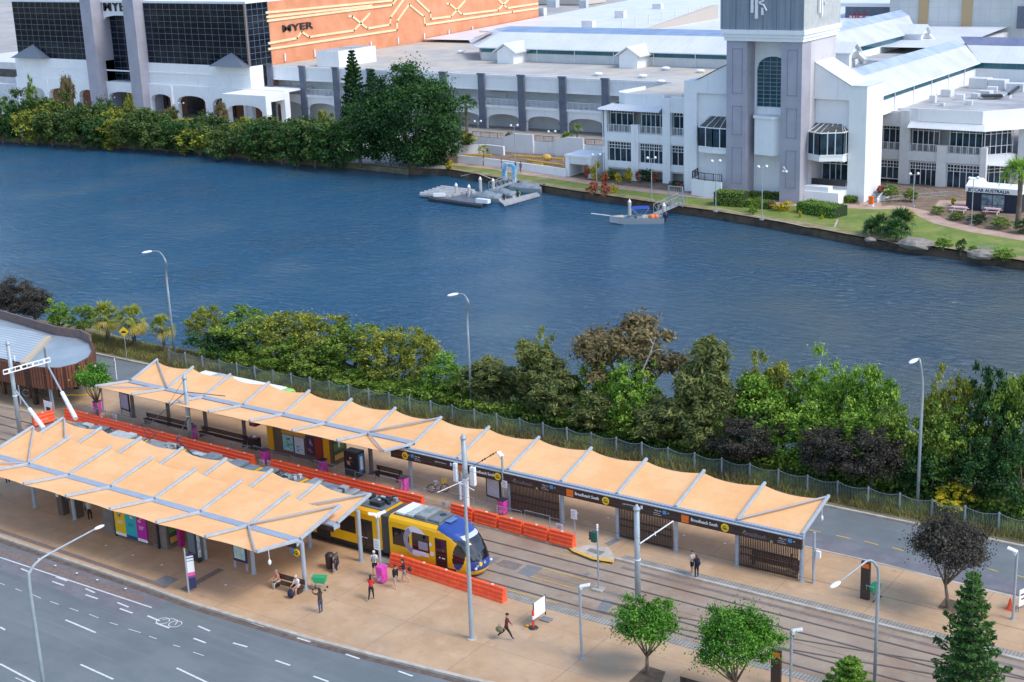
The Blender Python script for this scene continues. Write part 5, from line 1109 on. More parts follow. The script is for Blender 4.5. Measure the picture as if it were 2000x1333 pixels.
def small_lamp(px_, py_, h, ang, lab, two=False, pos=None):
    g = pos or G(px_, py_, 0); t_ = thing('plaza_lamp', (g.x, g.y, 0), lab, 'lamp post', 'short plaza lamps with angled flat heads')
    b = MB(); b.tube([(0, 0, 0), (0, 0, h)], .085, 10); b.tube([(0, 0, 0), (0, 0, .06)], .17, 10); b.build('pole', m_galv, t_)
    for k, a_ in enumerate([ang, ang + math.pi] if two else [ang]):
        hd = MB(); hd.box(0, .62, -.17, .17, .0, .09); hd.prism([(0, -.16, .0), (.25, -.16, 0), (0, -.16, -.2)], (0, .32, 0)); o = hd.build('lamp_head', m_wplast, t_, bevel=.02); o.location = (0, 0, h - .05); o.rotation_euler = (0, -.25, a_)
    return t_
small_lamp(1136, 1285, 4.65, .4, 'short lamp on the empty plaza in the lower middle'); small_lamp(1544, 1345, 3.6, .4, 'short lamp at the bottom edge right of the larger fig tree')
small_lamp(1978, 1210, 4.5, math.pi, 'short lamp next to the traffic cone at the right edge'); small_lamp(745, 1132, 4.7, .9, 'two headed lamp with white sign beside the magenta bin', two=True)
small_lamp(985, 1000, 4.4, math.pi - .5, 'short lamp with a notice, left of the first slatted screen'); small_lamp(203, 805, 4.2, math.pi, 'short lamp at the left end of the far platform behind the canopy tip')
small_lamp(0, 0, 3.6, math.pi, 'short lamp at the very left edge beside the tracks', pos=Vector((-54.5, -9.6, 0)))
def plate(px_, py_, Y, w_, h, lab, post=None, m_=None, nm='notice', txt=None, par=None):
    p = GY(px_, py_, Y); t_ = thing(nm, (p.x, Y, 0), lab, 'sign')
    b = MB(); b.box(-w_ / 2, w_ / 2, -.02, 0, p.z - h / 2, p.z + h / 2); b.build('plate', m_ or m_wplast, t_)
    b = MB(); rr_ = random.Random(int(px_)); 
    for r in range(5): b.box(-w_ * .4, w_ * rr_.uniform(.1, .4), -.026, -.021, p.z + h * (.3 - .15 * r) - .012, p.z + h * (.3 - .15 * r) + .018)
    b.build('print', mat('grey_print', (.25, .22, .30), .6), t_)
    if post: b = MB(); b.tube([(0, .03, 0), (0, .03, p.z + h / 2 + .05)], .03, 6); b.build('post', m_galv, t_)
    return t_
plate(736, 1064, -13.9, .5, .75, 'white sign on the two headed lamp post'); plate(986, 946, -.4, .45, .55, 'white notice on the short lamp left of the first screen')
plate(1121, 1005, -1.05, .5, .7, 'white sign on a thin post at the end of the orange barriers', post=True)
# crowd fences along the far platform and their notices
fpanel = thing('crowd_fence', (1.0, -1.55, 0), 'thin metal crowd fence panel along the far platform', 'fence panel', 'metal crowd fences along the far platform')
b = MB(); b.tube([(-1.1, 0, .1), (-1.1, 0, 1.1), (1.1, 0, 1.1), (1.1, 0, .1)], .02, 5)
for i in range(1, 20): x = -1.1 + i * .11; b.tube([(x, 0, .2), (x, 0, 1.1)], .005, 3, cap=False)
b.tube([(-1.1, 0, .2), (1.1, 0, .2)], .015, 4); b.build('panel', m_galv, fpanel)
b = MB()
for s in (-.9, .9): b.box(s - .03, s + .03, -.3, .3, 0, .04)
b.build('foot', m_galv, fpanel)
for k in range(1, 24):
    x = 1.0 - k * 2.25
    dup(fpanel, (x, -1.55 + .35 * math.sin(k * 2.1) * .5, 0), .03 * math.sin(k * 3.3))
for i, (x, y, Y) in enumerate(((224, 813, -1.6), (353, 855, -1.75), (448, 880, -1.75), (512, 903, -2.1), (527, 905, -2.1), (672, 935, -1.75), (752, 955, -1.75), (868, 985, -1.9), (1093, 1029, -1.75))):
    plate(x, y, Y, .55, .42, ['small notice on the crowd fence under the left tip of the far canopy', 'small notice left of the catenary pole on the fence', 'small notice below the long bench and bin', 'small notice in front of the magenta bin at the kiosk, left of a pair', 'small notice in front of the kiosk, right of a pair', 'small notice in front of the vending machine', 'small notice below the short bench right of the vending machine', 'small notice at the gap between the barrier rows', 'white notice on the fence in front of the first slatted screen'][i], nm='fence_notice')
# water filled barriers
bar0 = thing('plastic_barrier', (0, 0, 0), 'orange water filled barrier in the row beside the tram nose', 'barrier')
b = MB(); pr = [(-.28, 0), (-.28, .16), (-.21, .22), (-.24, .30), (-.24, .46), (-.16, .52), (-.20, .60), (-.20, .72), (-.13, .78), (-.13, .98), (.13, .98), (.13, .78), (.20, .72), (.20, .6), (.16, .52), (.24, .46), (.24, .3), (.21, .22), (.28, .16), (.28, 0)]
b.prism([(-.98, y, z) for y, z in pr], (1.96, 0, 0)); b.build('shell', m_or, bar0, bevel=.015)
b = MB(); b.tube([(0, 0, .98), (0, 0, 1.02)], .1, 10); b.build('filler_cap', mat('pale_cap', (.8, .6, .45), .6), bar0)
b = MB(); b.box(.98, 1.03, -.08, .08, .1, .9); b.build('link', m_or, bar0)
b = MB(); b.box(-.35, .35, -.262, -.235, .33, .43); b.build('sticker', mat('pale_orange_print', (.85, .35, .22), .6), bar0)
def brow(pts, lab, group, first=False):
    P = [Vector((*p, 0)) for p in pts]; acc = []
    for p, q in zip(P[:-1], P[1:]):
        n = max(1, round((q - p).length / 2.04)); d = (q - p) / n
        for i in range(n): acc.append((p + d * (i + .5), math.atan2(d.y, d.x)))
    for i, (c, a_) in enumerate(acc):
        o = bar0 if first and i == 0 else dup(bar0)
        o.location = (c.x, c.y, .0); o.rotation_euler = (0, 0, a_ + rad(R_.uniform(-1.2, 1.2))); o['label'] = lab; o['group'] = group
brow([(3.0, -3.0), (-8.0, -2.75)], 'orange barrier in the row running right from the tall white banded pole', 'barriers right of the white banded pole', True)
brow([(-10.6, -2.75), (-26.0, -2.7)], 'orange barrier in the row behind the tram in front of the kiosk', 'barriers between tram and ticket kiosk')
brow([(-28.0, -2.75), (-51.5, -2.5)], 'orange barrier in the long row at the left behind the near canopy', 'barriers at the left of the far platform')
brow([(3.5, -12.3), (-6.3, -11.75)], 'orange barrier in the short row beside the tram nose', 'barriers beside the tram nose')
brow([(-52.6, -5.4), (-52.2, -3.3)], 'red orange barrier by the white boom at the far left', 'barriers across the tracks at the left')
# bins
for i, (x, y) in enumerate(((192, 808), (519, 905), (632, 925), (790, 960), (983, 1005), (378, 858), (747, 1138))):
    g = G(x, y, 0); t_ = thing('wheelie_bin', (g.x, g.y, 0), ['magenta bin under the short lamp at the far left', 'magenta bin at the left corner of the ticket kiosk', 'magenta bin at the right corner of the ticket kiosk', 'magenta bin beside the post right of the short bench', 'magenta bin left of the first slatted screen', 'magenta bin right behind the left catenary pole', 'magenta bin beside the two headed lamp on the near plaza'][i], 'bin', 'magenta bins')
    b = MB(); b.prism([(-.24, -.26, .1), (.24, -.26, .1), (.29, -.3, 1.15), (-.29, -.3, 1.15)], (0, .55, 0)); b.build('body', m_pink, t_, bevel=.03)
    b = MB(); b.box(-.3, .3, -.32, .3, 1.15, 1.22); b.build('lid', m_pink if i == 6 else m_black, t_, bevel=.02)
    b = MB(); b.box(-.2, .2, -.29, -.27, .2, .6); b.k = 0; b.build('printed_panel', mat('bin_print', (.75, .4, .62), .6, c2=(.55, .02, .3), sc=8), t_)
# cases and bags
g = Vector((-9.75, -14.15, 0)); t_ = thing('litter_bin', (g.x, g.y, 0), 'round dark litter bin at the foot of the inner canopy post', 'bin'); b = MB(); b.tube([(0, 0, .05), (0, 0, .95)], [.3, .33], 16); b.build('body', m_brown, t_); b = MB(); b.tube([(0, 0, .96), (0, 0, 1.12)], [.34, .2], 16); b.build('lid', m_black, t_)
t_ = thing('sandwich_board', (-9.1, -14.3, 0), 'menu sandwich board next to the round litter bin', 'sandwich board', None, .25); b = MB(); b.bar((0, -.22, 0), (0, 0, 1.25), .62, .04, up=(1, 0, 0)); b.bar((0, .22, 0), (0, 0, 1.25), .62, .04, up=(1, 0, 0)); b.v = [(v[0], v[1], v[2]) for v in b.v]; b.build('boards', mat('menu_board', (.04, .04, .06), .5, c2=(.45, .35, .28), sc=3.2, lo=.5, hi=.55), t_)
t_ = thing('litter_bin', (-30.9, .3, 0), 'dark bin at the end of the long bench left of the kiosk', 'bin'); b = MB(); b.box(-.5, .5, -.3, .3, 0, 1.0); b.build('body', m_brown, t_, bevel=.03); b = MB(); b.ball((.1, 0, 1.08), (.18, .15, .12)); b.build('bag', m_pale, t_)
# shopping trolleys
def trolley(x, y, lab, rz):
    t_ = thing('shopping_trolley', (x, y, 0), lab, 'shopping trolley', 'green shopping trolleys', rz)
    b = MB(); b.prism([(-.3, -.26, .55), (.42, -.22, .5), (.5, -.25, .95), (-.42, -.3, .95)], (0, .52, 0)); b.build('basket', mat('green_basket', (.02, .30, .12), .5, c2=(.03, .42, .18), sc=25), t_)
    b = MB(); b.tube([(-.5, -.28, 1.05), (-.5, .28, 1.05)], .025, 6)
    for s in (-.25, .25): b.tube([(-.5, s, 1.05), (-.35, s, .35), (.45, s, .2), (.45, s, .1)], .02, 5); b.tube([(-.35, s, .35), (-.4, s, .1)], .02, 5)
    b.build('frame', m_galv, t_)
    for x_ in (-.4, .45):
        for s in (-.25, .25): b = MB(); b.tube([(x_, s - .02, .07), (x_, s + .02, .07)], .07, 8); b.build('wheel', m_black, t_)
trolley(-8.2, -17.0, 'green shopping trolley beside the bench under the near canopy corner', .4); trolley(23.45, -.05, 'green shopping trolley leaning at the brown totem', 1.4)
# totems
t_ = thing('bus_stop_totem', (-15.44, -21.86, 0), 'tall narrow bus stop totem with white, pink and navy panels at the kerb', 'totem', None, 1.0)
b = MB(); b.box(-.05, .05, -.05, .05, 0, 3.2); b.build('post', m_galv, t_); b = MB(); b.box(.06, .52, -.05, .05, .25, 2.75)
for z0, z1, k in ((.25, 1.05, 1), (1.05, 1.2, 2), (1.2, 1.45, 3), (2.25, 2.29, 1), (2.45, 2.52, 1), (2.62, 2.76, 1)): b.k = k; b.box(.055, .525, -.055, .055, z0, z1)
b.build('panel', [m_wplast, mat('totem_navy', (.02, .03, .10), .5), mat('totem_violet', (.2, .05, .25), .5), mat('totem_pink', (.75, .10, .35), .5)], t_)
def totem(x, y, h, lab):
    t_ = thing('information_totem', (x, y, 0), lab, 'totem', 'brown information totems'); b = MB(); b.box(-.3, .3, -.1, .1, 0, h); b.build('panel', mat('totem_brown', (.045, .03, .026), .5), t_, bevel=.02)
    b = MB(); b.box(-.24, .24, -.115, -.101, h - .42, h - .12); b.build('orange_mark', m_org, t_)
totem(23.0, -.35, 2.6, 'brown totem beside the green trolley on the far platform'); totem(22.8, -13.1, 2.3, 'brown totem with orange top behind the larger fig tree')
g = G(128, 828, 0); totem(-57.5, -1.2, 2.9, 'brown totem in front of the round pavilion')
# signal and posts
t_ = thing('tram_signal', (7.6, -7.48, ZT), 'tram signal on a thin post between the tracks', 'signal'); b = MB(); b.tube([(0, 0, 0), (0, 0, 4.4)], .06, 8); b.build('post', m_galv, t_); b = MB(); b.box(-.4, .4, -.35, .3, 0, .12); b.build('footing', m_kerb, t_, bevel=.03)
b = MB(); b.tube([(0, 0, 4.2), (0, 0, 4.62)], .07, 8); b.build('cap', m_wplast, t_); b = MB(); b.box(-.42, -.08, -.15, .15, 3.35, 4.05); b.build('signal_head', mat('signal_green', (.01, .10, .07), .5), t_)
for z in (3.5, 3.7, 3.9): b = MB(); b.tube([(-.43, 0, z), (-.62, 0, z)], .09, 8); b.build('visor', m_black, t_)
def cat_pole(base, h, lab, r=.2):
    t_ = thing('catenary_pole', base, lab, 'catenary pole', 'thick grey catenary poles'); b = MB(); b.tube([(0, 0, 0), (0, 0, h * .45), (0, 0, h - .25)], [r, r * .93, r * .88], 14); b.build('pole', m_galv, t_, smooth=True)
    b = MB(); b.tube([(0, 0, h - .26), (0, 0, h - .2), (0, 0, h + .12)], [r * 1.2, r * 1.2, .02], 14); b.build('cap', m_galv, t_); b = MB(); b.tube([(0, 0, h * .43), (0, 0, h * .44)], r * 1.12, 14); b.build('collar', m_wplast, t_)
    return t_
c1 = G(1246, 1172, ZT); t_ = cat_pole((c1.x, c1.y, ZT), HT(c1, 988) - ZT, 'catenary pole behind the smaller fig tree'); O_ = Vector((c1.x, c1.y, ZT)); a = GY(1250, 1062, c1.y); e_ = G(1315, 1018, 4.9)
b = MB(); b.tube([a - O_, e_ - O_], .045, 6); b.tube([a - O_ + Vector((.9, .4, .6)), e_ - O_ + Vector((-1, -.6, -.75))], .03, 6); b.build('cantilever_arm', m_wplast, t_)
t_ = cat_pole((-7.36, -1.66, 0), HT((-7.36, -1.66), 850), 'tall catenary pole with white band and white antenna boxes', .22); O_ = Vector((-7.36, -1.66, 0)); b = MB(); b.tube([(0, 0, .0), (0, 0, 2.6)], .235, 14); b.build('white_band', m_wplast, t_)
for i, (x, y, w_) in enumerate(((890, 922, .32), (924, 930, .42), (900, 958, .1))):
    p = GY(x, y, -1.9) - O_; b = MB(); b.box(p.x - w_ / 2, p.x + w_ / 2, p.y - .15, p.y + .15, p.z - .75, p.z + .7); b.build('antenna_box', m_wplast, t_, bevel=.05); b = MB(); b.tube([(0, 0, p.z), (p.x, p.y, p.z)], .04, 5); b.tube([(0, 0, p.z - .5), (p.x, p.y, p.z - .5)], .04, 5); b.build('bracket', m_galv, t_)
a = GY(925, 910, -1.66) - O_; e_ = G(970, 883, 7.0) - O_; b = MB(); b.tube([a, e_], .03, 5)
for k in (.4, .5, .75, .85): c = a.lerp(e_, k); b.ball(c, .08, 6, 4)
b.build('cantilever_arm', m_black, t_); a = GY(905, 940, -1.66) - O_; e_ = G(855, 962, 4.2) - O_; b = MB(); b.tube([a, e_], .035, 5); b.build('cantilever_strut', m_wplast, t_)
t_ = cat_pole((-36.06, -1.99, 0), 6.3, 'catenary pole with crossed arms above the left part of the tram'); O_ = Vector((-36.06, -1.99, 0)); b = MB(); b.tube([G(292, 828, 4.3) - O_, (0, 0, 4.85), G(440, 774, 5.6) - O_], .035, 5); b.tube([G(345, 858, 3.9) - O_, (0, 0, 2.6)], .05, 6); b.tube([G(345, 858, 3.9) - O_, G(377, 889, 3.6) - O_], .06, 6); b.tube([G(345, 858, 3.9) - O_, G(398, 832, 4.0) - O_], .04, 6); b.tube([(0, 0, 6.0), G(326, 795, 4.6) - O_], .015, 4); b.build('cantilever_arm', m_black, t_)
t_ = cat_pole((-51.62, -7.47, ZT), 8.7, 'thick catenary pole at the far left'); O_ = Vector((-51.62, -7.47, ZT))
def truss(b, p, q, w_=.35):
    for dz in (0, -w_): b.bar(p + Vector((0, 0, dz)), q + Vector((0, 0, dz)), .09, .09)
    for i in range(9): c = p.lerp(q, i / 8); b.bar(c, c + Vector((0, 0, -w_)), .2 if i % 2 else .06, .06)
b = MB(); truss(b, G(6, 724, 6.3) - O_, G(97, 699, 6.3) - O_); b.build('truss_beam', m_wplast, t_)
g = G(104, 803, 0); t_ = thing('portal_post', (g.x, g.y, 0), 'grey post holding the right end of the truss beam', 'post'); b = MB()
for s in (-.13, .13): b.tube([(s, 0, 0), (s, 0, 6.1)], .09, 8)
b.build('post', m_post, t_)
for i, (p, q, lab) in enumerate((((95, 718, 6.2), (148, 818, 3.2), 'white tapered boom ending at the tram roof, right one'), ((30, 762, 5.2), (86, 838, 3.2), 'white tapered boom ending at the tip of the near canopy, left one'))):
    P = G(*p); Q = G(*q); t_ = thing('balance_boom', (Q.x, Q.y, Q.z), lab, 'boom'); P = P - Q; c = P.lerp(Vector((0, 0, 0)), .5)
    b = MB(); b.tube([P * .5, (0, 0, 0)], [.17, .2], 12); b.build('boom', m_wplast, t_); b = MB(); b.tube([P, P * .5], .07, 8); b.tube([P + Vector((.1, 0, 0)), P * .5 + Vector((.1, 0, 0))], .04, 6); b.build('rod', m_post, t_)
g = G(41, 790, 0); t_ = thing('portal_post', (g.x, g.y, 0), 'thin pale post left of the white booms', 'post'); b = MB(); b.tube([(0, 0, 0), (0, 0, 4.8)], .06, 8); b.build('post', m_wplast, t_)
c1 = Vector((4.58, -17.39, 0)); t_ = thing('mast', c1, 'thin tall mast on the near plaza right of the tram nose', 'mast'); h = HT(c1, 946); b = MB(); b.tube([(0, 0, 0), (0, 0, h * .3), (0, 0, h)], [.16, .14, .08], 12); b.build('pole', m_galv, t_); b = MB(); b.tube([(-.7, .3, h - .1), (.9, -.3, h - .1)], .03, 5); b.build('crossarm', m_wplast, t_); b = MB(); b.tube([(0, 0, 0), (0, 0, .05)], .32, 12); b.build('base_plate', m_kerb, t_)
# overhead wires
wr = MB()
for y in (-5.6, -9.5): wr.tube([(-120, y, 5.3), (-36, y, 5.25), (-7, y, 5.25), (11, y, 5.25), (60, y, 5.25)], .010, 3, cap=False)
wr.build('contact_wires', m_black, None, label='thin overhead contact wires above both tram tracks', cat='wires')
# white works board and posts
t_ = thing('works_board', (7.05, -13.6, 0), 'white works notice board held by a red and white bollard', 'notice board', None, math.pi / 2)
b = MB(); b.box(-.62, .64, -.02, .02, .55, 1.62); b.build('board', m_wplast, t_); b = MB(); b.box(-.6, .6, .021, .026, 1.28, 1.32); b.box(-.66, -.62, -.03, .03, 0, 1.65); b.box(.64, .68, -.03, .03, .3, 1.7); b.build('frame', m_black, t_)
b = MB(); b.tube([(-.72, 0, .08), (-.72, 0, 1.2)], .07, 10); b.build('bollard', mat('bollard_red', (.75, .05, .03), .5), t_); b = MB(); b.tube([(-.72, 0, .6), (-.72, 0, .85)], .075, 10); b.build('reflective_band', m_wplast, t_); b = MB(); b.tube([(-.72, 0, 0), (-.72, 0, .08)], [.32, .26], 14); b.build('rubber_base', m_black, t_); b = MB(); b.box(.3, .8, -.45, .25, 0, .1); b.build('weight', m_patch, t_); b = MB(); b.ball((-.75, .42, .1), (.16, .16, .1)); b.build('sandbag', mat('ochre_bag', (.65, .3, .03), .8), t_)
g = G(1972, 1190, 0); t_ = thing('traffic_cone', (g.x, g.y, 0), 'orange and white traffic cone beside the right lamp', 'traffic cone'); b = MB(); b.tube([(0, 0, .05), (0, 0, .75)], [.19, .04], 14); b.build('cone', m_or, t_); b = MB(); b.tube([(0, 0, .36), (0, 0, .56)], [.121, .075], 14); b.build('white_band', m_wplast, t_); b = MB(); b.box(-.24, .24, -.24, .24, 0, .05); b.build('base', m_or, t_)
t_ = thing('works_sign', (31.9, 3.1, 0), 'white works sign leaning by the right lamp', 'sign', None, 1.2); b = MB(); b.box(-.5, .5, -.02, .02, .4, 1.5); b.build('plate', m_wplast, t_); b = MB(); b.box(-.35, .3, -.03, -.021, 1.1, 1.2); b.box(-.3, .35, -.03, -.021, .8, .9); b.build('print', m_black, t_); b = MB(); b.box(-.45, -.4, 0, .05, 0, .4); b.box(.4, .45, 0, .05, 0, .4); b.build('legs', m_galv, t_)
o = dup(bar0); o.location = (33.3, 4.4, 0); o.rotation_euler = (0, 0, .6); o['label'] = 'single red barrier at the right edge beside the bus lane'; del o['group']
# pedestrian barrier strip, tape and ground bits near the pavilion
g = G(150, 783, 0); t_ = thing('barrier_tape', (g.x, g.y, 0), 'yellow tape line between two cones by the round pavilion', 'tape'); b = MB(); b.bar((-1.2, -.4, .5), (2.2, 1.2, .55), .02, .12); b.build('tape', m_yel, t_)
for s, q in ((-1.2, -.4), (2.2, 1.2)): b = MB(); b.tube([(s, q, 0), (s, q, .6)], [.18, .04], 10); b.build('cone', m_or, t_)
g = G(97, 815, 0); t_ = thing('works_sign', (g.x, g.y, 0), 'white works sign with red border beside the orange barriers at the left', 'sign'); b = MB(); b.box(-.55, .55, -.02, .02, .3, 1.5); b.build('plate', m_wplast, t_); b = MB(); b.box(-.6, -.551, -.03, .03, 0, 1.6); b.box(.551, .6, -.03, .03, 0, 1.2); b.build('legs', m_or, t_); b = MB(); b.box(-.3, .3, -.03, -.021, .6, .95); b.build('print', m_black, t_)
# yellow speed bump diamond
g = G(248, 703, .05); t_ = thing('warning_sign', (g.x, g.y, 0), 'yellow diamond speed hump sign between the palms', 'sign'); z = HT(g, 648); b = MB(); b.tube([(0, 0, 0), (0, 0, z + .3)], .035, 6); b.build('post', m_galv, t_)
b = MB(); b.prism([(-.52, -.05, z), (0, -.05, z - .52), (.52, -.05, z), (0, -.05, z + .52)], (0, .03, 0)); o = b.build('plate', m_yel, t_); o.rotation_euler = (0, 0, .55); b = MB(); b.prism([(-.3, -.07, z - .12), (.3, -.07, z - .12), (.14, -.07, z + .08), (-.14, -.07, z + .08)], (0, .015, 0)); o = b.build('symbol', m_black, t_); o.rotation_euler = (0, 0, .55)
for i, (x, y, h) in enumerate(((228, 742, 1.6), (1899, 870, 1.2))):
    if i == 0: g = G(x, y, 0); t_ = thing('marker_post', (g.x, g.y, 0), 'slim white marker post at the bus road left of the far canopy', 'marker post'); b = MB(); b.box(-.06, .06, -.04, .04, 0, h + .6); b.build('post', m_wplast, t_, bevel=.01); b = MB(); b.box(-.062, .062, -.045, -.04, h, h + .3); b.build('reflector', m_org, t_)
# river fence
rf = thing('river_fence', (-15, 13.6, 0), 'long grey pool fence with wavy top rail between bus road and river trees', 'fence')
nP = 50; FX = lambda k: -55.5 + k * 2.36
for k in range(nP):
    b = MB(); x = FX(k) + 15; b.box(x - .05, x + .05, -.05, .05, -.1, 1.62); b.build('fence_post', m_galv if k % 3 else m_fence, rf)
    if k < nP - 1:
        b = MB(); n = 20
        for i in range(1, n): u_ = i / n; h = 1.5 - .22 * math.sin(math.pi * u_) ; xx = x + 2.36 * u_; b.box(xx - .009, xx + .009, -.008, .008, .1, h)
        for i in range(8): u0, u1 = i / 8, (i + 1) / 8; b.bar((x + 2.36 * u0, 0, 1.52 - .22 * math.sin(math.pi * u0)), (x + 2.36 * u1, 0, 1.52 - .22 * math.sin(math.pi * u1)), .035, .035)
        b.bar((x, 0, .12), (x + 2.36, 0, .12), .035, .035); b.build('fence_panel', m_fence, rf)
# studs / litter flecks on the plaza
# ================================================================ people
SK = (.52, .30, .20)
def skinmat(c): return mat('skin_%d' % int(c[0] * 1000), c, .6)
def person(pos, face, label, top, bottom, shoes=(.03, .03, .03), hair=(.02, .014, .01), skin=SK, pose='stand', sleeves='short', legs='long', hairlen=0, hat=None, h=1.72, bag=None, pack=None, arms=None, stride=.0, group=None):
    """one continuous skinned body; face = heading of the chest as an (x, y) vector"""
    e = thing('person', tuple(pos), label, 'person', group, math.atan2(face[1], face[0]) - math.pi / 2); s = h / 1.76
    V = []; E_ = []; Rr = []; Lb = []
    def v(p, r, l, par=None, ry=None):
        V.append(Vector(p) * s); Rr.append((r * s * 1.13, (ry or r) * s * 1.13)); Lb.append(l)
        if par is not None: E_.append((par, len(V) - 1))
        return len(V) - 1
    z0 = .93 if pose != 'sit' else .50
    lean = .06 if pose == 'walk' else (.10 if pose == 'sit' else .0)
    pel = v((0, 0, z0), .135, 'b', None, .11); wa = v((0, lean * .3, z0 + .17), .125, 't', pel, .10); ch = v((0, lean * .8, z0 + .38), .155, 't', wa, .115); ub = v((0, lean, z0 + .50), .11, 't', ch, .09); ne = v((0, lean + .02, z0 + .59), .055, 's', ub)
    hd = .05 if pose == 'sit' else .03
    j1 = v((0, lean + hd + .01, z0 + .66), .072, 's', ne, .08); j2 = v((0, lean + hd + .01, z0 + .74), .085, 's', j1, .095); v((0, lean + hd - .005, z0 + .815), .062, 's', j2, .075)
    A = arms or [(-.05, .1), (-.05, .1)]
    for k, sd_ in enumerate((-1, 1)):
        a1, a2 = A[k]; sp = .06 + (.25 if a1 > 1 else 0)
        sh = v((sd_ * .175, lean, z0 + .475), .062, 't', ub); d1 = Vector((sd_ * sp, math.sin(a1), -math.cos(a1))).normalized(); el = Vector(V[sh] / s) + d1 * .28; up_ = 't'
        m1 = v(tuple(Vector(V[sh] / s) + d1 * .14), .052, 't', sh); ei = v(tuple(el), .042, 't' if sleeves == 'long' else 's', m1); d2 = Vector((sd_ * (sp - .1) if a2 < 1.2 else -sd_ * .25, math.sin(a1 + a2), -math.cos(a1 + a2))).normalized(); w_ = el + d2 * .24; wi = v(tuple(w_), .028, 't' if sleeves == 'long' else 's', ei); v(tuple(w_ + d2 * .07), .034, 's', wi, .02)
        e['_h%d' % k] = [*(w_ + d2 * .09), *d2]
    for k, sd_ in enumerate((-1, 1)):
        if pose == 'sit': t1, kb = 1.42, 1.38
        elif pose == 'walk': t1 = (stride or .42) * (1 if k else -1); kb = .12 if k else .5
        else: t1, kb = .04 * sd_, .03
        hp = v((sd_ * .085, 0, z0 - .04), .095, 'b', pel); d1 = Vector((sd_ * .03, math.sin(t1), -math.cos(t1))); kn = Vector(V[hp] / s) + d1 * .43; mm_ = v(tuple(Vector(V[hp] / s) + d1 * .22), .078, 'b', hp)
        ki = v(tuple(kn), .055, 'b' if legs == 'long' else 's', mm_); d2 = Vector((0, math.sin(t1 - kb), -math.cos(t1 - kb))); c_ = v(tuple(kn + d2 * .16), .056, 'b' if legs == 'long' else 's', ki); an = kn + d2 * .39; ai = v(tuple(an), .034, 'b' if legs == 'long' else 's', c_); v(tuple(an + Vector((0, .10, -.045))), .038, 'f', ai, .03)
    bm = bmesh.new(); ly = bm.verts.layers.skin.verify(); bv = [bm.verts.new(p) for p in V]; bm.verts.ensure_lookup_table()
    for a, c in E_: bm.edges.new((bv[a], bv[c]))
    for i, q in enumerate(bv): q[ly].radius = Rr[i]; q[ly].use_root = i == 0
    me = bpy.data.meshes.new('body_src'); bm.to_mesh(me); bm.free(); o = bpy.data.objects.new('body_src', me); COL.objects.link(o)
    o.modifiers.new('skin', 'SKIN').use_smooth_shade = True; o.modifiers.new('sub', 'SUBSURF').levels = 1
    dg = bpy.context.evaluated_depsgraph_get(); dg.update(); m2 = bpy.data.meshes.new_from_object(o.evaluated_get(dg)); bpy.data.objects.remove(o)
    vs = [tuple(x.co) for x in m2.vertices]; mb = MB(); mb.v = vs; key = {'t': 0, 'b': 1, 's': 2, 'f': 3}
    # segments labelled by their child joint
    segs = [(V[a], V[c], Lb[c], Lb[a]) for a, c in E_]
    for f in m2.polygons:
        c = f.center; best = None
        for a, q, l, la in segs:
            d_ = q - a; t_ = max(0, min(1, (c - a).dot(d_) / max(d_.length_squared, 1e-8))); dd = (c - (a + d_ * t_)).length
            if best is None or dd < best[0]: best = (dd, l if t_ > .35 else (la if la != 's' or l == 's' else la))
        mb.f.append(tuple(f.vertices)); mb.m.append(key[best[1]])
    # fingers and thumb on each hand, nose and ears
    for k in (0, 1):
        q = list(e['_h%d' % k]); c = Vector(q[:3]) * s; d_ = Vector(q[3:]); sdv = d_.cross(Vector((1, 0, 0))).normalized(); mb.k = 2
        for j, fl in enumerate((.06, .07, .066, .05)):
            o_ = c + sdv * (.024 - .016 * j) * s; mb.tube([o_ - d_ * .02, o_ + d_ * fl * .6, o_ + d_ * fl + Vector((-.012 if k else .012, 0, 0))], [.009, .008, .006], 5)
        mb.tube([c + sdv * .03 - d_ * .04, c + sdv * .055 + d_ * .01], [.011, .008], 5); del e['_h%d' % k]
    H = V[j2]; mb.k = 2; mb.tube([H + Vector((0, .075, .0)) * s, H + Vector((0, .115, -.022)) * s], [.012, .016], 5)
    for sd_ in (-1, 1): mb.ball(tuple(H + Vector((sd_ * .088, 0, -.01)) * s), (.014, .025, .035), 6, 4)
    tm = mat('cloth_%s' % str(top), top, .85); bm_ = mat('cloth_%s' % str(bottom), bottom, .85); b_ = mb.build('body', [tm, bm_, skinmat(skin), mat('cloth_%s' % str(shoes), shoes, .7)], e, smooth=True); bpy.data.meshes.remove(m2)
    hc = hat or hair; b = MB(); b.ball(tuple(H + Vector((0, -.018, .035)) * s), (.098 * s, .112 * s, .085 * s), 12, 8)
    if hairlen: b.ball(tuple(H + Vector((0, -.085, -.10 * hairlen)) * s), (.085 * s, .05 * s, .17 * s * hairlen), 9, 7)
    if hat: b.ball(tuple(H + Vector((0, .06, .03)) * s), (.09 * s, .10 * s, .015), 10, 4)
    b.build('hair' if not hat else 'cap', mat('hair_%s' % str(hc), hc, .8), e, smooth=True)
    b = MB()
    for sd_ in (-1, 1): b.ball(tuple(H + Vector((sd_ * .034, .092, .008)) * s), .011, 6, 4)
    b.build('eyes', m_black, e); b = MB(); b.box(H.x - .025, H.x + .025, H.y + .088 * s, H.y + .1 * s, H.z - .05, H.z - .042); b.build('mouth', mat('lips', (.35, .12, .10), .6), e)
    return e
def carried(name, pos, shape, m_, label, cat='bag', rz=0):
    t_ = thing(name, tuple(pos), label, cat, None, rz); b = MB(); b.ball((0, 0, 0), shape, 10, 8); b.build('body', m_, t_, smooth=True); b = MB(); b.tube([(-.1, 0, shape[2] * .7), (-.06, 0, shape[2] + .16), (.06, 0, shape[2] + .16), (.1, 0, shape[2] * .7)], .014, 5); b.build('strap', m_black, t_); return t_
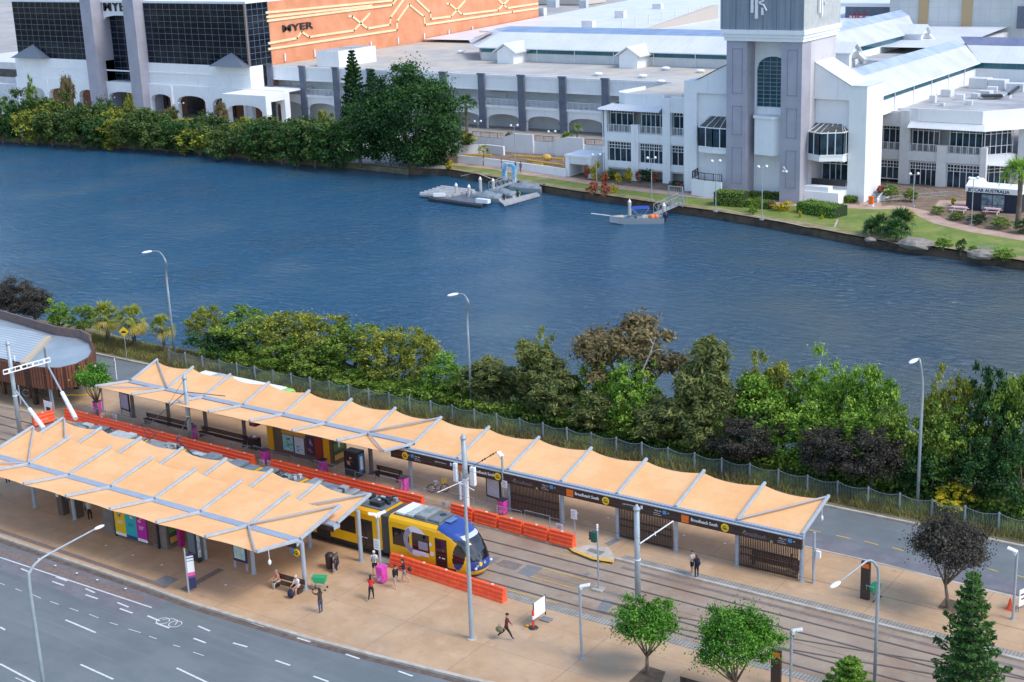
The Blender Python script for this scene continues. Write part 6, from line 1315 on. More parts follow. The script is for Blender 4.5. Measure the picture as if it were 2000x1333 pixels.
RIGHT = (.82, .57); AWAY = (-.55, .78); LEFT = (-.82, -.57); TOW = (.55, -.78)
NAVY = (.012, .016, .04); BLK = (.012, .012, .014); WHT = (.66, .66, .67)
p = G(990, 1250); person(p, RIGHT, 'person in a dark red jacket walking right with a bag on the empty plaza', (.12, .015, .02), BLK, pose='walk', sleeves='long', stride=.5, arms=[(.35, .3), (-.4, .2)], h=1.78)
carried('hand_bag', (p.x - .35, p.y - .25, .72), (.28, .16, .2), mat('olive_bag', (.16, .15, .08), .8), 'olive bag carried by the person in the dark red jacket')
p = G(627, 1197); person(p, (-.9, .3), 'person in a patterned dark top and jeans holding a phone up, near the bench', (.06, .035, .025), (.055, .075, .13), hairlen=1, arms=[(1.35, .9), (1.25, 1.0)], sleeves='long', h=1.7)
t_ = thing('phone', (p.x - .45, p.y + .16, 1.55), 'small phone held up by the person in jeans', 'phone'); b = MB(); b.box(-.01, .01, -.04, .04, -.08, .08); b.build('case', m_black, t_)
p = G(733, 1125); person(p, AWAY, 'person in a white shirt, black shorts and white cap beside the two headed lamp', WHT, BLK, legs='short', hat=(.7, .7, .68), h=1.82, arms=[(.1, .5), (.1, .4)])
carried('backpack', (p.x + .13, p.y - .17, 1.32), (.13, .08, .22), mat('pale_straps', (.35, .37, .36), .8), 'slim grey backpack on the person in the white cap', 'backpack', .6)
p = G(726, 1172); person(p, (-.4, .9), 'person in a red jacket and dark trousers with long dark hair on the plaza', (.58, .03, .03), BLK, pose='walk', stride=.25, hairlen=1.3, sleeves='long', arms=[(.5, .9), (.3, .8)])
p = G(773, 1149); person(p, (.75, -.25), 'person with long black hair, black jacket and pale shorts, left of the walking pair', BLK, (.30, .28, .26), legs='short', pose='walk', stride=.28, hairlen=1.7, sleeves='long', shoes=(.6, .6, .6), h=1.68)
p = G(791, 1138); person(p, (-.6, -.5), 'person in black jacket and denim shorts, right of the walking pair by the barrier', (.015, .018, .03), (.22, .24, .28), legs='short', pose='walk', stride=.3, hairlen=.8, sleeves='long', shoes=(.6, .6, .6), arms=[(.3, 1.3), (.3, 1.1)], h=1.7)
carried('shoulder_bag', (p.x + .38, p.y + .1, 1.0), (.17, .12, .14), mat('black_bag', (.02, .02, .02), .7), 'black shoulder bag on the right one of the walking pair')
person((-10.75, -18.15, 0), (-.35, -1), 'person in a pink shirt and pale trousers sitting at the left end of the bench', (.55, .19, .14), (.45, .40, .34), pose='sit', hair=(.3, .3, .3), arms=[(.6, .8), (.5, .8)])
person((-9.1, -18.1, 0), (.15, -1), 'person in a white shirt and cap sitting at the right end of the bench', WHT, (.50, .38, .30), pose='sit', hat=(.6, .5, .42), legs='short', arms=[(.5, .9), (.5, .9)])
carried('travel_bag', (-8.95, -18.95, .3), (.26, .2, .3), mat('navy_bag', (.01, .014, .04), .7), 'navy bag standing at the feet of the person in the white shirt')
p = G(1352, 1122); person(p, (.7, -.1), 'person in a grey shirt and black shorts looking down at the platform edge', (.45, .44, .42), BLK, legs='short', hair=(.10, .05, .03), shoes=(.6, .6, .6), arms=[(.6, 1.2), (.6, 1.2)])
p = G(1360, 1128); person((p.x + .02, p.y, 0), (-.5, .6), 'person in navy clothes with reddish hair at the platform edge', NAVY, NAVY, hair=(.10, .05, .03), hairlen=.7, arms=[(.7, 1.3), (.7, 1.3)], h=1.62, shoes=(.6, .6, .6))
carried('backpack', (p.x + .22, p.y - .12, 1.15), (.16, .12, .22), mat('navy_bag', NAVY, .7), 'navy backpack on the person in navy clothes', 'backpack')
person((17.4, .78, 0), (.1, 1), 'person in black sitting on the bench behind the right slatted screen', BLK, BLK, pose='sit', sleeves='long')
p = G(177, 1017); person((p.x, p.y, 0), (.5, -.6), 'person in a pale shirt and black trousers standing under the near canopy', (.42, .40, .42), BLK, shoes=(.6, .6, .6), hairlen=.6); carried('shoulder_bag', (p.x - .25, p.y - .1, .95), (.14, .1, .2), mat('black_bag', (.02, .02, .02), .7), 'black bag of the person under the near canopy')
p = G(16, 945); person((p.x, p.y, 0), (.6, -.5), 'person in dark trousers at the far left under the near canopy edge', (.2, .2, .22), BLK, shoes=(.6, .6, .6))
p = G(980, 331); person(p, (-.8, -.5), 'person in blue on the far path left of the blue arch', (.05, .12, .22), (.05, .06, .1)); p = G(1007, 336); person(p, (.8, -.2), 'person in black on the far path at the blue arch', BLK, BLK, sleeves='long'); p = G(1017, 338); person(p, (.8, -.4), 'person in grey green walking on the far path right of the blue arch', (.10, .13, .13), (.05, .06, .09), pose='walk', sleeves='long', h=1.85)
# parked scooter bike on the far platform
g = G(856, 962); t_ = thing('hire_scooter', (g.x, g.y, 0), 'parked bicycle with pale frame on the far platform behind the tram roof', 'bicycle', None, .6)
for s in (-.5, .5): b = MB(); b.tube([(s + .32 * math.cos(a_ * .449), 0, .34 + .32 * math.sin(a_ * .449)) for a_ in range(15)], .035, 5, cap=False); b.build('wheel', m_black, t_)
b = MB(); b.tube([(-.5, 0, .34), (-.1, 0, .75), (.4, 0, .8), (.05, 0, .32), (-.5, 0, .34)], .03, 5); b.tube([(.5, 0, .34), (.38, 0, 1.0)], .03, 5); b.box(-.3, 0, -.08, .08, .88, .95); b.build('frame', m_wplast, t_); b = MB(); b.box(.3, .7, -.2, .2, .85, 1.1); b.build('basket', m_yel, t_)

# round lights set flush in the paving
for i, (x, y) in enumerate(((207, 1066), (259, 1085), (316, 1104), (378, 1122), (441, 1143), (225, 1035), (121, 982), (1128, 1003), (1188, 1012), (1336, 1046), (1416, 1062), (694, 940), (150, 1120), (190, 1133), (108, 1105), (245, 1150), (76, 1092))):
    g = G(x, y, 0); b = MB(); b.tube([(0, 0, .002), (0, 0, .012)], .09, 10); o = b.build('paving_light', m_wplast, None, label='small white round light set into the paving', cat='paving light', group='white round lights set in the paving'); o.location = (g.x, g.y, .002)
# ================================================================ vegetation
LM = {
 'mangrove': leafmat('leaf_mangrove', [(.025, .050, .014), (.060, .110, .025), (.11, .18, .04), (.17, .24, .065)]),
 'green': leafmat('leaf_mid_green', [(0.036, 0.082, 0.013), (0.111, 0.203, 0.024), (0.243, 0.356, 0.049), (0.446, 0.486, 0.097)]),
 'bright': leafmat('leaf_bright_green', [(0.049, 0.121, 0.014), (0.130, 0.270, 0.027), (0.244, 0.412, 0.047), (0.421, 0.539, 0.095)]),
 'olive': leafmat('leaf_olive', [(0.075, 0.101, 0.020), (0.194, 0.233, 0.034), (0.342, 0.358, 0.047), (0.535, 0.497, 0.068)]),
 'dark': leafmat('leaf_dark_green', [(0.011, 0.038, 0.014), (0.027, 0.081, 0.020), (0.054, 0.135, 0.027), (0.095, 0.203, 0.041)]),
 'casu': leafmat('leaf_casuarina', [(0.054, 0.079, 0.026), (0.116, 0.150, 0.045), (0.202, 0.229, 0.067), (0.310, 0.299, 0.089)]),
 'brown': leafmat('leaf_brown_casuarina', [(0.081, 0.068, 0.034), (0.162, 0.135, 0.061), (0.243, 0.189, 0.081), (0.324, 0.257, 0.108)]),
 'purple': leafmat('leaf_purple', [(.028, .026, .022), (.055, .050, .040), (.09, .08, .06), (.13, .12, .09)]),
 'fig': leafmat('leaf_fig', [(0.027, 0.088, 0.011), (0.068, 0.203, 0.016), (0.121, 0.311, 0.027), (0.257, 0.459, 0.068)]),
 'pine': leafmat('leaf_pine', [(0.024, 0.074, 0.022), (0.054, 0.142, 0.030), (0.108, 0.230, 0.041), (0.203, 0.338, 0.068)]),
 'palm': leafmat('leaf_palm', [(0.081, 0.095, 0.016), (0.176, 0.230, 0.027), (0.324, 0.351, 0.047), (0.540, 0.405, 0.081)]),
 'red': leafmat('leaf_red', [(0.216, 0.027, 0.041), (0.405, 0.068, 0.068), (0.513, 0.189, 0.081), (0.135, 0.176, 0.041)]),
 'yellow': leafmat('leaf_yellow', [(0.162, 0.230, 0.027), (0.432, 0.405, 0.027), (0.700, 0.486, 0.027), (0.700, 0.567, 0.041)]),
 'reed': leafmat('leaf_reed', [(0.162, 0.135, 0.061), (0.270, 0.230, 0.081), (0.230, 0.257, 0.068), (0.378, 0.311, 0.121)]),
}
m_bark = mat('bark', (.12, .09, .065), .95, c2=(.19, .15, .115), sc=3, bump=.4, bsc=12)
m_pbark = mat('pale_bark', (.42, .38, .34), .9, c2=(.52, .48, .44), sc=3)
def leaves(name, P, Nn, size, tint, material, parent=None, asp=1.0, **kw):
    """one mesh of leaf-sized faces: P centres, Nn normals, size per leaf, tint 0..1"""
    n = len(P); rng = np.random.default_rng(n)
    a = rng.normal(size=(n, 3)); a -= Nn * (a * Nn).sum(1, keepdims=True); a /= np.linalg.norm(a, axis=1, keepdims=True) + 1e-9
    b = np.cross(Nn, a); s = np.asarray(size).reshape(-1, 1) * np.ones((n, 1)) * .5
    V = np.empty((n, 4, 3)); V[:, 0] = P - a * s * asp; V[:, 1] = P + b * s * .62; V[:, 2] = P + a * s * asp; V[:, 3] = P - b * s * .62
    me = bpy.data.meshes.new(name); me.vertices.add(4 * n); me.vertices.foreach_set('co', V.astype(np.float32).ravel())
    me.loops.add(4 * n); me.loops.foreach_set('vertex_index', np.arange(4 * n, dtype=np.int32))
    me.polygons.add(n); me.polygons.foreach_set('loop_start', np.arange(0, 4 * n, 4, dtype=np.int32)); me.polygons.foreach_set('loop_total', np.full(n, 4, dtype=np.int32))
    at = me.attributes.new('tint', 'FLOAT', 'FACE'); at.data.foreach_set('value', np.clip(tint, 0, 1).astype(np.float32))
    me.materials.append(material); me.update(calc_edges=True); me.validate()
    o = bpy.data.objects.new(name, me); COL.objects.link(o)
    if parent is not None: o.parent = parent
    return tag(o, **kw)
def unit(v): return v / (np.linalg.norm(v, axis=-1, keepdims=True) + 1e-9)
def crown_pts(rng, rad_, cz, K, n, cr=.3, inner=.45, flat=.0, droop=0., bias=0., low=-.35):
    d = unit(rng.normal(size=(K, 3))); d[:, 2] = np.where(d[:, 2] < low, -d[:, 2] * .5, d[:, 2])
    rr_ = inner + (1 - inner) * rng.random((K, 1)) ** .6
    lump = 1 + .3 * np.sin(d[:, :1] * 3.1 + rng.random() * 6) * np.cos(d[:, 1:2] * 2.7 + rng.random() * 6)
    C_ = d * rr_ * lump * np.array(rad_) * (1 - cr * .7) + np.array([0, 0, cz])
    cs = cr * float(np.mean(rad_[:2])) * rng.uniform(.45, 1.35, (K, 1)); ct = rng.uniform(-.26, .26, K)
    k = rng.integers(0, K, n); e = unit(rng.normal(size=(n, 3))); q = np.clip(np.abs(rng.normal(size=(n, 1))) * .62, 0, 1.7)
    off = e * q * cs[k]; off[:, 2] *= .75
    if droop: off[:, 2] -= droop * rng.random(n) * cs[k, 0]
    P = C_[k] + off; Nn = unit(e * .8 + rng.normal(size=(n, 3)) * .55 + np.array([0, 0, .35]))
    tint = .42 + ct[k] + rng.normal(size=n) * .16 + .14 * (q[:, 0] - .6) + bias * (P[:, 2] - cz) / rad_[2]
    return P, Nn, tint, C_
def trunk(par, h, r, C_, rng, m=None, n=7, lean=0.):
    b = MB(); fork = h * .42
    b.tube([(0, 0, -.3), (lean * .4, 0, h * .2), (lean, 0, fork)], [r * 1.25, r, r * .8], 8)
    idx = rng.choice(len(C_), min(n, len(C_)), replace=False)
    for i in idx:
        c = Vector(C_[i]); m1 = Vector((lean, 0, fork)).lerp(c, .5) + Vector((rng.normal() * .15, rng.normal() * .15, -.1)); b.tube([(lean, 0, fork * .96), m1, c], [r * .6, r * .36, r * .1], 6)
    return b.build('trunk', m or m_bark, par, smooth=True)
PROTO = {}
def proto(kind, var, rad_, cz, K, n, leaf, mk, cr=.3, inner=.45, asp=1., droop=0., tr=.16, bm=None, bias=0., h=None):
    key = (kind, var)
    if key in PROTO: return PROTO[key]
    rng = np.random.default_rng(hash_(kind) + var * 17)
    P, Nn, t_, C_ = crown_pts(rng, rad_, cz, K, n, cr, inner, 0, droop, bias, -.4 if mk == 'brown' else -.95)
    e = thing('tree', (0, 0, -500))
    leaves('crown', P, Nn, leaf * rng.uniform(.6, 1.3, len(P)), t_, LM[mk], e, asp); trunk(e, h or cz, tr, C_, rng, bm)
    PROTO[key] = e; return e
def hash_(s): return sum(ord(c) * (i + 3) for i, c in enumerate(s))
# crown prototypes are all about 6 m tall (z 0..6) and 5 m wide; each tree below is a scaled copy
KINDS = {
 'green': dict(rad_=(2.5, 2.5, 2.6), cz=3.3, K=95, n=17000, leaf=.18, mk='green', cr=.17, inner=.35),
 'bright': dict(rad_=(2.5, 2.5, 2.6), cz=3.3, K=85, n=15000, leaf=.19, mk='bright', cr=.18, inner=.35),
 'olive': dict(rad_=(2.5, 2.5, 2.4), cz=3.4, K=90, n=15000, leaf=.17, mk='olive', cr=.17, inner=.4),
 'casu': dict(rad_=(1.9, 1.9, 2.9), cz=3.1, K=90, n=30000, leaf=.17, mk='casu', cr=.20, inner=.25, asp=2.2, droop=.9),
 'brown': dict(rad_=(2.5, 2.5, 1.9), cz=3.9, K=34, n=15000, leaf=.18, mk='brown', cr=.22, inner=.4, asp=1.5, droop=.5),
 'purple': dict(rad_=(2.5, 2.5, 2.3), cz=3.5, K=90, n=26000, leaf=.15, mk='purple', cr=.24, inner=.5),
 'dark': dict(rad_=(2.6, 2.6, 2.7), cz=3.2, K=90, n=17000, leaf=.18, mk='dark', cr=.18, inner=.35),
 'shrub': dict(rad_=(2.6, 2.6, 2.2), cz=2.4, K=60, n=7000, leaf=.25, mk='mangrove', cr=.22, inner=.4),
 'shrubo': dict(rad_=(2.6, 2.6, 2.2), cz=2.4, K=70, n=7000, leaf=.27, mk='olive', cr=.18, inner=.4),
 'shrubd': dict(rad_=(2.6, 2.6, 2.2), cz=2.4, K=70, n=7000, leaf=.27, mk='dark', cr=.18, inner=.4),
 'redb': dict(rad_=(2.4, 2.4, 2.2), cz=2.3, K=20, n=1500, leaf=.6, mk='red', cr=.3, inner=.4),
 'yellb': dict(rad_=(2.4, 2.4, 2.2), cz=2.3, K=22, n=1800, leaf=.5, mk='yellow', cr=.3, inner=.4),
}
CNT = [0]
def plant(kind, pos, h, w_, label, group=None, name='tree', cat='tree', nv=3):
    CNT[0] += 1; d = KINDS[kind]; e = proto(kind, CNT[0] % nv, **d)
    o = dup(e); o.name = name; o['label'] = label; o['category'] = cat
    if group: o['group'] = group
    o.location = (pos[0], pos[1], pos[2] if len(pos) > 2 else 0)
    top = d['cz'] + d['rad_'][2]; sz = h / (top * .97); sx = w_ / (2 * d['rad_'][0] * 1.02)
    o.scale = (sx, sx, sz); o.rotation_euler = (0, 0, R_.uniform(0, 6.28))
    if name != 'tree':
        pass
    return o
def GP(px_, Y, z=0.):
    a, b_ = 0., 1400.
    for _ in range(40):
        m = (a + b_) / 2
        if G(px_, m, z)[1] > Y: a = m
        else: b_ = m
    return G(px_, a, z)
def mper(p): return float((np.array(p) - CAM) @ FW) / FPX
def ptree(kind, px_, Y, ytop, wpx, label, group='trees on the near river bank', z=None, **k):
    z = z if z is not None else (0 if Y < 17 else -.4 if Y < 19 else -.9)
    p = GP(px_, Y, z); h = (HT(p, ytop) - z) * 1.05; return plant(kind, (p.x, p.y, z), h, wpx * mper(p) * 1.3, label, group, **k)
# near bank, left to right
ptree('purple', 22, 17.5, 548, 92, 'dark purple leaved tree at the left edge, its crown cut by the frame'); ptree('purple', 70, 17.5, 570, 84, 'dark purple leaved tree behind the brown timber fence')
ptree('bright', 118, 17.0, 590, 50, 'small light green tree between the purple tree and the palms'); ptree('green', 166, 17.0, 596, 50, 'small green tree just left of the tallest palm')
BANK = [('olive', 410, 20.5, 598, 74, 'yellow green tree at the left end of the bank clump, top over the water'), ('dark', 440, 18.5, 642, 110, 'dark green tree low at the left end of the clump'), ('green', 492, 20, 606, 120, 'green tree with a thin top left of the olive trees'), ('olive', 560, 20.5, 610, 124, 'olive tree, left of a pair in the middle of the clump'),
 ('green', 556, 17.5, 668, 110, 'green bushy tree behind the third canopy bay'), ('olive', 628, 20.5, 614, 120, 'olive tree, right of a pair in the middle of the clump'), ('green', 628, 17.8, 680, 120, 'green bushy tree behind the fourth canopy bay'), ('green', 695, 20.5, 636, 120, 'mid green tree left of the open branched olive tree'),
 ('olive', 760, 20, 640, 124, 'open olive tree with bare branches showing water through it'), ('olive', 822, 20.5, 645, 84, 'small yellowish tree at the right end of the left clump'), ('green', 710, 17.6, 722, 110, 'low green tree in front of the olive trees'), ('green', 782, 17.4, 745, 100, 'low green tree below the open olive tree'),
 ('bright', 872, 19, 702, 96, 'light green tree left of the middle lamp'), ('green', 905, 18, 728, 84, 'green tree right behind the middle lamp'), ('casu', 965, 18.5, 696, 92, 'grey green feathery tree right of the middle lamp'), ('casu', 1052, 19, 664, 100, 'tall feathery tree with a yellow top'), ('olive', 1062, 20.5, 655, 62, 'yellow crown rising behind the feathery tree'), ('casu', 1085, 17.5, 718, 90, 'feathery tree in front, second of the middle group'),
 ('brown', 1228, 22, 628, 170, 'wide brown airy tree leaning over the water with a white dead branch'), ('bright', 1175, 19.5, 700, 110, 'bright green broad tree left below the brown airy tree'), ('bright', 1238, 18.5, 712, 110, 'bright green broad tree below the white dead branch'), ('green', 1130, 17.2, 800, 90, 'dark low tree at the fence between feathery trees'), ('casu', 1168, 16.6, 765, 84, 'short yellow green feathery tree at the fence'), ('green', 1235, 16.8, 800, 96, 'low green tree at the fence below the bright trees'),
 ('casu', 1375, 19, 668, 118, 'tallest feathery olive tree right of the brown airy tree'), ('casu', 1398, 18, 740, 84, 'feathery tree against the right side of the tallest one'), ('casu', 1302, 17, 768, 104, 'rounded feathery tree at the fence, left one of two'), ('casu', 1368, 16.8, 790, 90, 'rounded feathery tree at the fence, right one of two'),
 ('olive', 1478, 21, 702, 80, 'olive tree over the water, first right of the tallest feathery tree'), ('olive', 1530, 21, 704, 84, 'olive tree over the water, second right of the tallest feathery tree'), ('bright', 1500, 19, 748, 130, 'bright green tree below the pair of olive trees'), ('bright', 1592, 20.5, 708, 110, 'bright green tree with the highest top left of the right lamp'), ('bright', 1650, 20.5, 722, 110, 'bright green tree with open top over the water'), ('bright', 1712, 20.5, 728, 110, 'bright green tree next to the right lamp'),
 ('bright', 1575, 18, 790, 124, 'bright green tree in front, above the gap between purple trees'), ('bright', 1672, 18, 796, 120, 'light green tree in front, above the right purple tree'), ('green', 1750, 18, 800, 110, 'green tree in front just left of the right lamp'), ('olive', 1828, 20.5, 734, 76, 'olive tree just right of the right lamp'), ('olive', 1880, 20.5, 736, 76, 'olive tree, second right of the right lamp'), ('green', 1850, 18.5, 800, 120, 'green tree under the two olive trees'),
 ('dark', 1935, 20, 726, 112, 'dark green tree near the right edge over the water'), ('green', 1992, 20, 722, 100, 'green tree cut by the right edge'), ('dark', 1900, 17.5, 850, 124, 'dark green tree low behind the yellow flowering bush'), ('dark', 1978, 17.5, 840, 124, 'dark green tree low at the right edge'), ('dark', 1800, 17, 880, 100, 'dark green tree behind the foot of the right lamp'), ('green', 1420, 17.4, 800, 60, 'narrow green tree between feathery and purple trees')]
for k_ in BANK: ptree(*k_)
ptree('purple', 1460, 15.9, 822, 112, 'dark purple round tree, left of the three behind the fence', 'dark purple trees behind the fence'); ptree('purple', 1612, 15.9, 836, 92, 'dark purple round tree, middle of the three behind the fence', 'dark purple trees behind the fence'); ptree('purple', 1702, 15.9, 845, 118, 'dark purple round tree, right and largest of the three behind the fence', 'dark purple trees behind the fence')
ptree('yellb', 1862, 15.4, 952, 78, 'bush with yellow flowers behind the fence right of the lamp', None, name='flowering_bush', cat='bush')
dead = thing('dead_branch', tuple(GP(1262, 19, -.5)), 'bare white branch standing up out of the brown airy tree', 'branch'); o0 = dead.location.copy()
def dpt(x, y, Y): return GY(x, y, Y) - o0
b = MB(); b.tube([(0, 0, 0), dpt(1255, 725, 18.6), dpt(1270, 690, 18.4), dpt(1281, 658, 18.4)], [.12, .09, .06, .02], 6); b.tube([dpt(1270, 690, 18.4), dpt(1284, 683, 18.2), dpt(1296, 684, 18.2)], [.05, .03, .015], 5); b.tube([dpt(1275, 672, 18.4), dpt(1266, 655, 18.2)], [.04, .01], 5); b.build('branch', m_pbark, dead)
# undergrowth, reeds
def scatter(name, region, n, leaf, mk, hgt, label=None, asp=1., seed=1, up=.5, zf=None):
    rng = np.random.default_rng(seed); P = []
    xy = region(rng, n); z0 = zf(xy) if zf else np.zeros(len(xy)); P = np.c_[xy, z0 + hgt * rng.random(len(xy)) ** .8]
    patch = np.sin(xy[:, 0] * .9 + 2 * np.sin(xy[:, 1])) * .15 + np.sin(xy[:, 0] * .23) * .12
    Nn = unit(rng.normal(size=(len(xy), 3)) + np.array([0, 0, up])); return leaves(name, P, Nn, leaf * rng.uniform(.6, 1.3, len(xy)), .45 + patch + rng.normal(size=len(xy)) * .17, LM[mk], kind='stuff', asp=asp, label=label, cat=name.replace('_', ' ') if label else None)
bankz = lambda xy: np.interp(xy[:, 1], ys, zs)
scatter('undergrowth', lambda r, n: np.c_[r.uniform(-54, 62, n), 15.6 + r.random(n) ** 1.2 * 6.5], 42000, .32, 'green', 1.3, 'leafy undergrowth covering the river bank under the trees', zf=bankz)
scatter('undergrowth', lambda r, n: np.c_[r.uniform(-30, 62, n), 14.9 + r.random(n) * 3], 16000, .26, 'dark', .9, 'dark low shrubs right behind the fence', zf=bankz, seed=5)
def blades(name, x0, x1, y0, y1, n, h, mk, label, seed):
    rng = np.random.default_rng(seed); x = rng.uniform(x0, x1, n); y = y0 + (y1 - y0) * rng.random(n); x += .3 * np.sin(y * 9)
    P = np.c_[x, y, np.interp(y, ys, zs) + h * .4 * rng.uniform(.5, 1.2, n)]
    a = unit(np.c_[rng.normal(size=n) * .35, rng.normal(size=n) * .35, np.ones(n)]); Nn = unit(np.cross(a, rng.normal(size=(n, 3))))
    b_ = np.cross(Nn, a); s = h * rng.uniform(.3, .6, (n, 1)); w_ = .035
    V = np.stack([P - a * s - b_ * w_, P - a * s + b_ * w_, P + a * s + b_ * .008, P + a * s - b_ * .008], 1)
    me = bpy.data.meshes.new(name); me.vertices.add(4 * n); me.vertices.foreach_set('co', V.astype(np.float32).ravel()); me.loops.add(4 * n); me.loops.foreach_set('vertex_index', np.arange(4 * n, dtype=np.int32))
    me.polygons.add(n); me.polygons.foreach_set('loop_start', np.arange(0, 4 * n, 4, dtype=np.int32)); me.polygons.foreach_set('loop_total', np.full(n, 4, dtype=np.int32))
    at = me.attributes.new('tint', 'FLOAT', 'FACE'); at.data.foreach_set('value', np.clip(.45 + .25 * np.sin(x * .7 + np.sin(x * 2.3)) + rng.normal(size=n) * .2, 0, 1).astype(np.float32)); me.materials.append(LM[mk]); me.update(calc_edges=True)
    o = bpy.data.objects.new(name, me); COL.objects.link(o); return tag(o, label, 'grass', kind='stuff')
blades('verge_grass', -100, 62, 13.0, 17.2, 60000, .7, 'reed', 'tall dry grass on the verge between kerb and river', 3)
blades('green_reeds', -50, 62, 13.9, 15.6, 26000, .8, 'green', 'green reeds standing behind the fence', 4)
# trees on the plaza and platforms
def bigleaf(name, pos, rad_, cz, K, n, leaf, mk, label, tr=.1, cr=.3, seed=1, inner=.45, h=None, lean=0, asp=1., bm=None, cat='tree', limbs=9):
    rng = np.random.default_rng(seed); P, Nn, t_, C_ = crown_pts(rng, rad_, cz, K, n, cr, inner, low=-.35 if mk != 'dark' else -.95); e = thing(name, pos, label, cat)
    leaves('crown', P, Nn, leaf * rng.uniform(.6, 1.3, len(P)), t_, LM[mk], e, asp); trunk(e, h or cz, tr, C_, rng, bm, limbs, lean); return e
g = G(1264, 1316, 0); bigleaf('fig_tree', (g.x, g.y, 0), (2.15, 1.95, 1.75), 3.15, 60, 17000, .15, 'fig', 'smaller round fig tree on the plaza, its trunk foot in view', .11, seed=11, h=2.7, cr=.30)
g = G(1436, 1372, 0); bigleaf('fig_tree', (g.x, g.y, 0), (2.9, 2.7, 2.2), 3.75, 95, 30000, .15, 'fig', 'larger round fig tree on the plaza, its foot below the frame', .14, seed=12, h=3.0, cr=.26)
g = G(1852, 1188, 0); bigleaf('purple_tree', (g.x, g.y, 0), (2.95, 2.7, 1.95), 4.1, 100, 34000, .15, 'purple', 'dark purple leaved tree standing on the far platform by the right lamp', .12, seed=13, h=3.7, cr=.28, lean=-.25, bm=m_bark)
g = G(192, 812, 0); bigleaf('plaza_tree', (g.x, g.y, 0), (2.5, 2.2, 1.3), 3.4, 34, 6500, .22, 'fig', 'green tree between the round pavilion and the far canopy', .1, seed=14, h=3.0, cr=.3)
def pine(pos, h, r0, label, levels=16, seed=3, mk='pine', dens=1., leaf=.20):
    rng = np.random.default_rng(seed); e = thing('norfolk_pine', pos, label, 'pine tree', 'norfolk pines'); P = []; Nn = []; b = MB(); b.tube([(0, 0, 0), (0, 0, h * .6), (0, 0, h)], [h * .016 + .03, h * .010 + .02, .015], 8)
    for l in range(levels):
        z = h * (.10 + .88 * (l / levels) ** .95); R = r0 * (1 - (z / h)) ** .8 * rng.uniform(.85, 1.1) + .08; nb = 6 + (l % 2)
        for k in range(nb):
            a_ = 2 * math.pi * (k + .5 * (l % 2)) / nb + rng.normal() * .12; dx, dy = math.cos(a_), math.sin(a_); Rk = R * rng.uniform(.8, 1.1)
            rise = .12 * Rk + .35 * Rk * (z / h); b.tube([(0, 0, z), (dx * Rk * .5, dy * Rk * .5, z + rise * .35), (dx * Rk, dy * Rk, z + rise)], [.03, .022, .01], 4, cap=False)
            m_ = int(150 * Rk / r0 * dens) + 22; u_ = rng.random(m_) ** .7; c = np.c_[dx * Rk * u_, dy * Rk * u_, z + rise * u_ ** 1.4]; wd = .26 * Rk * np.sin(np.pi * np.clip(u_ * .8 + .12, 0, 1)) + .05
            side = rng.uniform(-1, 1, m_); c[:, 0] += -dy * side * wd; c[:, 1] += dx * side * wd; c[:, 2] += rng.uniform(-.02, .10, m_) * (Rk * .5 + .2)
            P.append(c); Nn.append(unit(np.array([0, 0, 1]) + rng.normal(size=(m_, 3)) * .65))
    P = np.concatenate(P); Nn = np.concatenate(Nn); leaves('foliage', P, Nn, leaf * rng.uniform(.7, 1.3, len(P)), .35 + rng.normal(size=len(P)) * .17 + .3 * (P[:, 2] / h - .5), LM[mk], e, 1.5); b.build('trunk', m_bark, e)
    return e
g = G(1886, 1398, 0); pine((g.x, g.y, 0), HT(g, 1108), 2.35, 'tall norfolk pine at the lower right corner', 16, 3, dens=.75)
g = G(1657, 1392, 0); pine((g.x, g.y, 0), HT(g, 1280), 1.9, 'young norfolk pine at the bottom edge', 9, 8, mk='bright', leaf=.16)
g = G(697, 262, 0); pine((g.x, g.y, 0), HT(g, 92), 3.9, 'tall norfolk pine across the river behind the big dark tree', 20, 5, mk='dark', leaf=.45)
g = G(733, 262, 0); pine((g.x, g.y, 0), HT(g, 130), 3.0, 'shorter norfolk pine just right of the tall far one', 15, 6, mk='dark', leaf=.45)
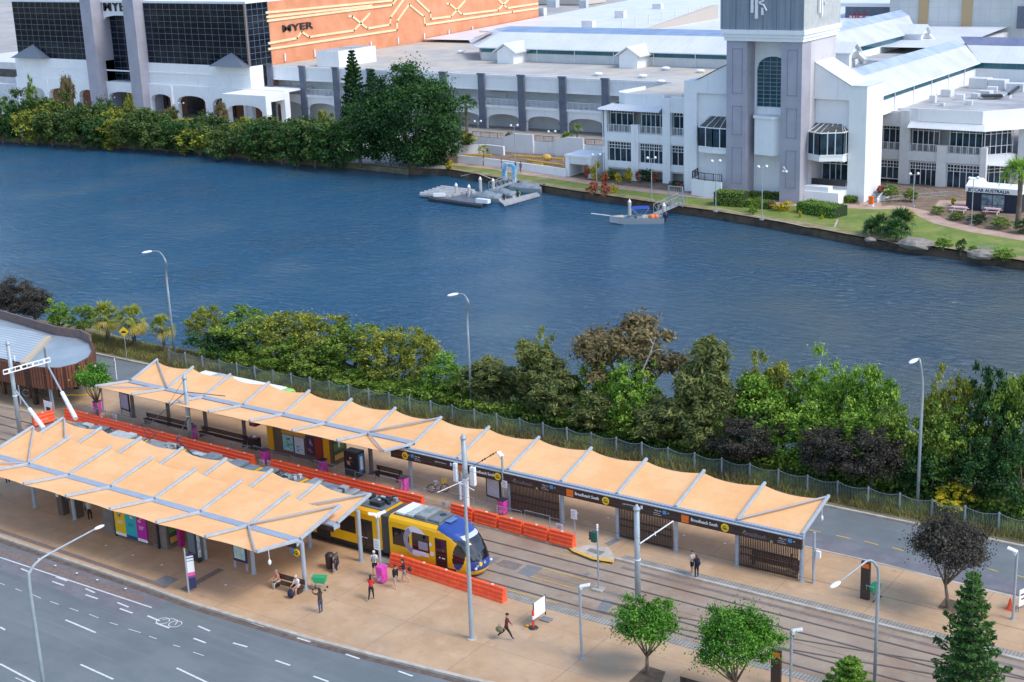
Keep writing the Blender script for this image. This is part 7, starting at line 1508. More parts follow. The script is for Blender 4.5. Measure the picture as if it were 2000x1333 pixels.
# palms
def palm(pos, h, r, label, seed, mk='palm', nf=46, skirt=True, group='fan palms at the river'):
    rng = np.random.default_rng(seed); e = thing('palm', pos, label, 'palm', group); b = MB(); b.tube([(0, 0, -.1), (.05, 0, h * .5), (0, .05, h)], [r * .13, r * .10, r * .11], 10); b.build('trunk', m_bark, e); V = []; T = []
    for k in range(nf):
        el = rng.uniform(-.75 if skirt else -.1, 1.35); az = rng.uniform(0, 6.283); d = np.array([math.cos(az) * math.cos(el), math.sin(az) * math.cos(el), math.sin(el)]); c0 = np.array([0, 0, h]); c = c0 + d * r * .5 + np.array([0, 0, -.06 * r])
        s = np.cross(d, [0, 0, 1.]); s /= np.linalg.norm(s) + 1e-6; tn = .6 if el > .2 else .8
        for j in range(9):
            f_ = (j / 8 - .5) * 2.0; dd = d * math.cos(f_) + s * math.sin(f_); tip = c + dd * r * .55 + np.array([0, 0, -.28 * r * abs(f_) - .12 * r * (el < .6)]); m_ = c + dd * r * .3; w_ = np.cross(dd, [0, 0, 1.]) ; w_ = w_ / (np.linalg.norm(w_) + 1e-6) * r * .035
            V += [c - w_ * .4, c + w_ * .4, m_ + w_, m_ - w_, m_ - w_, m_ + w_, tip + w_ * .2, tip - w_ * .2]; t0 = (.25 + .22 * el + rng.normal() * .1) if el > 0 else .85 + rng.normal() * .15; T += [t0, t0 + .15]
        w_ = s * r * .012; V += [c0 - w_, c0 + w_, c + w_, c - w_]; T += [.5]
    V = np.array(V, dtype=np.float32); n = len(V) // 4; me = bpy.data.meshes.new('fronds'); me.vertices.add(4 * n); me.vertices.foreach_set('co', V.ravel()); me.loops.add(4 * n); me.loops.foreach_set('vertex_index', np.arange(4 * n, dtype=np.int32)); me.polygons.add(n); me.polygons.foreach_set('loop_start', np.arange(0, 4 * n, 4, dtype=np.int32)); me.polygons.foreach_set('loop_total', np.full(n, 4, dtype=np.int32))
    at = me.attributes.new('tint', 'FLOAT', 'FACE'); at.data.foreach_set('value', np.clip(np.array(T), 0, 1).astype(np.float32)); me.materials.append(LM[mk]); me.update(calc_edges=True); o = bpy.data.objects.new('fronds', me); COL.objects.link(o); o.parent = e; return e
for i, (x, y, yt, w_) in enumerate(((212, 672, 585, 62), (264, 684, 592, 62), (322, 693, 612, 48))):
    g = G(x, y, 0); ht_ = HT(g, yt); r = w_ * mper(g) / 2 * 1.15; palm((g.x, g.y, 0), ht_ - r * .95, r, ['fan palm, leftmost and tallest of the three', 'fan palm, middle of the three beside the yellow sign', 'fan palm, smallest of the three beside the tall lamp'][i], 30 + i)
# across the river: mangroves along the left shore
def GE(px_, back=0.):
    """point on the far shore line at a photo column"""
    xs_ = [0, 150, 300, 430, 560, 700, 800]; yy = [276, 284, 292, 303, 318, 330, 341]
    g = G(px_, float(np.interp(px_, xs_, yy)), -1.2); return Vector((g.x, g.y + back, -.6))
LB = ['dark green mangrove', 'mid green mangrove', 'olive mangrove', 'pale green mangrove']
for i in range(22):
    x = -12 + i * 32; kd = ['shrub', 'shrub', 'shrubd', 'shrubo', 'shrub'][i % 5] if x < 560 else ['shrub', 'shrubd'][i % 2]; p = GE(x, -1.6); p.z = -1.6
    yt = np.interp(x, [0, 120, 200, 330, 450, 560, 640], [186, 205, 214, 232, 240, 245, 232]) + R_.uniform(-9, 9); plant(kd, tuple(p), HT(p, yt) + 1.6, 10.5, 'mangrove shrub in the hedge along the far left shore', 'mangrove shrubs along the far left shore', 'mangrove', 'mangrove')
for i in range(20):
    x = 4 + i * 32; p = GE(x, 5.6 + R_.uniform(-.5, 1)); kd = ['shrub', 'shrub', 'shrubo', 'shrub'][i % 4]; yt = np.interp(x, [0, 120, 200, 330, 450, 560, 640], [176, 190, 206, 222, 228, 232, 214]) + R_.uniform(-8, 8); plant(kd, tuple(p), HT(p, yt) + .6, 9.5, 'mangrove shrub in the back row along the far left shore', 'mangrove shrubs in the back row', 'mangrove', 'mangrove')
for i, (x, yt, w_) in enumerate(((78, 138, 34), (198, 178, 26), (378, 196, 34), (578, 208, 46), (8, 150, 30), (275, 205, 40), (470, 226, 34))):
    p = GE(x, 8.5); plant(['brown', 'olive', 'brown', 'olive', 'green', 'brown', 'olive'][i], tuple(p), HT(p, yt) + .6, w_ * mper(p), ['thin airy tree in front of the first arches at the far left', 'thin airy tree in front of the left mauve pylon', 'brownish airy tree in front of the sixth arch', 'taller olive tree beside the white porch', 'airy tree at the left edge across the river', 'low brown tree at the foot of the right pylon', 'low olive tree in front of the last brick arch'][i], 'airy trees behind the far left mangroves')
p = G(772, 338, -.5); e = bigleaf('giant_fig', (p.x, p.y + 5.0, -.3), (12.4, 9.5, 9.2), 8.6, 190, 70000, .46, 'dark', 'huge dark green fig tree standing at the far water edge', .6, seed=40, cr=.22, inner=.55, h=7)
p = G(690, 330, -.5); bigleaf('dark_tree', (p.x, p.y + 2, -.3), (5.6, 4.8, 5.2), 4.4, 50, 14000, .45, 'dark', 'dark green tree leaning over the water left under the giant fig', .3, seed=41, cr=.26, h=4)
p = G(840, 330, -.5); bigleaf('dark_tree', (p.x, p.y + 4, -.3), (3.4, 3.4, 3.0), 3.6, 36, 8000, .42, 'dark', 'dark green tree hanging over the steps right under the giant fig', .25, seed=42, cr=.28, h=3)
# ================================================================ far bank: garden, path, jetties
PATH = [(880, 318), (894, 321), (978, 330), (1019, 338), (1120, 352), (1215, 367), (1302, 377), (1394, 387), (1480, 394), (1560, 400), (1650, 403), (1700, 406), (1760, 406), (1797, 415), (1839, 435), (1902, 450), (2000, 466), (2100, 486)]
pw = [G(x, y, 0) for x, y in PATH]
b = MB(); e2 = [G(x, y, -1.2) for x, y in ((2100, 546), (2000, 529), (1850, 504), (1700, 484), (1560, 457), (1400, 429), (1250, 407), (1100, 384), (960, 359), (870, 343))]
shore = [(p.x, p.y + .6) for p in e2]
lawn = [(p.x, p.y) for p in pw] + shore
sheet('lawn', lawn, .012, m_grass)
b = MB(); strip(b, [(p[0], p[1] + .35) for p in shore], 1.9, .02); 
m_edge = mat('dry_bank_edge', (.20, .16, .07), .95, c2=(.32, .27, .14), sc=.5); b.build('planted_edge', m_edge, kind='structure')
sheet('forecourt', [(p.x, p.y) for p in pw] + [(30, 108), (30, 140), (-60, 140), (-110, 147), (-118, 128)], .006, mat('garden_soil', (.17, .115, .075), .95, c2=(.26, .19, .13), sc=.8))
b = MB(); strip(b, [(p.x, p.y) for p in pw], 2.6, .03); strip(b, [G(1700, 406)[:2], G(1700, 396)[:2]], 3, .034); strip(b, [G(1830, 398)[:2], G(1990, 405)[:2]], 5, .026); b.build('garden_path', m_path, kind='structure')
b = MB()
for pl in ([(1636, 430), (1630, 445), (1580, 445), (1500, 428), (1390, 405)], [(1690, 445), (1700, 465), (1760, 478), (1830, 478)], [(900, 345), (930, 338), (960, 350)]): strip(b, [G(x, y)[:2] for x, y in pl], .25, .05)
b.build('bed_edging', m_kerb, kind='structure')
sheet('lawn_back', [G(x, y)[:2] for x, y in ((1610, 425), (1640, 405), (1700, 409), (1785, 412), (1775, 440), (1700, 462), (1660, 452))], .022, m_grass) if False else None
# terrace and walls in front of the arcade
te = thing('terrace', (-95, 135, 0), 'white walled terrace with black railings below the slate columns', 'terrace')
b = MB(); b.box(-122, -70.5, 134.5, 134.85, -.1, 2.25); b.box(-122, -121.6, 134.85, 150, -.1, 1.75); b.build('retaining_wall', m_wall, te, world=True)
b = MB(); b.box(-121.6, -70.6, 134.86, 150.05, -.1, 1.7); b.build('floor', mat('terrace_paving', (.30, .26, .22), .85, c2=(.38, .34, .30), sc=.5), te, world=True)
for k_, pr_ in enumerate(([(-99, 134.2, -.1), (-99, 134.2, 2.6), (-96.5, 134.2, 3.4), (-92.5, 134.2, 3.4), (-92.5, 134.2, -.1)], [(-88, 134.2, -.1), (-88, 134.2, 2.6), (-85.5, 134.2, 3.4), (-82, 134.2, 3.4), (-82, 134.2, -.1)])): b = MB(); b.prism(pr_, (0, .29, 0)); b.build('raised_wall', m_wall, te, world=True)
b = MB(); b.box(-78, -70.6, 131, 134.4, -.1, 1.5); b.build('raised_wall', m_wall, te, world=True)
for x0, x1 in ((-106, -99.2), (-92.3, -88.2), (-81.8, -77)): railing(te, x0, x1, 2.26, 3.25, 134.65, .3, m_black, 'terrace_railing')
walls_ = [G(x, y, 0) for x, y in ((893, 318), (930, 322), (985, 329), (1050, 338), (1104, 346))]
pg = thing('playground_wall', tuple(walls_[2]), 'low white wall around the sunken yellow railed court by the path', 'wall'); b = MB(); walls(b, [(p.x, p.y) for p in walls_], 0, 1.35, .3); b.build('wall', m_wall, pg, world=True)
b = MB(); v = [G(x, y, 0) for x, y in ((872, 303), (905, 301), (950, 300), (985, 304))]; walls(b, [(p.x, p.y) for p in v], 0, 1.6, .4); b.build('rear_wall', m_wall, pg, world=True)
yl = thing('yellow_rail', tuple(G(1050, 315)), 'yellow beams of the court between the white walls', 'rail'); b = MB()
for x0, y0, x1, y1, z in ((895, 303, 960, 304, .5), (1000, 305, 1100, 312, .9), (1030, 314, 1100, 324, .5), (1040, 320, 1060, 322, 1.0)): p = G(x0, y0, z); q = G(x1, y1, z); b.bar(p, q, .35, .35)
b.ball(tuple(G(1068, 308, 1.2)), (.9, .7, .6), 9, 6); b.build('beams', m_yellow, yl, world=True)
gt = thing('gate_house', tuple(G(1105, 346)), 'small white gate house with a flat roof between path and terrace', 'gate house'); a = G(1105, 345); b = MB(); b.box(a.x, a.x + .7, a.y, a.y + 4.5, 0, 3.3); b.box(a.x + 4.0, a.x + 4.8, a.y, a.y + 4.5, 0, 3.3); b.box(a.x - .1, a.x + 4.9, a.y - .1, a.y + 5, 3.3, 3.6); b.box(a.x + .7, a.x + 4.0, a.y + .15, a.y + .5, 2.1, 3.3); b.box(a.x + .7, a.x + 4, a.y + 4, a.y + 4.4, 0, 3.3); b.build('walls', m_wall, gt, world=True)
b = MB()
for j in range(5): b.box(a.x + .75, a.x + 3.95, a.y + .1, a.y + .149, 2.2 + j * .2, 2.24 + j * .2)
b.build('shutter_lines', m_shade, gt, world=True)
bg_ = thing('iron_gate', tuple(G(868, 318)), 'black iron gate and fence under the giant fig', 'gate'); b = MB(); p0, p1 = G(850, 312), G(893, 320)
for i in range(24): c = p0.lerp(p1, i / 23); b.box(c.x - .03, c.x + .03, c.y - .03, c.y + .03, 0, 2.3 if i % 6 == 0 else 1.7)
b.bar(p0 + Vector((0, 0, 1.7)), p1 + Vector((0, 0, 1.7)), .07); b.build('bars', m_black, bg_, world=True)
# globe lamps
def globe(px_, py_, ytop, lab, z=0.):
    g = G(px_, py_, z); h = HT(g, ytop) - z; t_ = thing('globe_lamp', (g.x, g.y, z), lab, 'lamp post', 'twin globe lamps across the river'); b = MB(); b.tube([(0, 0, 0), (0, 0, h - .35)], [.075, .05], 8); b.tube([(-.42, -.3, h - .35), (.42, .3, h - .35)], .03, 5); b.box(-.25, .25, -.25, .25, 0, .15); b.build('pole', m_galv, t_)
    for s in (-1, 1): b = MB(); b.ball((s * .45, s * .32, h - .2), .21, 10, 8); b.build('globe', m_wplast, t_, smooth=True)
for a_ in ((1488, 430, 323, 'twin globe lamp in front of the white blank bay of the tower'), (1398, 414, 312, 'twin globe lamp in front of the clipped hedge'), (1273, 392, 306, 'twin globe lamp in front of the left window wing'), (1166, 376, 300, 'twin globe lamp among red shrubs at the left wing corner'), (1783, 404, 337, 'twin globe lamp behind the big cycads'), (1897, 440, 345, 'twin globe lamp in front of the navy kiosk'), (936, 308, 235, 'twin globe lamp by the bush under the giant fig'), (1007, 325, 243, 'twin globe lamp in front of the second slate column'), (1080, 332, 255, 'twin globe lamp in front of the third slate column')): globe(*a_)
for i, (x, y, yt) in enumerate(((223, 225, 189), (287, 232, 192), (357, 236, 200), (429, 240, 202))): globe(x, y, yt, ['twin globe lamp at the centre arch between the pylons', 'twin globe lamp at the right mauve pylon', 'twin globe lamp in front of the sixth arch', 'twin globe lamp in front of the last brick arch'][i])
# hedges
def hedge(pts, w_, h, lab, mk='green', seed=1):
    P0 = G(*pts[0]); P1 = G(*pts[1]); n = int(((P1 - P0).length * w_ * 60 + (P1 - P0).length * h * 90)) + 300; rng = np.random.default_rng(seed); L_ = (P1 - P0).length; d_ = (P1 - P0) / L_; e = thing('hedge', tuple(P0), lab, 'hedge', 'clipped hedges on the far lawn')
    u_ = rng.random(n); f = rng.integers(0, 3, n); a_ = rng.random(n) * L_; c = rng.random(n) * w_; z = rng.random(n) * h
    c = np.where(f == 0, 0, c); z = np.where(f == 1, h, z); Pt = np.c_[a_ * d_.x - c * d_.y, a_ * d_.y + c * d_.x, z] + rng.normal(size=(n, 3)) * .06
    nr = np.where((f == 0)[:, None], np.array([d_.y, -d_.x, 0]), np.where((f == 1)[:, None], np.array([0, 0, 1]), np.array([0, 0, .5]))); leaves('foliage', Pt, unit(nr + rng.normal(size=(n, 3)) * .5), .26 * rng.uniform(.7, 1.2, n), .5 + rng.normal(size=n) * .15, LM[mk], e)
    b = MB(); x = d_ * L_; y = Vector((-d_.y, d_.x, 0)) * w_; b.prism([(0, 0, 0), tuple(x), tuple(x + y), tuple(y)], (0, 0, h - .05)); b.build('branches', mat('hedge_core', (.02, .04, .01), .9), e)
hedge(((1394, 402), (1450, 406)), 2.4, 2.0, 'tall clipped hedge beside the mauve pillar', 'green', 2); hedge(((1442, 404), (1500, 410)), 1.8, 1.0, 'low clipped hedge joining the tall one', 'green', 3); hedge(((1556, 416), (1628, 428)), 3.0, 1.5, 'large clipped hedge on the lawn with a bright top', 'bright', 4)
hedge(((1462, 388), (1566, 392)), 1.2, .9, 'low hedge along the foot of the tower', 'green', 5); hedge(((1570, 392), (1672, 398)), 1.4, .9, 'low hedge along the terrace of the right hall', 'green', 6)
SH = [('redb', 1146, 352, 322, 16, 'small red shrub at the gate house'), ('yellb', 1163, 352, 312, 24, 'tall red and yellow shrub at the left wing corner'), ('redb', 1157, 378, 352, 30, 'red shrub at the foot of a lamp'), ('redb', 1180, 372, 335, 24, 'dark red shrub between path and left wing'), ('yellb', 1200, 378, 358, 16, 'orange shrub right of the red lamp foot shrub'), ('redb', 1182, 382, 360, 24, 'low red shrub on the bank edge'),
      ('yellb', 1228, 357, 327, 24, 'round yellow green bush against the left wing'), ('green', 1190, 352, 332, 40, 'green shrub below the left wing windows'), ('yellb', 1208, 362, 338, 18, 'orange spiky shrub below the left wing'), ('dark', 1262, 356, 328, 32, 'dark shrub between wing piers'), ('redb', 1280, 357, 333, 18, 'maroon shrub between wing piers'), ('redb', 1246, 358, 330, 10, 'thin purple shrub beside a wing pier'), ('redb', 1305, 356, 336, 16, 'thin red shrub at the next wing pier'),
      ('dark', 1318, 366, 352, 22, 'small dark shrub before the white corner column'), ('redb', 1360, 380, 362, 18, 'maroon shrub at the round terrace wall'), ('redb', 1325, 370, 357, 10, 'small maroon shrub left of the corner column'), ('redb', 1498, 388, 370, 10, 'maroon shrub at the tower foot'), ('redb', 1577, 388, 366, 18, 'maroon shrub at the terrace below the pointed bay'), ('redb', 1641, 384, 370, 8, 'small maroon shrub right on the terrace'),
      ('yellb', 1530, 412, 393, 46, 'yellow and red shrub bed left of the large hedge'), ('redb', 1505, 408, 392, 28, 'rust coloured shrub bed beside the lamp'), ('green', 1478, 415, 385, 30, 'green shrub behind the lamp foot'), ('bright', 1470, 420, 402, 20, 'light green shrub beside the low hedge'), ('yellb', 1562, 425, 412, 12, 'small yellow shrub at the hedge end'), ('yellb', 1605, 428, 420, 12, 'small yellow flowers before the large hedge'),
      ('bright', 1842, 490, 462, 44, 'light green clump on the bank edge, left one'), ('dark', 1876, 497, 465, 22, 'dark green small tree on the bank edge'), ('bright', 1898, 496, 480, 22, 'light green clump on the bank edge beside the dead wood'), ('bright', 1960, 510, 483, 60, 'light green clump on the bank edge, right one'), ('green', 1740, 392, 360, 40, 'green shrub row left below the ramp'), ('green', 1778, 394, 368, 40, 'green shrub row right below the ramp'), ('redb', 1722, 388, 358, 26, 'reddish cordyline beside the steps'),
      ('green', 1830, 420, 402, 34, 'green shrubs at the bend of the path'), ('green', 1868, 430, 414, 40, 'green shrubs in front of the left picnic table'), ('dark', 1910, 438, 418, 44, 'green shrubs in front of the kiosk'), ('green', 1955, 446, 424, 50, 'green shrubs in front of the right picnic table'), ('dark', 2000, 456, 425, 50, 'green shrubs at the right edge by the palm'), ('redb', 1920, 428, 412, 14, 'red shrub before the kiosk'), ('yellb', 1860, 402, 385, 16, 'yellow shrub left of the kiosk'),
      ('yellb', 878, 330, 314, 24, 'clipped yellow green bush by the iron gate'), ('dark', 993, 276, 258, 18, 'dark shrub on the terrace wall')]
for kd, x, yb, yt, w_, lab in SH:
    z = 1.7 if lab == 'dark shrub on the terrace wall' else 0; g = G(x, yb, z); plant(kd, (g.x, g.y, z - .1), HT(g, yt) - z + .1, w_ * mper(g), lab, 'garden shrubs across the river', 'garden_shrub', 'shrub')
g = G(885, 284, 1.7); plant('shrub', (g.x, g.y, 1.4), 3.4, 8.5, 'round green bush below the terrace beside the giant fig', None, 'garden_shrub', 'shrub')
g = G(915, 282, 1.7); plant('yellb', (g.x, g.y, 1.5), 2.2, 4.5, 'yellowing part of the bush beside the giant fig', None, 'garden_shrub', 'shrub')
for i, (x, y, yt, w_) in enumerate(((1715, 462, 422, 66), (1760, 456, 405, 66), (1752, 470, 430, 62), (1700, 455, 430, 40))):
    g = G(x, y); h = HT(g, yt); palm((g.x, g.y, 0), h * .45, w_ * mper(g) / 2, ['cycad at the left of the dark clump', 'tallest cycad at the back of the clump', 'front cycad of the clump', 'small cycad left in the clump'][i], 60 + i, 'dark', 42, False, 'cycads on the far lawn')
g = G(1772, 432); plant('yellb', tuple(g), HT(g, 410), 2.6, 'yellowing fronds at the right side of the cycad clump', None, 'garden_shrub', 'shrub')
g = G(1988, 436); palm((g.x, g.y, 0), HT(g, 345), 3.0, 'feathery palm beside the navy kiosk', 71, 'bright', 34, False, 'small palms on the far bank')
g = G(945, 324); palm((g.x, g.y, 0), HT(g, 295), 1.3, 'little palm in front of the white wall', 72, 'palm', 24, False, 'small palms on the far bank'); g = G(1127, 276, 1.7); palm((g.x, g.y, 1.7), HT(g, 252) - 1.7, 1.2, 'little palm on the terrace', 73, 'green', 24, False, 'small palms on the far bank')
g = G(1108, 278, 1.7); palm((g.x, g.y, 1.7), .6, 1.5, 'yucca clump on the terrace left of the little palm', 74, 'green', 34, False, 'small palms on the far bank'); g = G(912, 262, 1.7); palm((g.x, g.y, 1.0), HT(g, 205) - 1, 2.6, 'dark palm right behind the giant fig', 75, 'dark', 30, False, 'small palms on the far bank')
for i, (x, y, s_) in enumerate(((1790, 478, 2.3), (1915, 500, 1.8), (1700, 470, .8))):
    g = G(x, y); t_ = thing('rock', (g.x, g.y, 0), ['pale flat rock beside the cycads', 'grey rocks with dead wood on the bank', 'small stone left of the cycads'][i], 'rock'); b = MB(); b.ball((0, 0, .1), (s_, s_ * .6, s_ * .35), 9, 6, .14); b.build('stone', mat('garden_rock', (.22, .19, .16), .9, c2=(.32, .29, .25), sc=1), t_)
g = G(1925, 498); t_ = thing('dead_wood', (g.x, g.y, 0), 'bleached dead branches on the bank edge', 'driftwood'); b = MB(); rr2 = random.Random(4)
for _ in range(14): b.tube([(rr2.uniform(-2, 0), 0, rr2.uniform(0, .6)), (rr2.uniform(-1, 2), rr2.uniform(-.6, .6), rr2.uniform(.4, 1.3))], [.07, .02], 5)
b.build('branches', m_pbark, t_)
# kiosk, tables, ramp
k0 = G(1886, 410); kk = thing('navy_kiosk', (k0.x, k0.y, 0), 'navy kiosk with a white lettered roof board and a big window', 'kiosk'); W_ = 7.4
m_navy = mat('navy_panel', (.012, .02, .045), .5)
b = MB(); b.box(0, W_, 0, 3.4, 0, 2.6); b.build('walls', m_navy, kk); b = MB(); b.box(-.1, W_ + .1, -.25, 3.6, 2.6, 3.35); r_ = b.build('roof_board', m_wall, kk); b = MB(); b.prism([(-.1, -.2, 3.36), (-.1, 3.6, 3.36), (-.1, 1.7, 4.3)], (1.8, 0, 0)); b.build('gable', m_wall, kk)
text('JETCAR AUSTRALIA', .62, m_navy, kk, (.25, -.27, 2.72), name='lettering', sx=1.05, bold=.015)
b = MB(); b.box(2.1, 5.3, -.05, .0, .2, 2.35); b.build('window', mat('kiosk_glass', (.08, .14, .18), .2, c2=(.30, .36, .38), sc=.9), kk); b = MB()
for x in (2.05, 3.6, 5.25): b.box(x, x + .08, -.08, -.051, .15, 2.4)
b.box(2.1, 5.3, -.09, -.055, .95, 1.02); b.build('window_frame', m_black, kk)
for i, (x, y) in enumerate(((1873, 415), (1938, 418))):
    g = G(x, y); t_ = thing('picnic_table', (g.x, g.y, 0), ['pink clothed picnic table left of the kiosk', 'pink clothed picnic table in front of the kiosk'][i], 'picnic table', 'pink picnic tables'); b = MB(); b.box(-1.1, 1.1, -.4, .4, .72, .78); b.build('table_top', mat('pink_cloth', (.66, .36, .42), .8, c2=(.72, .55, .56), sc=5), t_)
    for s in (-.75, .75): b = MB(); b.box(-1.1, 1.1, s - .15, s + .15, .42, .47); b.build('bench_plank', MT['pink_cloth'], t_)
    for s in (-.8, .8): b = MB(); b.bar((s, -.6, 0), (s, .1, .72), .08); b.bar((s, .6, 0), (s, -.1, .72), .08); b.bar((s, -.8, .4), (s, .8, .4), .08); b.build('leg', m_wplast, t_)
rp = thing('ramp_railing', tuple(G(1790, 385)), 'grey ramp railings curving from the steps to the kiosk', 'railing'); b = MB()
for L_ in (((1712, 400), (1790, 393), (1850, 388), (1880, 392)), ((1730, 372), (1790, 380), (1850, 386))):
    P = [G(x, y, 0) for x, y in L_]
    for z in (.5, 1.0): b.tube([p + Vector((0, 0, z)) for p in P], .04, 5)
    for p, q in zip(P[:-1], P[1:]):
        for i in range(5): c = p.lerp(q, i / 5); b.tube([c, c + Vector((0, 0, 1))], .03, 4)
b.build('rails', m_galv, rp, world=True)
g = G(1701, 404); t_ = thing('orange_box', (g.x, g.y, 0), 'orange and white box at the foot of the entrance steps', 'box'); b = MB(); b.box(-.35, .35, -.25, .25, 0, .35); b.build('base', m_wplast, t_); b = MB(); b.box(-.32, .32, -.22, .22, .36, 1.5); b.build('panel', m_org, t_)
# jetties
m_pont = mat('pontoon_deck', (.33, .34, .34), .8, c2=(.42, .43, .42), sc=1); m_dk = mat('dark_float', (.03, .035, .045), .6)
def pile(px_, py_, yt, lab):
    g = G(px_, py_, -1.2); t_ = thing('mooring_pile', (g.x, g.y, -3), lab, 'pile', 'pale mooring piles'); h = HT(g, yt) + 3; b = MB(); b.tube([(0, 0, 0), (0, 0, h - .45)], .25, 12); b.build('pile', mat('concrete_pile', (.45, .43, .40), .8, c2=(.54, .52, .49), sc=2), t_); b = MB(); b.tube([(0, 0, h - .45), (0, 0, h)], [.27, .03], 12); b.build('cap', m_wplast, t_)
for a_ in ((892, 388, 357, 'pale pile on the left pontoon, first from the left'), (917, 391, 360, 'pale pile on the left pontoon, second from the left'), (939, 378, 345, 'pale pile behind the covered boats, third from the left'), (964, 380, 348, 'pale pile behind the covered boats, fourth from the left'), (1230, 427, 389, 'pale pile behind the blue topped boat'), (1297, 432, 396, 'pale pile in front of the right gangway')): pile(*a_)
pt = thing('pontoon', tuple(G(885, 392, -.8)), 'grey floating pontoon with white plastic jet ski docks', 'pontoon'); b = MB(); v = [G(x, y, -.75) for x, y in ((836, 388), (940, 402), (957, 392), (930, 387), (905, 378), (860, 378))]; b.prism([tuple(p) for p in v], (0, 0, -.35)); b.build('deck', m_dk, pt, world=True)
b = MB(); b.prism([tuple(p + Vector((0, 0, .02))) for p in [G(x, y, -.75) for x, y in ((843, 386), (940, 400), (953, 393), (905, 380), (862, 379))]], (0, 0, .05)); b.build('deck_boards', mat('grey_boards', (.10, .12, .155), .8, c2=(.14, .16, .19), sc=1), pt, world=True)
for k in range(6):
    a = G(822 + k * 8, 380 - k * 2.6, -.7); c = G(880 + k * 9, 385 - k * 2.0, -.7); b = MB(); b.tube([a, c], .42, 8); b.build('dock_float', m_pont, pt, world=True)
b = MB(); p = G(858, 384, -.6); b.box(p.x - .9, p.x + .9, p.y - .3, p.y + .3, -.6, -.1, rz=.5); p = G(945, 396, -.6); b.box(p.x - 1.3, p.x + 1.0, p.y - .4, p.y + .4, -.65, -.05); b.build('white_locker', m_wplast, pt, world=True)
p2_ = thing('pontoon', tuple(G(1000, 385, -.8)), 'pale floating walkway between the covered boats and the shore', 'pontoon'); b = MB(); v = [G(x, y, -.8) for x, y in ((985, 400), (1055, 380), (1048, 376), (990, 389), (905, 368), (898, 371), (975, 392))]; b.prism([tuple(p) for p in v], (0, 0, -.3)); b.build('deck', m_pont, p2_, world=True)
def cboat(px_, py_, lab, rz, s_=1., kind=0):
    g = G(px_, py_, -1.0); t_ = thing('covered_boat', (g.x, g.y, -.95), lab, 'boat', None, rz); hull = MB(); L_ = 5.2 * s_; n = 9; A = []
    for i in range(n):
        u_ = i / (n - 1); w_ = 1.05 * s_ * (1 - u_ ** 3.2) + .03; x = -L_ / 2 + L_ * u_; A.append([(x, -w_, .55 + .25 * u_), (x, -w_ * .7, -.25 + .5 * u_ ** 3), (x, w_ * .7, -.25 + .5 * u_ ** 3), (x, w_, .55 + .25 * u_)])
    for i in range(n - 1):
        for k in range(3): hull.quad(A[i][k], A[i + 1][k], A[i + 1][k + 1], A[i][k + 1])
    hull.poly(A[0]); hull.build('hull', m_wplast if kind else mat('hull_grey', (.42, .45, .46), .4), t_, smooth=False)
    c = MB(); B = []
    for i in range(n):
        u_ = i / (n - 1); w_ = 1.08 * s_ * (1 - u_ ** 3.2) + .03; x = -L_ / 2 + L_ * u_; hh = .62 + .25 * u_ + .75 * math.sin(math.pi * min(1, u_ * 1.15)) ** .7 * s_ * (.8 + .2 * math.sin(i * 2.1)); B.append([(x, -w_, .5 + .25 * u_), (x, -w_ * .75, (hh + .62) / 2), (x, 0, hh), (x, w_ * .75, (hh + .6) / 2), (x, w_, .5 + .25 * u_)])
    for i in range(n - 1):
        for k in range(4): c.quad(B[i][k], B[i + 1][k], B[i + 1][k + 1], B[i][k + 1])
    c.poly(B[0]); c.build('cover', mat('boat_cover', (.17, .21, .24), .8, c2=(.24, .29, .32), sc=1.2, bump=.5, bsc=2), t_, smooth=True)
    m = MB(); m.ball((-L_ / 2 - .3, 0, .75), (.3, .25, .4), 8, 6); m.box(-L_ / 2 - .4, -L_ / 2 - .2, -.08, .08, -.4, .6); m.build('outboard_motor', m_black, t_); return t_
cboat(950, 391, 'grey covered boat nearest the dark pontoon', 3.25, 1.1); cboat(982, 385, 'grey covered boat in the middle of the three', 3.15, 1.0); cboat(1022, 373, 'grey covered boat nearest the shore', 3.5, 1.2)
g = G(1010, 381, -.9); t_ = thing('jet_ski', (g.x, g.y, -.8), 'green and black jet ski between the covered boats', 'jet ski', None, 2.4); b = MB(); b.ball((0, 0, .25), (1.4, .5, .38), 12, 8); b.build('hull', mat('jet_green', (.03, .42, .06), .35), t_, smooth=True); b = MB(); b.ball((-.3, 0, .62), (.75, .25, .2), 8, 6); b.tube([(.5, -.35, .95), (.45, 0, .9), (.5, .35, .95)], .04, 5); b.build('seat', m_black, t_)
def gang(p0, p1, lab, h=1.5):
    P = G(*p0); Q = G(*p1); t_ = thing('gangway', tuple(P), lab, 'gangway'); d_ = Q - P; sd_ = Vector((-d_.y, d_.x, 0)).normalized() * .6; b = MB(); n = 6
    for s in (-1, 1):
        o_ = sd_ * s; b.tube([o_, d_ + o_], .05, 5); b.tube([o_ + Vector((0, 0, h)), d_ + o_ + Vector((0, 0, h))], .05, 5)
        for i in range(n + 1): c = d_ * (i / n) + o_; b.tube([c, c + Vector((0, 0, h))], .04, 4)
        for i in range(n): a = d_ * (i / n) + o_; c = d_ * ((i + 1) / n) + o_; b.tube([a if i % 2 else a + Vector((0, 0, h)), c + Vector((0, 0, h)) if i % 2 else c], .035, 4)
    b.build('truss', m_galv, t_); b = MB(); b.quad(-sd_, sd_, d_ + sd_, d_ - sd_); b.build('walkway', m_pont, t_); return t_
gang((958, 372, -.6), (1006, 355, .3), 'small truss gangway below the blue arch', 1.2); gang((1281, 418, -.6), (1330, 396, .5), 'white truss gangway beside the blue topped boat', 1.3)
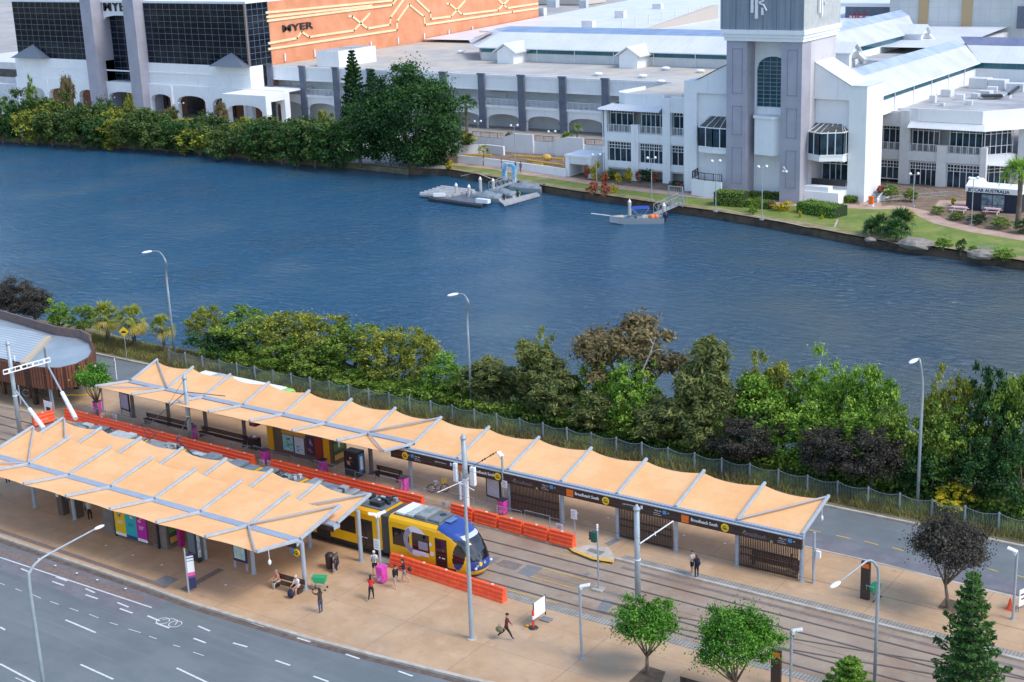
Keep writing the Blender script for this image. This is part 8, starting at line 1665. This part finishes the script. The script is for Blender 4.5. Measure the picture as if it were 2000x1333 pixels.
def portal(p0, p1, h, m_, lab, w_=.5):
    P = G(*p0); Q = G(*p1); t_ = thing('gangway_gate', tuple(P), lab, 'gate'); d_ = Q - P; b = MB(); b.bar((0, 0, 0), (0, 0, h), w_); b.bar(tuple(d_), tuple(d_ + Vector((0, 0, h))), w_); b.bar((0, 0, h), tuple(d_ + Vector((0, 0, h))), w_ * .8); b.build('frame', m_, t_); return t_
portal((986, 352, .1), (1005, 356, .1), 2.6, mat('blue_arch', (.13, .38, .62), .6, c2=(.6, .7, .75), sc=.9), 'blue and white arch gate at the top of the left gangway', .6); 
t_ = portal((1306, 402, .1), (1333, 405, .1), 2.9, m_galv, 'grey metal gate frame at the top of the right gangway', .14); b = MB()
for i in range(9): b.box(.2 + i * .35, .23 + i * .35, -.02, .02, 0, 2.8)
b.build('bars', m_galv, t_)
g = G(1246, 436, -1.2); t_ = thing('motor_boat', (g.x, g.y, -1.1), 'aluminium motor boat with a blue sun top and orange life jackets', 'boat', None, -2.53); hull = MB(); A = []
for i in range(11):
    u_ = i / 10; w_ = 1.25 * (1 - u_ ** 3) + .04; x = -3.6 + 7.6 * u_; A.append([(x, -w_, .7 + .3 * u_), (x, -w_ * .75, -.3 + .5 * u_ ** 3), (x, w_ * .75, -.3 + .5 * u_ ** 3), (x, w_, .7 + .3 * u_)])
for i in range(10):
    for k in range(3): hull.quad(A[i][k], A[i + 1][k], A[i + 1][k + 1], A[i][k + 1])
hull.poly(A[0]); hull.build('hull', mat('boat_aluminium', (.50, .53, .55), .35, .4), t_)
b = MB()
for i in range(10): b.quad((A[i][0][0], A[i][0][1] * .93, .35), (A[i + 1][0][0], A[i + 1][0][1] * .93, .35 + .03 * i), (A[i + 1][3][0], A[i + 1][3][1] * .93, .35 + .03 * i), (A[i][3][0], A[i][3][1] * .93, .35))
b.build('floor', mat('boat_floor', (.35, .33, .30), .8), t_); b = MB(); b.prism([(2.0, -.9, .93), (4.0, -.05, 1.02), (4.0, .05, 1.02), (2.0, .9, .93)], (0, 0, .04)); b.build('bow_deck', mat('bow_tan', (.52, .44, .34), .7), t_)
b = MB(); Bm = [[(-1.6 + 2.6 * u_, y, 2.05 + .28 * math.cos(y * 1.2) - .25 * (u_ - .5) ** 2) for y in (-1.1, -.5, 0, .5, 1.1)] for u_ in (0, .33, .66, 1)]
for i in range(3):
    for k in range(4): b.quad(Bm[i][k], Bm[i + 1][k], Bm[i + 1][k + 1], Bm[i][k + 1])
b.build('sun_top', mat('blue_canvas', (.02, .06, .33), .7), t_, smooth=True); b = MB()
for y in (-1.05, 1.05): b.tube([(-.3, y, .8), (-1.5, y, 2.15)], .03, 5); b.tube([(-.3, y, .8), (.9, y, 2.15)], .03, 5)
b.build('top_frame', m_galv, t_); b = MB(); b.ball((-3.9, 0, .9), (.4, .35, .5), 8, 6); b.box(-4.0, -3.7, -.1, .1, -.5, .7); b.build('outboard_motor', m_navy, t_)
b = MB()
for x, y in ((-2.2, -.4), (-2.0, .3), (-2.6, 0), (-1.8, -.1)): b.ball((x, y, .75), (.35, .3, .35), 8, 5)
b.build('life_jackets', mat('orange_vest', (.75, .22, .08), .7), t_); b = MB(); b.box(-.6, .2, -.8, .8, .4, .95); b.box(.6, 1.2, -.7, .7, .4, .9); b.build('seats', m_pont, t_); b = MB(); b.tube([(3.9, 0, 1.1), (6.6, -.2, 1.5)], .05, 5); b.build('bow_pole', m_wplast, t_)
for e in PROTO.values():
    for c in list(e.children): bpy.data.objects.remove(c)
    bpy.data.objects.remove(e)
